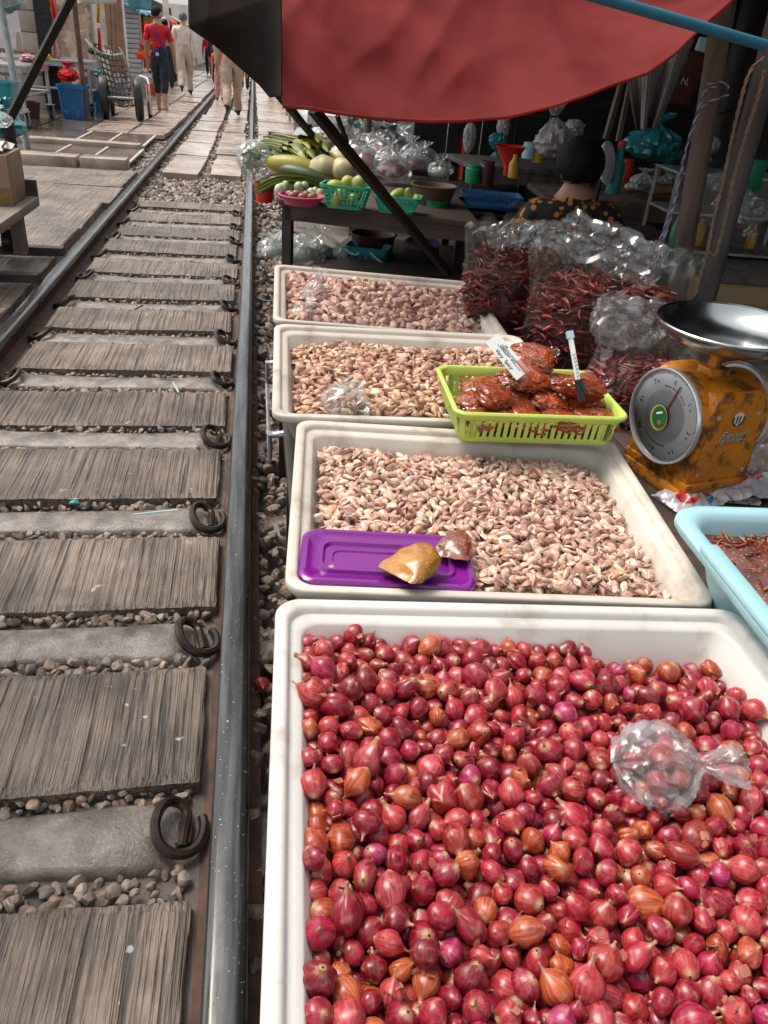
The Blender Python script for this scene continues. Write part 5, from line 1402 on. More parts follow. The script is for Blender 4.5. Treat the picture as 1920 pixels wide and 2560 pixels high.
b = MB(); b.lathe([(.17, 0), (.165, .02), (.14, .16), (.16, .175), (.165, .19), (.15, .2), (0, .2)], n=24); o = b.build('stool', MAT['dark_red'], None, (VH.x, VH.y, -.15)); tag(o, 'low dark plastic stool under the seated vendor', 'stool')
# ------------------------------------------------------------------ vegetable stall
def table(name, loc, rz, L, D, z, label, mat='dark_wood', legmat='black_iron', nb=5, shelf=None, legs=True, th=.03):
    root = empty(name, (loc[0], loc[1], 0), rz); tag(root, label, 'table')
    for i in range(nb):
        b = MB(); b.box((L/2, D*(i+.5)/nb, z-th/2), (L, D/nb-.004, th), bev=.003); b.build('plank', MAT[mat], root)
    if shelf is not None:
        b = MB(); b.box((L/2, D/2, shelf-.01), (L-.08, D-.08, .02)); b.build('shelf', MAT[mat], root)
    b = MB(); b.box((L/2, .03, z-th-.035), (L-.06, .03, .07)); b.build('apron', MAT[mat], root)
    if legs:
        for x in (.04, L-.04):
            for y in (.04, D-.04):
                b = MB(); b.box((x, y, (z-th-.17)/2), (.05, .05, z-th+.17-.002)); b.build('leg', MAT[legmat], root)
    return root
VZ = .50
table('vegetable_table', (.175, 4.29), -.36, 1.16, 1.55, VZ, 'dark wooden vegetable table beside the rail with a lower shelf', shelf=.08)
MAT['teal_plastic'] = M('teal_plastic', (.04, .40, .25), .38, c2=(.03, .33, .20), sc=4, bst=.05)
MAT['green_plastic'] = M('green_plastic', (.008, .25, .11), .4, c2=(.006, .20, .09), sc=4, bst=.05)
MAT['pink_plastic'] = M('pink_plastic', (.62, .09, .20), .4, bst=.05); MAT['red_plastic'] = M('red_plastic', (.62, .035, .02), .4, bst=.05)
MAT['blue_plastic'] = M('blue_plastic', (.015, .14, .36), .4, bst=.05); MAT['brown_plastic'] = M('brown_plastic', (.14, .095, .06), .45, bst=.05)
MAT['maroon_plastic'] = M('maroon_plastic', (.07, .016, .022), .4, bst=.05); MAT['aqua_plastic'] = M('aqua_plastic', (.02, .26, .30), .4, bst=.05); MAT['grey_plastic'] = M('grey_plastic', (.15, .14, .19), .45, bst=.05)
MAT['veg_dark'] = M('veg_dark', (.045, .085, .022), .45, c2=(.02, .04, .012), sc=9, bst=.2, tint=True); MAT['veg'] = M('veg', (1, 1, 1), .42, c2=(.72, .74, .62), sc=14, bst=.2, tint=True)
def lattice_basket(u, v, z, rz, w_, d_, h, mat, label, nx=9, nz=5, taper=.03):
    root = empty('lattice_basket', Gz(u, v, z)+Vector((0, d_/2, 0)), rz); tag(root, label, 'basket')
    b = MB(); b.rings([rrect(w_-.012, d_-.012, .03, h-.016, 4), rrect(w_+.008, d_+.008, .03, h-.014, 4), rrect(w_+.010, d_+.010, .03, h, 4), rrect(w_-.008, d_-.008, .03, h, 4), rrect(w_-.012, d_-.012, .03, h-.016, 4)], cap0=False, cap1=False); b.build('rim', MAT[mat], root)
    b = MB(); b.rings([rrect(w_-2*taper, d_-2*taper, .03, .002, 4), rrect(w_-2*taper+.006, d_-2*taper+.006, .03, .018, 4), rrect(w_-2*taper-.004, d_-2*taper-.004, .03, .018, 4)]); b.build('floor', MAT[mat], root)
    b = MB(); lo, hi = rrect(w_-2*taper, d_-2*taper, .03, .015, 4), rrect(w_-.012, d_-.012, .03, h-.012, 4); n = len(lo)
    def at(P, s):
        Ls = [(P[(i+1) % n]-P[i]).length for i in range(n)]; tot = sum(Ls); s = (s % 1)*tot
        for i in range(n):
            if s <= Ls[i]: return P[i].lerp(P[(i+1) % n], s/max(Ls[i], 1e-9))
            s -= Ls[i]
        return P[0].copy()
    N = int(nx*2*(1+d_/w_))
    for k in range(N): b.bar(at(lo, k/N), at(hi, k/N), .006, .004, (1, 1, 0))
    for q in range(1, nz):
        P = [lo[i].lerp(hi[i], q/nz) for i in range(n)]; b.tube(P+[P[0]], .003, 4, False)
    tag(b.build('lattice', MAT[mat], root), kind='stuff'); return root
def veg_blob(name, label, cat, p, rad, tint, seed, amp=.06, rot=None, group=None, sub=3, ridge=0):
    o = blob(name, MAT['veg'], None, p, rad, seed, amp, 1.2, sub, ridge, np.array(tint), rot); tag(o, label, cat, group); return o
B1 = lattice_basket(751, 456, VZ, -.30, .245, .17, .115, 'teal_plastic', 'teal lattice basket of green mangoes at the middle of the vegetable table')
B2 = lattice_basket(862, 466, VZ, -.25, .235, .16, .085, 'teal_plastic', 'lower teal basket of pale cucumbers right of the mango basket', 11, 6)
for k, (dx, dy, dz, c, rd) in enumerate([(-.06, 0, .10, (.42, .45, .10), (.045, .034, .032)), (.01, .02, .115, (.46, .44, .10), (.05, .036, .036)), (.055, -.02, .12, (.34, .36, .09), (.046, .036, .04)), (-.03, -.03, .07, (.40, .45, .13), (.04, .035, .035)), (.05, .03, .07, (.40, .42, .1), (.04, .035, .03)), (-.05, -.03, .04, (.36, .42, .12), (.04, .03, .03)), (.02, -.04, .045, (.38, .42, .12), (.04, .03, .03))]):
    veg_blob('green_mango', ['leftmost mango on the rim of the teal basket', 'largest yellow green mango in the middle of the teal basket', 'tilted green mango on the right of the teal basket', 'mango seen through the front lattice of the teal basket', 'mango deep at the right of the teal basket', 'lowest left mango in the teal basket', 'lowest right mango in the teal basket'][k], 'mango', B1.location+Vector((dx, dy, dz)), rd, c, k*3+1, rot=(0, .4*k, k), group='mangoes in the teal basket')
for k, (dx, dz, a) in enumerate([(-.07, .08, .3), (-.01, .085, -.5), (.06, .08, .9), (.09, .07, .2)]):
    veg_blob('cucumber', ['leftmost pale cucumber in the lower teal basket', 'upright pale cucumber second from left in the lower basket', 'light green cucumber at the right of the lower basket', 'small cucumber at the right rim of the lower basket'][k], 'cucumber', B2.location+Vector((dx, 0, dz)), (.055, .024, .024), (.36, .42, .13), k*5+2, rot=(0, a, .5*k), group='cucumbers in the lower basket')
def bowl(u, v, z, r, h, mat, label, name='bowl', wall=.0, flare=1.35, cat='bowl'):
    b = MB(); rb = r/flare
    b.lathe([(0, 0), (rb, 0), (rb*1.02, .006), (r*.97, h-.008), (r*1.04, h-.006), (r*1.05, h), (r*.96, h+.001), (r*.93, h-.008), (rb*.95, .008), (0, .008)], n=32)
    o = b.build(name, MAT[mat], None, Gz(u, v, z)+Vector((0, r*.6, 0))); tag(o, label, cat); return o
pb = bowl(653, 446, VZ, .115, .045, 'pink_plastic', 'shallow pink bowl of brown bulbs at the left front of the vegetable table')
for k in range(7): veg_blob('brown_bulb', ORD[k]+' small brown bulb round the shallow pink bowl', 'bulb', pb.location+Vector((.06*cos(k*.9+.2), .05*sin(k*.9), .042)), (.022, .02, .018), (.30, .15, .10), k, group='brown bulbs in the pink bowl')
for k, (du, dv) in enumerate([(610, 412), (622, 416), (632, 407), (645, 411), (662, 414), (670, 420), (684, 420), (692, 424), (603, 418), (653, 403)]):
    veg_blob('round_eggplant', ORD[k]+' round eggplant among those behind the pink bowl', 'eggplant', Gz(du, dv, VZ+.05)+Vector((rand(-.02, .02), .14+rand(-.04, .05), rand(-.015, .012))), (rand(.021, .029), rand(.021, .028), rand(.023, .031)), ((.58, .62, .42), (.42, .50, .26), (.62, .62, .50))[k % 3], k*2+.5, group='round eggplants behind the pink bowl')
bowl(940, 446, VZ, .125, .10, 'brown_plastic', 'brown woven plastic strainer bowl on the right of the vegetable table', 'strainer_bowl')
bowl(941, 490, .40, .062, .13, 'green_plastic', 'green plastic bucket below the strainer bowl', 'bucket', flare=1.12, cat='bucket')
bowl(571, 438, VZ-.10, .06, .10, 'red_plastic', 'small red bucket hanging at the left end of the vegetable table', 'bucket', flare=1.3, cat='bucket')
bowl(735, 408, VZ+.0, .14, .03, 'green_plastic', 'flat green dish of sliced vegetables behind the teal basket', 'dish')
# bundles
def bundle(name, label, cat, p0, p1, n, r, spread, cols, sag=.03, flare=.03, leaf=0, group=None):
    root = empty(name, p0); tag(root, label, cat, group); p0, p1 = Vector(p0), Vector(p1); d = p1-p0; s_ = d.cross(Vector((0, 0, 1))).normalized()
    b = MB(); lf = MB()
    for k in range(n):
        a, o1 = NPR.normal()*spread, abs(NPR.normal())*spread*.8; b.tint = lf.tint = cols[k % len(cols)]; P = []
        e = NPR.uniform(-.06, .06)
        for j in range(8):
            t_ = j/7*(1+e); f = 1+flare*8*abs(t_-.55)
            P.append(d*t_+s_*a*f+Vector((0, 0, o1*f-sag*(2*t_-1)**2+.006*mnoise.noise(Vector((k, t_*3, 1))))))
        b.tube(P, r, 5, True, [r]*7+[r*.4])
        if leaf and k % 2 == 0:
            q0 = P[-2]; L = leaf*NPR.uniform(.7, 1.2); dd = (P[-1]-P[-3]).normalized(); up = Vector((0, 0, 1)); si = dd.cross(up).normalized()
            def lff(u, v, q0=q0, L=L, dd=dd, si=si, k=k): return q0+dd*L*v+si*(u-.5)*L*.5*sin(pi*min(1, v*.9+.08))+Vector((0, 0, .25*L*sin(v*2.4)-.1*L*v*v-abs(u-.5)*L*.12+.02*mnoise.noise(Vector((u*4, v*4, k)))))
            lf.grid(lff, 4, 6)
    tag(b.build('stems', MAT['veg'], root), kind='stuff')
    if leaf: tag(lf.build('leaves', MAT['veg'], root, angle=None), kind='stuff')
GR = [(.12, .16, .03), (.17, .20, .04), (.08, .12, .025), (.22, .24, .05)]
bundle('long_bean_bundle', 'bundle of long green beans hanging off the left of the table', 'long beans', Gz(556, 392, VZ+.06), Gz(706, 402, VZ+.05)+Vector((0, .1, 0)), 60, .0045, .020, GR, .06, .06)
bundle('leafy_greens', 'bundle of dark leafy greens on top of the vegetable stall', 'greens', Gz(580, 324, VZ+.09), Gz(650, 336, VZ+.12), 110, .006, .04, [(.16, .20, .03), (.09, .14, .03), (.28, .27, .04), (.06, .10, .025)], .03, .09, .24)
bundle('mustard_greens', 'yellow green stalks with leaves behind the melon', 'greens', Gz(592, 342, VZ+.07), Gz(660, 350, VZ+.07), 40, .008, .028, [(.36, .34, .05), (.22, .26, .04)], .02, .06, .18)
veg_blob('winter_melon', 'long yellow green melon lying behind the long beans', 'melon', Gz(636, 362, VZ+.09)+Vector((.0, .05, 0)), (.17, .062, .06), (.36, .33, .035), 3, .05, (0, .06, -.3))
veg_blob('dark_melon', 'dark green melon lying in front of the yellow one', 'melon', Gz(655, 382, VZ+.06)+Vector((.03, .05, 0)), (.17, .05, .045), (.07, .09, .025), 6, .05, (0, .16, -.3))
veg_blob('yellow_squash', 'short yellow squash end right of the dark melon', 'squash', Gz(697, 383, VZ+.055)+Vector((.02, .03, 0)), (.07, .045, .04), (.40, .30, .03), 8, .05, (0, .2, -.3))
for k, (u, v, r) in enumerate([(700, 366, .082), (734, 352, .085), (742, 370, .075)]):
    veg_blob('cabbage', ['left pale cabbage beside the melon', 'upper pale cabbage behind the thick strut', 'lower pale cabbage against the thick strut'][k], 'cabbage', Gz(u, v, VZ+.10)+Vector((0, .05, 0)), (r, r, r*.86), (.62, .52, .30), k*4+1, .08, group='pale cabbages', ridge=.12)
veg_blob('daikon_heap', 'white and pink sliced roots in the flat green dish', 'roots', Gz(735, 400, VZ+.035)+Vector((.02, .12, 0)), (.12, .05, .03), (.66, .55, .44), 5, .25, (0, .1, -.3))
# leaf bag hanging off the left end
root = empty('leaf_bag', Gz(548, 345, VZ+.10)); tag(root, 'clear bag of green leaves sticking out over the rail', 'bag')
bag_skin(root, 'bag_skin', scaled([(.05, -1.2, .5), (.45, -.8, .3), (.9, -.2, 0), (1, .2, 0), (.85, .6, 0), (.4, .85, 0), (.02, .9, 0)], .10, .12), MAT['film_milky'], (0, 0, 0), (-.1, .3, 1), seed=91, amp=.2, n=44)
lf = MB()
for k in range(40):
    d = Vector(NPR.normal(size=3)).normalized()*.055; q = Vector(NPR.normal(size=3)).normalized()*.03; s_ = d.cross(q).normalized()*.018; lf.tint = [(.16, .26, .10), (.08, .15, .05), (.30, .38, .18)][k % 3]
    lf.add([d-q, d+s_, d+q, d-s_], [(0, 1, 2, 3)])
tag(lf.build('leaves', MAT['veg'], root), kind='stuff')
# cardboard edge, pile of clear bags with red and white contents
MAT['cardboard'] = M('cardboard', (.36, .24, .155), .8, c2=(.28, .185, .115), sc=5, bst=.2)
b = MB(); b.box((0, 0, 0), (.46, .01, .13), bev=.002); o = b.build('cardboard_sheet', MAT['cardboard'], None, Gz(655, 318, VZ+.12)+Vector((0, .35, -.02)), (.5, .08, -.12)); tag(o, 'brown cardboard sheet behind the leafy greens', 'cardboard')
BG = [(790, 345, .13, (.30, .10, .09), 'bag with a red ring of meat at the middle of the bag pile'), (850, 335, .10, (.55, .45, .42), 'white looking bag at the top of the bag pile'), (855, 362, .12, (.20, .05, .05), 'bag of dark red goods in the front of the bag pile'), (905, 350, .11, (.14, .05, .04), 'bag of brown shrimp paste right of the bag pile'), (925, 335, .09, (.10, .03, .03), 'dark bag at the upper right of the bag pile'), (960, 365, .08, (.62, .62, .60), 'white bag at the right end of the bag pile'), (745, 335, .09, (.28, .30, .26), 'grey green bag behind the thick strut'), (900, 322, .09, (.60, .58, .58), 'pale bag at the back of the bag pile'), (820, 318, .10, (.62, .40, .38), 'pinkish bag at the back left of the bag pile'), (770, 318, .09, (.55, .30, .28), 'reddish bag at the back beside the short upright')]
for k, (u, v, r, c, lab) in enumerate(BG):
    p = Gz(u, v+8, VZ+.09)+Vector((0, .12, 0)); root = empty('goods_bag', p); tag(root, 'clear '+lab, 'bag', 'clear bags piled on the vegetable table')
    bag_skin(root, 'bag_skin', scaled(ROUND, r, r*.8), MAT['film_milky'], (0, 0, 0), (rand(-.3, .3), rand(-.5, 0), 1), seed=k*7+100, amp=.22, n=36, ks=4, nvs=2)
    blob('goods', MAT['veg'], root, (0, 0, -.01), (r*.75, r*.75, r*.36), k, .2, 1.5, 2, 0, np.array(c))
# under the table
bowl(808, 548, .08, .15, .11, 'maroon_plastic', 'dark maroon tub under the vegetable table', 'tub', flare=1.15, cat='tub')
root = empty('carry_basket', Gz(797, 582, .02)+Vector((0, .08, 0)), -.3); tag(root, 'turquoise basket with round holes and white handles under the table', 'basket')
b = MB(); b.rings([rrect(.25, .15, .03, 0, 4), rrect(.28, .18, .03, .13, 4), rrect(.27, .17, .03, .13, 4), rrect(.24, .14, .03, .01, 4)]); b.build('basket_wall', MAT['aqua_plastic'], root)
for k in range(12):
    b = MB(); x = -.105+.042*(k//2); b.cyl((x, -.077-.005*(k % 2), .03+.045*(k % 2)), (x, -.096, .03+.045*(k % 2)), .009, n=10); b.build('hole', MAT['black_plastic'], root)
for s in (-1, 1):
    b = MB(); b.tube([(s*.13, -.10, .115), (s*.10, -.11, .095), (s*.06, -.11, .085), (s*.04, -.105, .10)] if s < 0 else [(.03, -.105, .11), (.07, -.11, .08), (.12, -.11, .05), (.15, -.10, .04)], .007, 6); b.build('handle', MAT['white_cloth'], root)
pl = Gz(912, 596, .0)+Vector((0, .1, 0)); MAT['yellow_plastic'] = M('yellow_plastic', (.70, .34, .01), .4, bst=.03); MAT['violet_plastic'] = M('violet_plastic', (.16, .11, .40), .4, bst=.03)
for k in range(13):
    b = MB(); b.lathe([(0, 0), (.08, 0), (.105, .010), (.112, .012), (.112, .0145), (.10, .013), (.08, .003), (0, .003)], n=32); mt = 'yellow_plastic' if k == 11 else ('violet_plastic' if k == 12 else 'grey_plastic')
    o = b.build('plate', MAT[mt], None, pl+Vector((rand(-.003, .003), rand(-.003, .003), k*.0145)), (.10, 0, 0)); tag(o, 'orange yellow plate second from the top of the plate stack' if k == 11 else ('violet plate on top of the plate stack' if k == 12 else ORD[k]+' grey plate from the bottom of the stack under the table'), 'plate', 'plates stacked under the table')
for k, (u, v, r, c) in enumerate([(620, 540, .11, (.30, .32, .25)), (660, 552, .12, (.16, .17, .15)), (585, 545, .08, (.5, .52, .5)), (700, 545, .10, (.08, .09, .09))]):
    root = empty('produce_bag', Gz(u, v, .12)+Vector((0, .08, 0))); tag(root, ['clear bag with pale green produce under the left of the table', 'clear bag of dark produce under the middle of the table', 'crumpled clear bag beside the table leg near the rail', 'dark plastic bag under the table beside the turquoise basket'][k], 'bag')
    bag_skin(root, 'bag_skin', scaled(ROUND, r, r), MAT['film_milky'], (0, 0, 0), (rand(-.3, .3), rand(-.5, 0), 1), seed=k*7+200, amp=.25, n=36, ks=4, nvs=2)
    blob('goods', MAT['veg'], root, (0, 0, -.01), (r*.7, r*.7, r*.4), k, .2, 1.5, 2, 0, np.array(c))

# ------------------------------------------------------------------ inside of the stall, right and behind
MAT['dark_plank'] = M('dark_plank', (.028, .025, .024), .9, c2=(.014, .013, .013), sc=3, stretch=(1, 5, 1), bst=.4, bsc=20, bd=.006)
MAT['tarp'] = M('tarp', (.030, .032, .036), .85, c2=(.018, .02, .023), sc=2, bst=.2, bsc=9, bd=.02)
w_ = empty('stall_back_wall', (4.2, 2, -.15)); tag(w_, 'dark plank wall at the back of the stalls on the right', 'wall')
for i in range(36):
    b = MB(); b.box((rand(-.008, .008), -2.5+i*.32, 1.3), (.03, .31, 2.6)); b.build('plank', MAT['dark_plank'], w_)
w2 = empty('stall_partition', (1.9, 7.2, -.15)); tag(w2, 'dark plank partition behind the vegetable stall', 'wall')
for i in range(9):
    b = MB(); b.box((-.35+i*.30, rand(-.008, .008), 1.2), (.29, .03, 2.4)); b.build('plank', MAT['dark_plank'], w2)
def roof(name, x0, x1, y0, y1, z0, z1, label, sagv=.08, mat='tarp'):  # out-of-view sheets added to block daylight from the stalls and near track
    b = MB(); b.grid(lambda u, v: (x0+(x1-x0)*u, y0+(y1-y0)*v, z0+(z1-z0)*u-sagv*sin(pi*v)*sin(pi*u)+.03*mnoise.noise(Vector((u*4, v*4, x0)))), 16, 16)
    o = b.build(name, MAT[mat], None, angle=None); tag(o, label, 'shade tarp'); s_ = o.modifiers.new('thickness', 'SOLIDIFY'); s_.thickness = .004; return o
roof('shade_tarp', .35, 4.4, 3.3, 7.6, 1.95, 2.5, 'unseen dark tarpaulin added to shade the vegetable stall')
roof('shade_tarp', 1.55, 4.4, -1.5, 3.25, 1.85, 2.4, 'unseen dark tarpaulin added to darken the right side by the posts')
roof('shade_tarp', -3.6, -1.2, -2.5, 2.3, 2.15, 2.05, 'unseen dark tarpaulin added to shade the near track')  # added out of view to darken the near track
roof('shade_tarp', .9, 4.4, 7.7, 16, 2.1, 2.6, 'unseen dark tarpaulin added to shade the farther stalls on the right')
table('side_table', (1.16, 3.95), -.1, 1.0, .8, .50, 'dark side table right of the vegetable table', nb=4)
lattice_basket(1068, 456, .50, -.15, .33, .20, .075, 'blue_plastic', 'long blue lattice basket on the dark side table', 16, 4)
table('back_table', (1.65, 4.4), -.12, 1.35, .9, .58, 'wooden back table with jars and bags behind the vendor', 'post', nb=4)
MAT['ochre_cloth'] = M('ochre_cloth', (.26, .17, .055), .8, c2=(.12, .075, .03), sc=12, bst=.4, bsc=14, bd=.02)
b = MB(); b.grid(lambda u, v: (u*.62, -.02-.0*v, -.10*v+.015*sin(u*24)*v), 30, 5); b.grid(lambda u, v: (u*.62, v*.45-.018, .004+.004*sin(u*20+v*9)), 30, 8); o = b.build('table_cloth', MAT['ochre_cloth'], None, Gz(1290, 408, .59), (0, 0, -.12)); tag(o, 'ochre patterned cloth over the front edge of the back table', 'cloth')
def plain_bag(u, v, y, r, h, mat, label, seed, axis=(0, 0, 1), name='plastic_bag'):
    o = bag_skin(None, name, scaled(ROUND, r, h), MAT[mat], Gy(u, v, y), axis, seed=seed, amp=.28, n=40, ks=5, nvs=3); tag(o, label, 'bag'); return o
MAT['white_bag'] = M('white_bag', (.60, .58, .57), .35, c2=(.50, .48, .47), sc=8, bst=.5, bsc=16, bd=.01, trans=.3)
MAT['teal_bag'] = M('teal_bag', (.02, .24, .27), .35, c2=(.012, .16, .19), sc=8, bst=.6, bsc=18, bd=.01, coat=.4)
table('corner_table', (1.35, 4.9), .05, .75, .6, .66, 'narrow grey shelf table with a white bag on it', 'post_grey', nb=3)
plain_bag(1195, 312, 4.95, .10, .16, 'white_bag', 'crumpled white plastic bag standing behind the vendor', 301, (-.1, 0, 1))
b = MB(); b.lathe([(.02, -.10), (.022, -.05), (.085, .05), (.09, .055), (.082, .05), (.018, -.05)], n=24, cap=False); o = b.build('funnel', MAT['red_plastic'], None, Gy(1100, 338, 4.6)); tag(o, 'red plastic funnel left of the vendor', 'funnel')
b = MB(); b.lathe([(0, 0), (.028, 0), (.03, .07), (.014, .10), (.014, .12), (0, .12)], n=16); o = b.build('bottle', MAT['yellow_plastic'], None, Gy(1107, 384, 4.5)); tag(o, 'small yellow bottle below the red funnel', 'bottle')
bowl(1130, 398, .55, .10, .03, 'blue_plastic', 'flat blue dish beside the small yellow bottle', 'dish', cat='dish')
root = empty('desk_fan', Gy(1312, 352, 4.3), .5); tag(root, 'round pale fan head or dial right of the vendor', 'fan')
b = MB(); b.lathe([(0, .02), (.06, .022), (.10, .012), (.112, 0), (.10, -.014), (0, -.02)], n=36); b.M = Matrix(); o = b.build('fan_head', MAT['dial'], root, None, (1.35, 0, .35)); b = MB(); b.cyl((0, .02, -.08), (0, .03, -.24), .012); b.build('stem', MAT['black_plastic'], root)
plain_bag(1410, 318, 4.7, .15, .13, 'teal_bag', 'big teal plastic bag on the back table', 311)
b = MB(); b.lathe([(0, 0), (.04, 0), (.042, .14), (.018, .20), (.018, .235), (0, .235)], n=18); o = b.build('bottle', MAT['aqua_plastic'], None, Gy(1322, 418, 4.35)); tag(o, 'teal bottle with red cap beside the pale fan', 'bottle')
b = MB(); b.cyl((0, 0, 0), (0, 0, .03), .022, n=12); o2 = b.build('cap', MAT['red_plastic'], o, (0, 0, .236))
for k, (u, v, r, mt, lab) in enumerate([(1390, 392, .07, 'white_bag', 'cream packet at the left of the pile on the back table'), (1430, 388, .08, 'white_bag', 'pale packet in the middle of the pile on the back table'), (1462, 392, .07, 'film_milky', 'clear packet at the right of the pile on the back table'), (1418, 375, .05, 'ochre_cloth', 'yellow packet on top of the pile on the back table'), (1370, 405, .05, 'packet', 'small shiny packet at the front of the back table')]): plain_bag(u, v, 4.5, r, r*.7, mt, lab, 320+k)
MAT['striped'] = None
def stripe_mat():
    m, t, b = new_mat('striped_cloth'); v = coords(t, 'UV'); wv = t.nodes.new('ShaderNodeTexWave'); t.links.new(v, wv.inputs['Vector']); wv.inputs['Scale'].default_value = 5.5; wv.inputs['Distortion'].default_value = .4
    col = ramp(t, wv.outputs['Fac'], [(.42, (.20, .20, .19)), (.55, (.40, .40, .38))]); t.links.new(col, b.inputs['Base Color']); b.inputs['Roughness'].default_value = .85; return m
MAT['striped'] = stripe_mat()
nu, nv = 24, 16; V, T, U = [], [], []
for j in range(nv+1):
    for i in range(nu+1):
        a, c = i/nu, j/nv
        u0, v0 = 1356+6*c, 168; L0 = (1352+22*c, 168+115*c); R0 = (1500-78*c, 82+192*c)
        pu, pv = L0[0]*(1-a)+R0[0]*a, L0[1]*(1-a)+R0[1]*a
        p = Gy(pu, pv, 3.9+.06*sin(a*14)*(.3+c)); V.append(p[:]); U.append((a, c))
T = [(j*(nu+1)+i, j*(nu+1)+i+1, (j+1)*(nu+1)+i+1, (j+1)*(nu+1)+i) for j in range(nv) for i in range(nu)]
o = link('striped_cloth', np_mesh('striped_cloth', V, T, U), MAT['striped']); tag(o, 'grey striped cloth hanging in a gathered point under the awning', 'cloth'); s_ = o.modifiers.new('thickness', 'SOLIDIFY'); s_.thickness = .003
strut(Gy(1345, 170, 3.8), Gy(1308, 300, 3.8), .03, .02, 'light wooden stick leaning behind the vendor', 'post')
strut(Gy(1362, 175, 4.0), Gy(1335, 305, 4.0), .022, .02, 'darker wooden stick just right of the light one', 'post')
# red sack with lettering
pz = Gy(1480, 170, 4.6); b = MB(); b.box((0, 0, 0), (.15, .04, .26), bev=.015); o = b.build('red_sack', MAT['dark_red'], None, pz, (0, .12, -.2)); tag(o, 'red printed sack hanging in the dark behind the post', 'sack')
link('lettering', text_mesh('N.', .05), MAT['white_cloth'], o, (.0, -.022, -.015), (pi/2, 0, 0)); b = MB(); b.box((0, 0, .0), (.07, .05, .07), bev=.01); b.build('cap', MAT['pale_blue'], o, (.035, 0, .17))
# cabinet and glass case at the far right
MAT['cream_paint'] = M('cream_paint', (.34, .225, .10), .5, c2=(.28, .18, .08), sc=4, bst=.1, dirt=(.10, .07, .04), dsc=5, dlo=.55, dhi=.8)
root = empty('cream_cabinet', (2.62, 3.55, -.15), -.12); tag(root, 'cream yellow metal cabinet at the right edge behind the posts', 'cabinet')
b = MB(); b.box((0, 0, .27), (.9, .5, .54), bev=.02); b.build('carcass', MAT['cream_paint'], root); b = MB(); b.box((0, 0, .555), (.94, .54, .03), bev=.006); b.build('top', MAT['post_grey'], root)
b = MB(); b.lathe([(.06, 0), (.075, .01), (.09, .01), (.095, 0)], n=28, cap=False); b.build('round_vent', MAT['cream_paint'], root, (-.12, -.252, .33), (pi/2, 0, 0)); b = MB(); b.box((-.1, -.256, .44), (.7, .012, .02)); b.build('trim', MAT['cream_paint'], root)
root = empty('glass_case', (2.45, 3.9, .44), -.12); tag(root, 'small glass display case with bottles at the far right', 'display case')
for z in (0, .18, .36):
    b = MB(); b.box((0, 0, z), (.7, .32, .012)); b.build('shelf', MAT['galv'], root)
for x in (-.345, .345):
    for y in (-.155, .155):
        b = MB(); b.box((x, y, .18), (.014, .014, .372)); b.build('frame_bar', MAT['galv'], root)
b = MB(); b.box((0, -.163, .18), (.68, .003, .35)); b.build('pane', MAT['glass'], root)
for k in range(8):
    b = MB(); h = rand(.10, .15); b.lathe([(0, 0), (.026, 0), (.027, h*.65), (.012, h*.85), (.012, h), (0, h)], n=12); o = b.build('bottle', MAT[['green_plastic', 'aqua_plastic', 'yellow_plastic', 'white_bag'][k % 4]], None, (2.18+.075*k, 3.86+rand(-.03, .03), .452+.18*(k % 2))); tag(o, ORD[k]+' bottle from the left inside the glass case', 'bottle', 'bottles in the glass case')
b = MB(); b.box((0, 0, 0), (.09, .08, .14), bev=.006); o = b.build('green_box', MAT['green_plastic'], None, Gy(1622, 378, 3.62)); tag(o, 'small green box in front of the glass case', 'box')
for k, (u, v, r, lab) in enumerate([(1600, 430, .06, 'hanging clear bag left of the glass case'), (1632, 450, .07, 'clear crumpled bag below the glass case'), (1560, 392, .06, 'clear bag between the two wooden posts')]): plain_bag(u, v, 3.35, r, r*1.2, 'film_milky', lab, 340+k, (.1, 0, -1))
# farther stalls on the right side of the track
MAT['steel'] = M('steel', (.42, .43, .44), .35, .9, c2=(.33, .34, .35), sc=5, bst=.05)
table('steel_table', (.38, 7.4), -.1, 1.1, .8, .55, 'silver metal table behind the vegetable stall', 'steel', 'steel', nb=1)
for k in range(7):
    u, v = 700+k*28, 292+3*k+rand(-6, 6); plain_bag(u, v, 7.2+rand(-.3, .4), .13, .10, ['film_milky', 'white_bag', 'packet'][k % 3], ORD[k]+' plastic bag from the left on the silver table', 360+k)
for k in range(3):
    b = MB(); b.rings([rrect(.40, .3, .03, 0, 4), rrect(.44, .34, .03, .22, 4), rrect(.42, .32, .03, .22, 4), rrect(.38, .28, .03, .01, 4)]); o = b.build('green_crate', MAT['green_plastic'], None, (1.25+.03*k, 8.8+.05*k, .20+.225*k), (0, 0, .1*k)); tag(o, ['bottom', 'middle', 'top'][k]+' green plastic crate of the stack behind the bags', 'crate', 'green crates')
for k, (u, v, mt, lab) in enumerate([(1088, 270, 'white_bag', 'long white plastic bag hanging under the red awning'), (1015, 290, 'white_bag', 'pale strip bag hanging left of the dark opening')]): plain_bag(u, v, 6.3, .045, .16, mt, lab, 380+k, (0, 0, -1))
b = MB(); b.grid(lambda u, v: (.05*u, .02*sin(u*6), -.30*v), 5, 6); o = b.build('orange_strip', MAT['orange_cloth'], None, Gy(996, 300, 6.6), angle=None); tag(o, 'narrow orange cloth hanging in the dark opening', 'cloth')
post((.98, 6.9, -.15), (.95, 6.9, 2.3), .03, 'post', 'thin brown post beside the dark opening behind the stall')
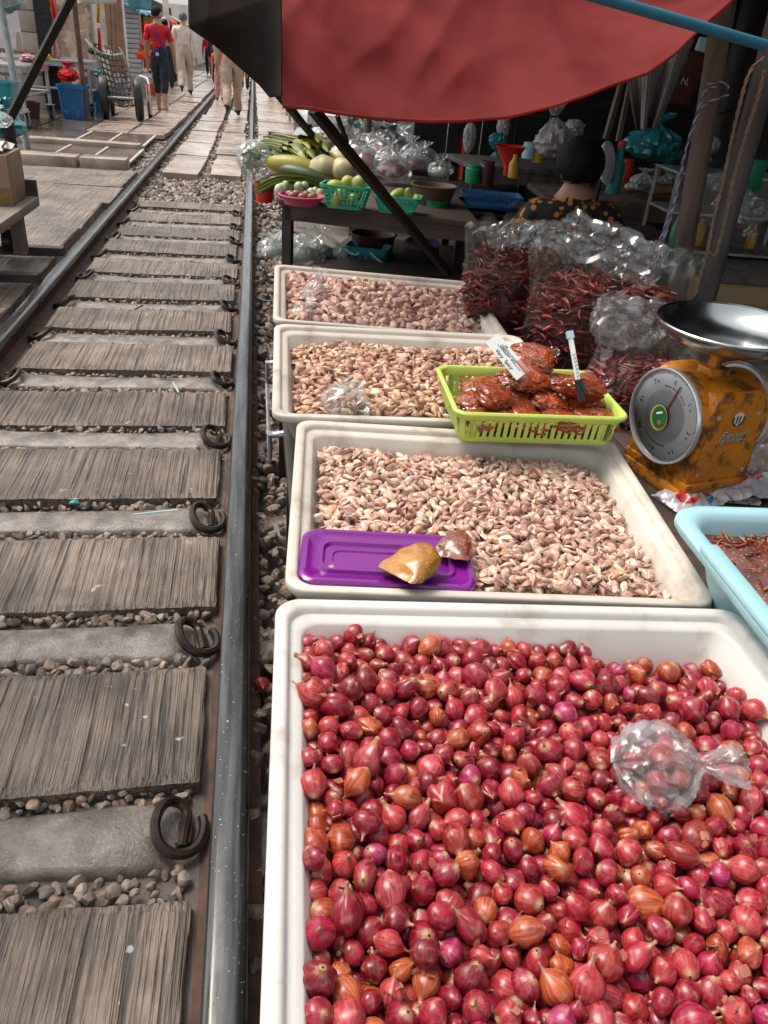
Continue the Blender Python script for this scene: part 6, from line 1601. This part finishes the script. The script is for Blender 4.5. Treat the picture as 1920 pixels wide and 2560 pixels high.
for k in range(5):
    y = 11+k*4; table('market_table', (.72, y), 0, 1.6, 2.4, .5, ORD[k]+' pale covered market table along the right of the track', 'white_cloth', 'steel', nb=1, th=.12)
    for q in range(4):
        p = (.9+q*.28+rand(-.05, .05), y+rand(.3, 1.8), .62); o = blob('produce_heap', MAT['veg'], None, p, (.18, .2, .12), k*5+q, .25, 1.6, 2, 0, np.array([(.6, .5, .45), (.3, .4, .12), (.6, .2, .12), (.7, .68, .62)][(k+q) % 4])); tag(o, ORD[q]+' heap of goods on the '+ORD[k]+' pale market table', 'goods')

# small goods crowding the dark stall
GD = [(1020, 395, 4.3, 'green_plastic', 'small green jar on the side table left of the blue basket'), (1048, 400, 4.3, 'maroon_plastic', 'maroon jar behind the blue basket'), (1160, 350, 5.0, 'yellow_plastic', 'yellow tub on the shelf table left of the vendor'), (1140, 342, 5.0, 'pale_blue', 'pale blue tub on the shelf table'), (1345, 392, 4.6, 'red_plastic', 'red lidded jar right of the teal bottle'), (1478, 384, 4.7, 'grey_plastic', 'grey jar left of the brown post'), (1500, 388, 4.7, 'yellow_plastic', 'yellow jar just right of the brown post')]
for k, (u, v, y, mt, lab) in enumerate(GD):
    h = .09+.03*(k % 3); b = MB(); b.lathe([(0, 0), (.04, 0), (.044, h*.75), (.034, h*.85), (.036, h*.86), (.036, h), (0, h)], n=18); o = b.build('jar', MAT[mt], None, Gy(u, v, y)); tag(o, lab, 'jar')
MAT['bulb_wire'] = M('bulb_wire', (.02, .02, .02), .6, bst=0)
for k, (pts, lab) in enumerate([([(1010, 240), (1200, 252), (1340, 215), (1420, 150)], 'thin cable sagging under the awning inside the stall'), ([(1330, 250), (1480, 262), (1640, 228), (1659, 210)], 'thin cable sagging behind the two wooden posts')]):
    P = [Gy(u, v, 4.9) for u, v in pts]; b = MB(); b.tube([p-P[0] for p in P], .006, 6); o = b.build('cable', MAT['bulb_wire'], None, P[0]); tag(o, lab, 'cable')
for k, (u, v, r, mt) in enumerate([(1075, 300, .05, 'teal_bag'), (1240, 275, .06, 'white_bag'), (1450, 330, .06, 'green_plastic'), (1538, 310, .05, 'white_bag')]): plain_bag(u, v, 5.2, r, r*1.5, mt, ['small teal bag hanging left of the red funnel', 'small white bag hanging above the vendor', 'green bag hanging right of the striped cloth', 'white bag hanging between the two posts'][k], 500+k, (0, 0, -1))
# ------------------------------------------------------------------ left side of the track
MAT['beige_wall'] = M('beige_wall', (.46, .38, .31), .8, c2=(.36, .29, .235), sc=2, bst=.3, bsc=30, dirt=(.20, .16, .13), dsc=2, dlo=.55, dhi=.8)
MAT['white_wall'] = M('white_wall', (.66, .63, .59), .7, c2=(.54, .51, .47), sc=2, bst=.15)
MAT['brown_wall'] = M('brown_wall', (.30, .17, .11), .75, c2=(.20, .11, .07), sc=3, bst=.3)
MAT['paper'] = M('paper', (.74, .70, .66), .7, bst=.1)
MAT['shutter'] = M('shutter', (.42, .43, .44), .45, .4, c2=(.33, .34, .35), sc=4, bst=.1)
MAT['grout'] = M('grout', (.30, .26, .22), .85)
MAT['crazy_tile'] = M('crazy_tile', (.78, .68, .60), .6, c2=(.55, .44, .38), sc=9, bst=.2, tint=True)
def facade(name, y0, y1, x, mat, label, h=2.6):
    b = MB(); b.box((-.15, (y1-y0)/2, h/2), (.3, y1-y0, h)); root = b.build(name, MAT[mat], None, (x, y0, -.12)); tag(root, label, 'building'); return root
def front(name, u0, u1, y, mat, label, h=2.7, th=.25):
    xa, xb = Gy(u0, 110, y).x, Gy(u1, 110, y).x
    b = MB(); b.box(((xb-xa)/2, th/2, h/2), (xb-xa, th, h)); o = b.build(name, MAT[mat], None, (xa, y, -.14)); tag(o, label, 'building'); return o, xb-xa
F1, W1 = front('shop_wall', -70, 124, 15.9, 'grout', 'beige block wall with a hanging paper sheet at the far left')
for r in range(8):
    x = -.3*(r % 2)
    while x < W1-.1:
        a_, c_ = max(0, x), min(W1, x+.59)
        if c_-a_ > .08: b = MB(); b.box(((a_+c_)/2, -.012, .17+r*.31), (c_-a_, .03, .295), bev=.006); b.build('block', MAT['beige_wall'], F1)
        x += .60
b = MB(); b.grid(lambda u, v: (u*.62, -.05-.03*sin(u*5)*v, 2.2-1.35*v), 8, 8); b.build('paper_sheet', MAT['paper'], F1, (W1-1.16, 0, .14), angle=None)
b = MB(); b.box((W1-.13, -.10, 1.35), (.26, .14, 2.7)); b.build('dark_pillar', MAT['black_cloth'], F1)
F2, W2 = front('tiled_wall', 124, 203, 17.2, 'grout', 'wall of white and brown broken stone tiles behind the steel tables')
for q in range(150):
    n = NPR.integers(5, 8); r = NPR.uniform(.07, .15); x, z = NPR.uniform(.1, W2-.1), NPR.uniform(.5, 2.2); a0 = NPR.uniform(0, 6)
    P = [(r*NPR.uniform(.7, 1)*cos(a0+2*pi*k/n), r*NPR.uniform(.7, 1)*sin(a0+2*pi*k/n)) for k in range(n)]; b = MB(); b.tint = [(1, .98, .95), (.62, .45, .38), (.9, .82, .74), (.75, .62, .54)][NPR.integers(4)]
    t_ = .012+.012*NPR.random(); b.rings([[Vector((x+a, -h, z+c)) for a, c in P] for h in (0, t_)], smooth=False); b.build('tile', MAT['crazy_tile'], F2)
F3, W3 = front('white_shop', 203, 272, 18.8, 'white_wall', 'whitewashed shop wall with brown pillar left of the roller shutter')
b = MB(); b.box((W3-.16, -.10, 1.35), (.32, .18, 2.7), bev=.02); b.build('pillar', MAT['brown_wall'], F3); b = MB(); b.box((W3*.42, -.03, 1.3), (W3*.55, .05, 2.2)); b.build('panel', MAT['paper'], F3)
F4, W4 = front('shutter_shop', 270, 306, 20.6, 'grout', 'shop front closed with a grey roller shutter behind the red shirt')
for k in range(26): b = MB(); b.box((W4/2, -.02, .1+k*.095), (W4-.04, .03, .085), bev=.012); b.build('slat', MAT['shutter'], F4)
F5 = facade('dark_shop', 28.1, 44, -3.75, 'black_cloth', 'open dark shop fronts farther along on the left')
for k, mt in enumerate(['brown_wall', 'orange_cloth', 'yellow_cloth', 'green_cloth', 'white_wall', 'pink_cloth', 'beige_wall']): b = MB(); b.box((.12, 1+k*2.1, .9+.2*(k % 3)), (.25, 1.0, 1.3)); b.build('shelf_goods', MAT[mt], F5)
F6 = facade('end_building', 44.2, 75, -3.75, 'white_wall', 'pale buildings at the far end of the track')
b = MB(); b.box((0, 0, 1.5), (14, .4, 4.5)); o = b.build('cross_building', MAT['white_wall'], None, (0, 76, 0)); tag(o, 'pale building closing the view at the end of the track', 'building')
for k in range(6):
    b = MB(); b.box((-5+k*2, -.22, 1.2), (1.2, .06, 1.6)); b.build('window', MAT['navy_cloth'], o)
F7 = facade('right_shops', 16.5, 60, 3.2, 'white_wall', 'pale shop row on the right beyond the market tables')
# yellow post
b = MB(); b.box((0, 0, 1.3), (.16, .16, 2.8)); o = b.build('yellow_post', MAT['cream_cloth'], None, Gz(368, 190, -.05)+Vector((0, 0, -.05))); tag(o, 'cream post with yellow foot left of the red shirt', 'post')
b = MB(); b.box((0, 0, .35), (.2, .2, .7)); b.build('foot', MAT['yellow_cloth'], o, (0, 0, .0))
# cloth and canopy edges along the top left
def hang(name, pts, mat, label, y, cat='cloth'):
    P = [Gy(u, v, y+.1*k) for k, (u, v) in enumerate(pts)]; b = MB(); b.grid(lambda u, v: (P[0].lerp(P[1], u)).lerp(P[3].lerp(P[2], u), v)+Vector((0, .05*sin(u*12+v*3)*v, 0)), 10, 8)
    o = b.build(name, MAT[mat], None, angle=None); tag(o, label, cat); s_ = o.modifiers.new('thickness', 'SOLIDIFY'); s_.thickness = .004
hang('canopy_edge', [(165, -30), (262, -30), (250, 8), (168, 8)], 'white_cloth', 'white canopy edge hanging at the top left', 13.5, 'canopy')
hang('blue_canopy', [(268, -30), (328, -30), (326, 24), (276, 16)], 'blue_cloth', 'pale blue cloth hanging from the top left of the shutter', 15.5, 'canopy')
hang('grey_canopy', [(0, -30), (60, -30), (52, 16), (8, 26)], 'white_cloth', 'whitish cloth corner at the top left edge', 10.2, 'canopy')
hang('teal_flag', [(8, 18), (46, 6), (40, 20), (16, 32)], 'aqua_plastic', 'small teal cloth under the whitish corner', 10.1)
hang('red_flag', [(103, -10), (112, -10), (130, 52), (116, 50)], 'orange_cloth', 'orange red flag hanging beside the black slanting pole', 12.5, 'flag')
hang('pink_flag', [(110, 75), (118, 75), (130, 128), (113, 125)], 'pink_cloth', 'pink cloth hanging below the orange red flag', 12.6, 'flag')
hang('yellow_flag', [(208, 0), (217, 2), (216, 50), (209, 48)], 'yellow_cloth', 'yellow bunting strip in front of the white panel', 15.0, 'flag')
hang('orange_flag', [(210, 60), (216, 60), (219, 108), (212, 106)], 'orange_cloth', 'orange bunting strip under the yellow one', 15.0, 'flag')
# black slanting pole near the left edge
strut(Gy(158, -12, 5.4), Gy(18, 262, 5.2), .05, .04, 'black pole slanting across the top left corner', 'strut')
strut(Gy(17, 258, 5.2), Gy(40, 420, 5.2), .05, .05, 'short black upright behind the cardboard box', 'strut')
# galvanised and rusty poles
def up_pole(u0, v0, u1, v1, z0, r, mat, label):
    base = Gz(u0, v0, z0); top = Gy(u1, v1, base.y); d = (top-base)/(top.z-base.z); q = MB(); q.tube([Vector(), d*(2.3-base.z)], r, 12); o = q.build('pole', MAT[mat], None, base); tag(o, label, 'pole', 'upright poles on the left'); return o
up_pole(60, 324, 5, 30, -.05, .04, 'galv', 'galvanised pole at the left edge beside the wet paving')
up_pole(188, 264, 163, 30, -.05, .04, 'rust', 'rusty pole in front of the blue bin')
up_pole(312, 150, 275, 20, -.0, .03, 'galv', 'thin leaning galvanised pole by the roller shutter')
strut(Gy(237, -10, 15.2), Gy(243, 125, 15.2), .012, .012, 'thin cord hanging above the handcart', 'rust', True)
strut(Gy(247, -10, 15.3), Gy(252, 120, 15.3), .012, .012, 'second thin cord right of the first above the handcart', 'rust', True)
# steel tables on castors
def castor(parent, x, y, r=.11):
    e = MB(); e.box((x, y, r*2+.02), (.12, .10, .012)); e.bar((x-.035, y, r*2+.02), (x-.035, y+.04, r), .06, .006, (1, 0, 0)); e.bar((x+.035, y, r*2+.02), (x+.035, y+.04, r), .06, .006, (1, 0, 0)); f = e.build('castor', MAT['galv'], parent)
    e = MB(); e.cyl((x-.022, y+.04, r), (x+.022, y+.04, r), r, n=24); e.build('tyre', MAT['black_plastic'], f); e = MB(); e.cyl((x-.026, y+.04, r), (x+.026, y+.04, r), r*.55, n=18); e.build('rim', MAT['galv'], f)
def steel_trolley(loc, L, D, h, label, rz=0):
    root = empty('steel_trolley', loc, rz); tag(root, label, 'table', 'steel tables on castors')
    b = MB(); b.box((0, 0, h-.02), (L, D, .04), bev=.006); b.build('top', MAT['steel'], root); b = MB(); b.box((0, 0, h-.07), (L-.06, D-.06, .06)); b.build('apron', MAT['steel'], root)
    for sx in (-1, 1):
        for sy in (-1, 1):
            b = MB(); b.cyl((sx*(L/2-.06), sy*(D/2-.08), .24), (sx*(L/2-.06), sy*(D/2-.08), h-.04), .025); b.build('leg', MAT['galv'], root); castor(root, sx*(L/2-.06), sy*(D/2-.08))
    for sy in (-1, 1): b = MB(); b.cyl((-(L/2-.06), sy*(D/2-.08), .42), (L/2-.06, sy*(D/2-.08), .42), .02); b.build('rail', MAT['galv'], root)
    b = MB(); b.cyl((L/2-.06, -(D/2-.08), .42), (L/2-.06, D/2-.08, .42), .02); b.build('rail', MAT['galv'], root)
steel_trolley((-3.36, 13.25, -.06), .72, 1.7, .80, 'steel table on castors at the left edge')
steel_trolley((-3.15, 15.6, -.06), 1.2, 1.4, .84, 'steel table behind the blue bins')
# bins
def bin_(p, w_, d_, h, label, mat='blue_plastic'):
    root = empty('blue_bin', p, -.1); tag(root, label, 'bin', 'plastic bins on the left'); b = MB()
    b.rings([rrect(w_*.82, d_*.82, .03, 0, 4), rrect(w_*.96, d_*.96, .04, h*.9, 4), rrect(w_*1.04, d_*1.04, .04, h*.9, 4), rrect(w_*1.04, d_*1.04, .04, h, 4), rrect(w_*.94, d_*.94, .04, h, 4), rrect(w_*.78, d_*.78, .03, .03, 4)]); b.build('bin_wall', MAT[mat], root)
    for s in (-1, 1): b = MB(); b.box((s*w_*.22, -d_*.43, h*.18), (w_*.2, .03, h*.26), bev=.008); b.build('foot', MAT[mat], root)
    return root
bin_(Gz(160, 262, -.04)+Vector((.0, .22, 0)), .40, .40, .50, 'large blue bin behind the rusty pole'); bin_(Gz(203, 246, -.04)+Vector((0, .2, 0)), .28, .28, .36, 'smaller blue bin half hidden by the cart wheel')
for u, v, y, r, mt, lab in [(200, 185, 15.6, .17, 'white_bag', 'white bag of rubbish on the smaller blue bin'), (148, 165, 14.8, .14, 'red_cloth', 'red bag on the large blue bin'), (8, 275, 9.6, .20, 'teal_bag', 'light blue plastic bag hanging at the left edge'), (212, 160, 16.5, .14, 'aqua_plastic', 'teal bag behind the handcart'), (0, 262, 5.0, .06, 'film_milky', 'clear bag caught on the black upright')]: plain_bag(u, v, y, r, r, mt, lab, int(u+v), (0, 0, 1))
o = bin_(Gy(6, 232, 10.0), .34, .34, .26, 'grey teal crate above the light blue bag', 'aqua_plastic')
b = MB(); b.box((0, 0, 0), (.5, .4, .03)); o = b.build('crate_shelf', MAT['steel'], None, Gy(0, 233, 10.1)+Vector((0, 0, -.02))); tag(o, 'narrow steel shelf under the grey teal crate', 'shelf')
# handcart
root = empty('handcart', (-2.09, 14.75, -.02), .10); tag(root, 'market handcart with netted tray and big black wheels', 'handcart')
def wheel(x, y, r, w_):
    b = MB(); N = 32; prof = [(r*.72, -w_*.42), (r*.9, -w_*.5), (r*.98, -w_*.36), (r, 0), (r*.98, w_*.36), (r*.9, w_*.5), (r*.72, w_*.42)]
    b.rings([[Vector((x+h, y+rr*cos(2*pi*k/N), r+rr*sin(2*pi*k/N))) for k in range(N)] for rr, h in prof], cap0=False, cap1=False); t_ = b.build('wheel', MAT['black_plastic'], root)
    b = MB(); b.cyl((x-w_*.3, y, r), (x+w_*.3, y, r), r*.73, n=24); b.build('rim', MAT['galv'], t_)
wheel(-.27, 0, .32, .13); wheel(.27, 0, .32, .13); wheel(-.20, .75, .16, .07); wheel(.42, .75, .16, .07)
b = MB(); b.cyl((-.27, 0, .32), (.27, 0, .32), .02); b.build('axle', MAT['galv'], root)
b = MB(); b.tube([(-.2, -.06, .24), (-.28, .25, .62), (-.40, .55, 1.02), (-.46, .7, 1.10)], .018, 8); b.tube([(.22, -.06, .24), (.16, .25, .60), (.06, .55, .95), (.0, .7, 1.02)], .018, 8); b.build('side_rail', MAT['black_iron'], root)
b = MB(); b.tube([(-.52, .62, 1.10), (-.42, .56, 1.0), (-.30, .52, .93), (-.12, .52, .90), (.05, .55, .94)], .022, 8); b.build('top_bar', MAT['galv'], root)
L0, L1, R0_, R1_ = Vector((-.2, -.06, .24)), Vector((-.40, .55, 1.0)), Vector((.22, -.06, .24)), Vector((.06, .55, .93))
b = MB(); nn = 9
for k in range(nn+1): b.tube([L0.lerp(L1, k/nn), (L0.lerp(L1, k/nn)+R0_.lerp(R1_, k/nn))/2+Vector((0, .07, -.05)), R0_.lerp(R1_, k/nn)], .011, 5)
for k in range(1, 7): b.tube([L0.lerp(R0_, k/7), (L0.lerp(R0_, k/7)+L1.lerp(R1_, k/7))/2+Vector((0, .07, -.05)), L1.lerp(R1_, k/7)], .011, 5)
b.build('net', MAT['black_iron'], root)
b = MB(); b.tube([(.44, .1, .1), (.44, .1, .55), (.42, .2, .62), (.30, .5, .64), (.26, .6, .60), (.26, .6, .1)], .018, 8); b.build('guard_loop', MAT['white_cloth'], root)
blob('sack', MAT['white_bag'], root, (-.06, .42, .42), (.15, .12, .22), 4, .3, 1.6, 3)
b = MB(); b.box((0, 0, .2), (.36, .3, .4), bev=.03); o = b.build('red_crate', MAT['red_plastic'], None, Gz(333, 208, -.03)+Vector((0, .2, 0))); tag(o, 'red plastic box on the ground beyond the handcart', 'box')
# trolley with a cardboard box at the left edge
root = empty('flat_trolley', (0, 0, 0)); tag(root, 'wooden flat trolley at the left edge carrying a cardboard box', 'trolley')
MAT['old_wood'] = M('old_wood', (.27, .215, .17), .75, c2=(.15, .115, .09), sc=4, stretch=(5, .7, 1), bst=.5, bsc=24, bd=.005)
for i in range(4): b = MB(); b.box((-1.30-i*.16, 4.62, .28), (.155, 1.06, .05), bev=.006); b.build('plank', MAT['old_wood'], root)
b = MB(); b.box((-1.54, 5.165, .345), (.62, .02, .10)); b.build('end_board', MAT['dark_wood'], root)
for y in (4.35, 5.0):
    b = MB(); b.box((-1.33, y, .13), (.07, .07, .25)); b.build('leg', MAT['old_wood'], root); b = MB(); b.cyl((-1.42, y+.02, .07), (-1.37, y+.02, .07), .075, n=24); b.build('wheel', MAT['black_plastic'], root)
    b = MB(); b.box((-1.42, y+.1, .005), (.62, .07, .045)); b.build('runner', MAT['dark_wood'], root)
root = empty('cardboard_box', (-1.56, 4.96, .307), .03); tag(root, 'brown cardboard box with striped paper on the flat trolley', 'box')
b = MB(); b.box((0, 0, .13), (.56, .34, .26), bev=.004); b.build('carton', MAT['cardboard'], root); b = MB(); b.box((0, -.172, .05), (.562, .004, .08)); b.build('tape', MAT['ochre_cloth'], root)
b = MB(); b.grid(lambda u, v: ((u-.5)*.52, (v-.5)*.3, .268+.02*abs(sin(u*9))+.01*sin(v*7)), 24, 6); b.build('paper', MAT['paper'], root, angle=None)
for k in range(6): b = MB(); b.bar((.26-.05*k, -.14, .295), (.22-.05*k, .14, .297), .012, .004); b.build('stripe', MAT['black_cloth'], root)

# ------------------------------------------------------------------ small litter on the track
MAT['straw'] = M('straw', (.45, .62, .62), .4, bst=0)
def straw(u0, v0, u1, v1, z, r, mat, label): a, c = Gz(u0, v0, z), Gz(u1, v1, z); b = MB(); b.tube([Vector(), c-a], r, 8); o = b.build('drinking_straw', MAT[mat], None, a); tag(o, label, 'straw', 'litter between the rails')
straw(288, 1112, 384, 1102, -.098, .004, 'straw', 'pale blue drinking straw lying on the gravel between sleepers')
straw(374, 826, 386, 848, -.075, .004, 'straw', 'short blue straw leaning on a sleeper'); straw(266, 681, 308, 660, -.08, .004, 'veg_dark', 'thin green stem lying on a sleeper')
MAT['orange_scrap'] = M('orange_scrap', (.65, .16, .03), .6, bst=.1)
for k, (u, v, mt, lab, z) in enumerate([(336, 1681, 'orange_scrap', 'orange scrap on the gravel between two slabs', -.10), (345, 2180, 'orange_scrap', 'curled orange peel on the gravel near the bottom', -.10), (160, 1085, 'teal_bag', 'tiny turquoise scrap beside a narrow sleeper', -.09), (287, 2213, 'orange_scrap', 'small orange peel at the bottom of the photo', -.10), (560, 1540, 'film_milky', 'clear plastic scrap between rail and front tray', -.10)]):
    o = blob('scrap', MAT[mt], None, Gz(u, v, z), (.016, .011, .006), k, .4, 2, 2); tag(o, lab, 'scrap')
V, T, U, c = SHM[3]; o = link('fallen_shallot', np_mesh('fallen_shallot', V*.019, T, U, c), MAT['shallot'], None, Gz(565, 1478, -.10), (1.2, .4, 0)); tag(o, 'shallot fallen on the gravel between rail and front tray', 'shallot')
MAT['chalk'] = M('chalk', (.55, .54, .52), .8, bst=.2)

# more goods along the left lane
LG = [(18, 150, 13.4, .16, 'white_bag', 'white sack on the left steel table'), (60, 128, 13.6, .10, 'pink_cloth', 'pink bundle on the left steel table'), (95, 122, 14.0, .09, 'yellow_cloth', 'yellow bundle at the right end of the left steel table'), (232, 120, 16.4, .12, 'beige_cloth', 'beige sack on the table behind the handcart'), (205, 112, 16.0, .10, 'green_cloth', 'green bundle on the table behind the blue bins'), (312, 120, 19.5, .16, 'orange_cloth', 'orange bundle in front of the shutter'), (318, 172, 19.0, .16, 'white_bag', 'white sack on the ground by the red box'), (268, 190, 18.2, .18, 'brown_wall', 'brown sack on the ground behind the handcart')]
for k, (u, v, y, r, mt, lab) in enumerate(LG): plain_bag(u, v, y, r, r*.9, mt, lab, 600+k*3, (rand(-.2, .2), rand(-.2, .2), 1), 'sack')
for k, (u, v, mt, lab) in enumerate([(250, 228, 'green_plastic', 'green crate on the lane behind the handcart'), (130, 240, 'yellow_plastic', 'yellow crate under the steel table by the blue bin'), (38, 268, 'maroon_plastic', 'maroon crate under the left steel table')]):
    p = Gz(u, v, -.03)+Vector((-.1, .9, 0)); b = MB(); b.rings([rrect(.36, .28, .03, 0, 4), rrect(.42, .34, .03, .24, 4), rrect(.40, .32, .03, .24, 4), rrect(.34, .26, .03, .02, 4)]); o = b.build('crate', MAT[mt], None, p, (0, 0, .2*k)); tag(o, lab, 'crate')

# canopies and more passers-by farther down the lane
for k, (y, mt, lab) in enumerate([(19.5, 'blue_cloth', 'faded blue canopy over the shutter shop'), (23.5, 'white_cloth', 'grubby white canopy farther down the left lane'), (27.5, 'orange_cloth', 'orange canopy over the dark shops'), (32, 'green_cloth', 'green canopy far down the left lane'), (37, 'beige_cloth', 'beige canopy near the end of the left lane')]):
    b = MB(); b.grid(lambda u, v: (-3.9+1.5*u, y+3.2*v, 2.25-.55*u-.06*sin(pi*v)+.03*sin(v*15)*u), 10, 14); o = b.build('lane_canopy', MAT[mt], None, angle=None); tag(o, lab, 'canopy', 'canopies over the left lane'); s_ = o.modifiers.new('thickness', 'SOLIDIFY'); s_.thickness = .006
for k, (x, y, rz, H, a_, c_, lab) in enumerate([(-2.4, 26.0, .3, 1.74, 'blue_cloth', 'navy_cloth', 'person in pale blue shirt standing by the left shops'), (-2.7, 30.5, pi/2, 1.68, 'yellow_cloth', 'black_cloth', 'person in yellow top beside the dark shops'), (-.25, 29.0, .0, 1.78, 'white_cloth', 'navy_cloth', 'person in white shirt far between the rails'), (.55, 25.5, -.4, 1.70, 'pink_cloth', 'black_cloth', 'person in pink top right of the far track'), (-1.9, 40.0, pi, 1.75, 'red_cloth', 'navy_cloth', 'distant person in red far down the lane')]): person((x, y, -.03), rz, H, lab, a_, c_, 'black_leather', 'hair', stride=.12+.05*k, longsleeve=(k % 2 == 0))
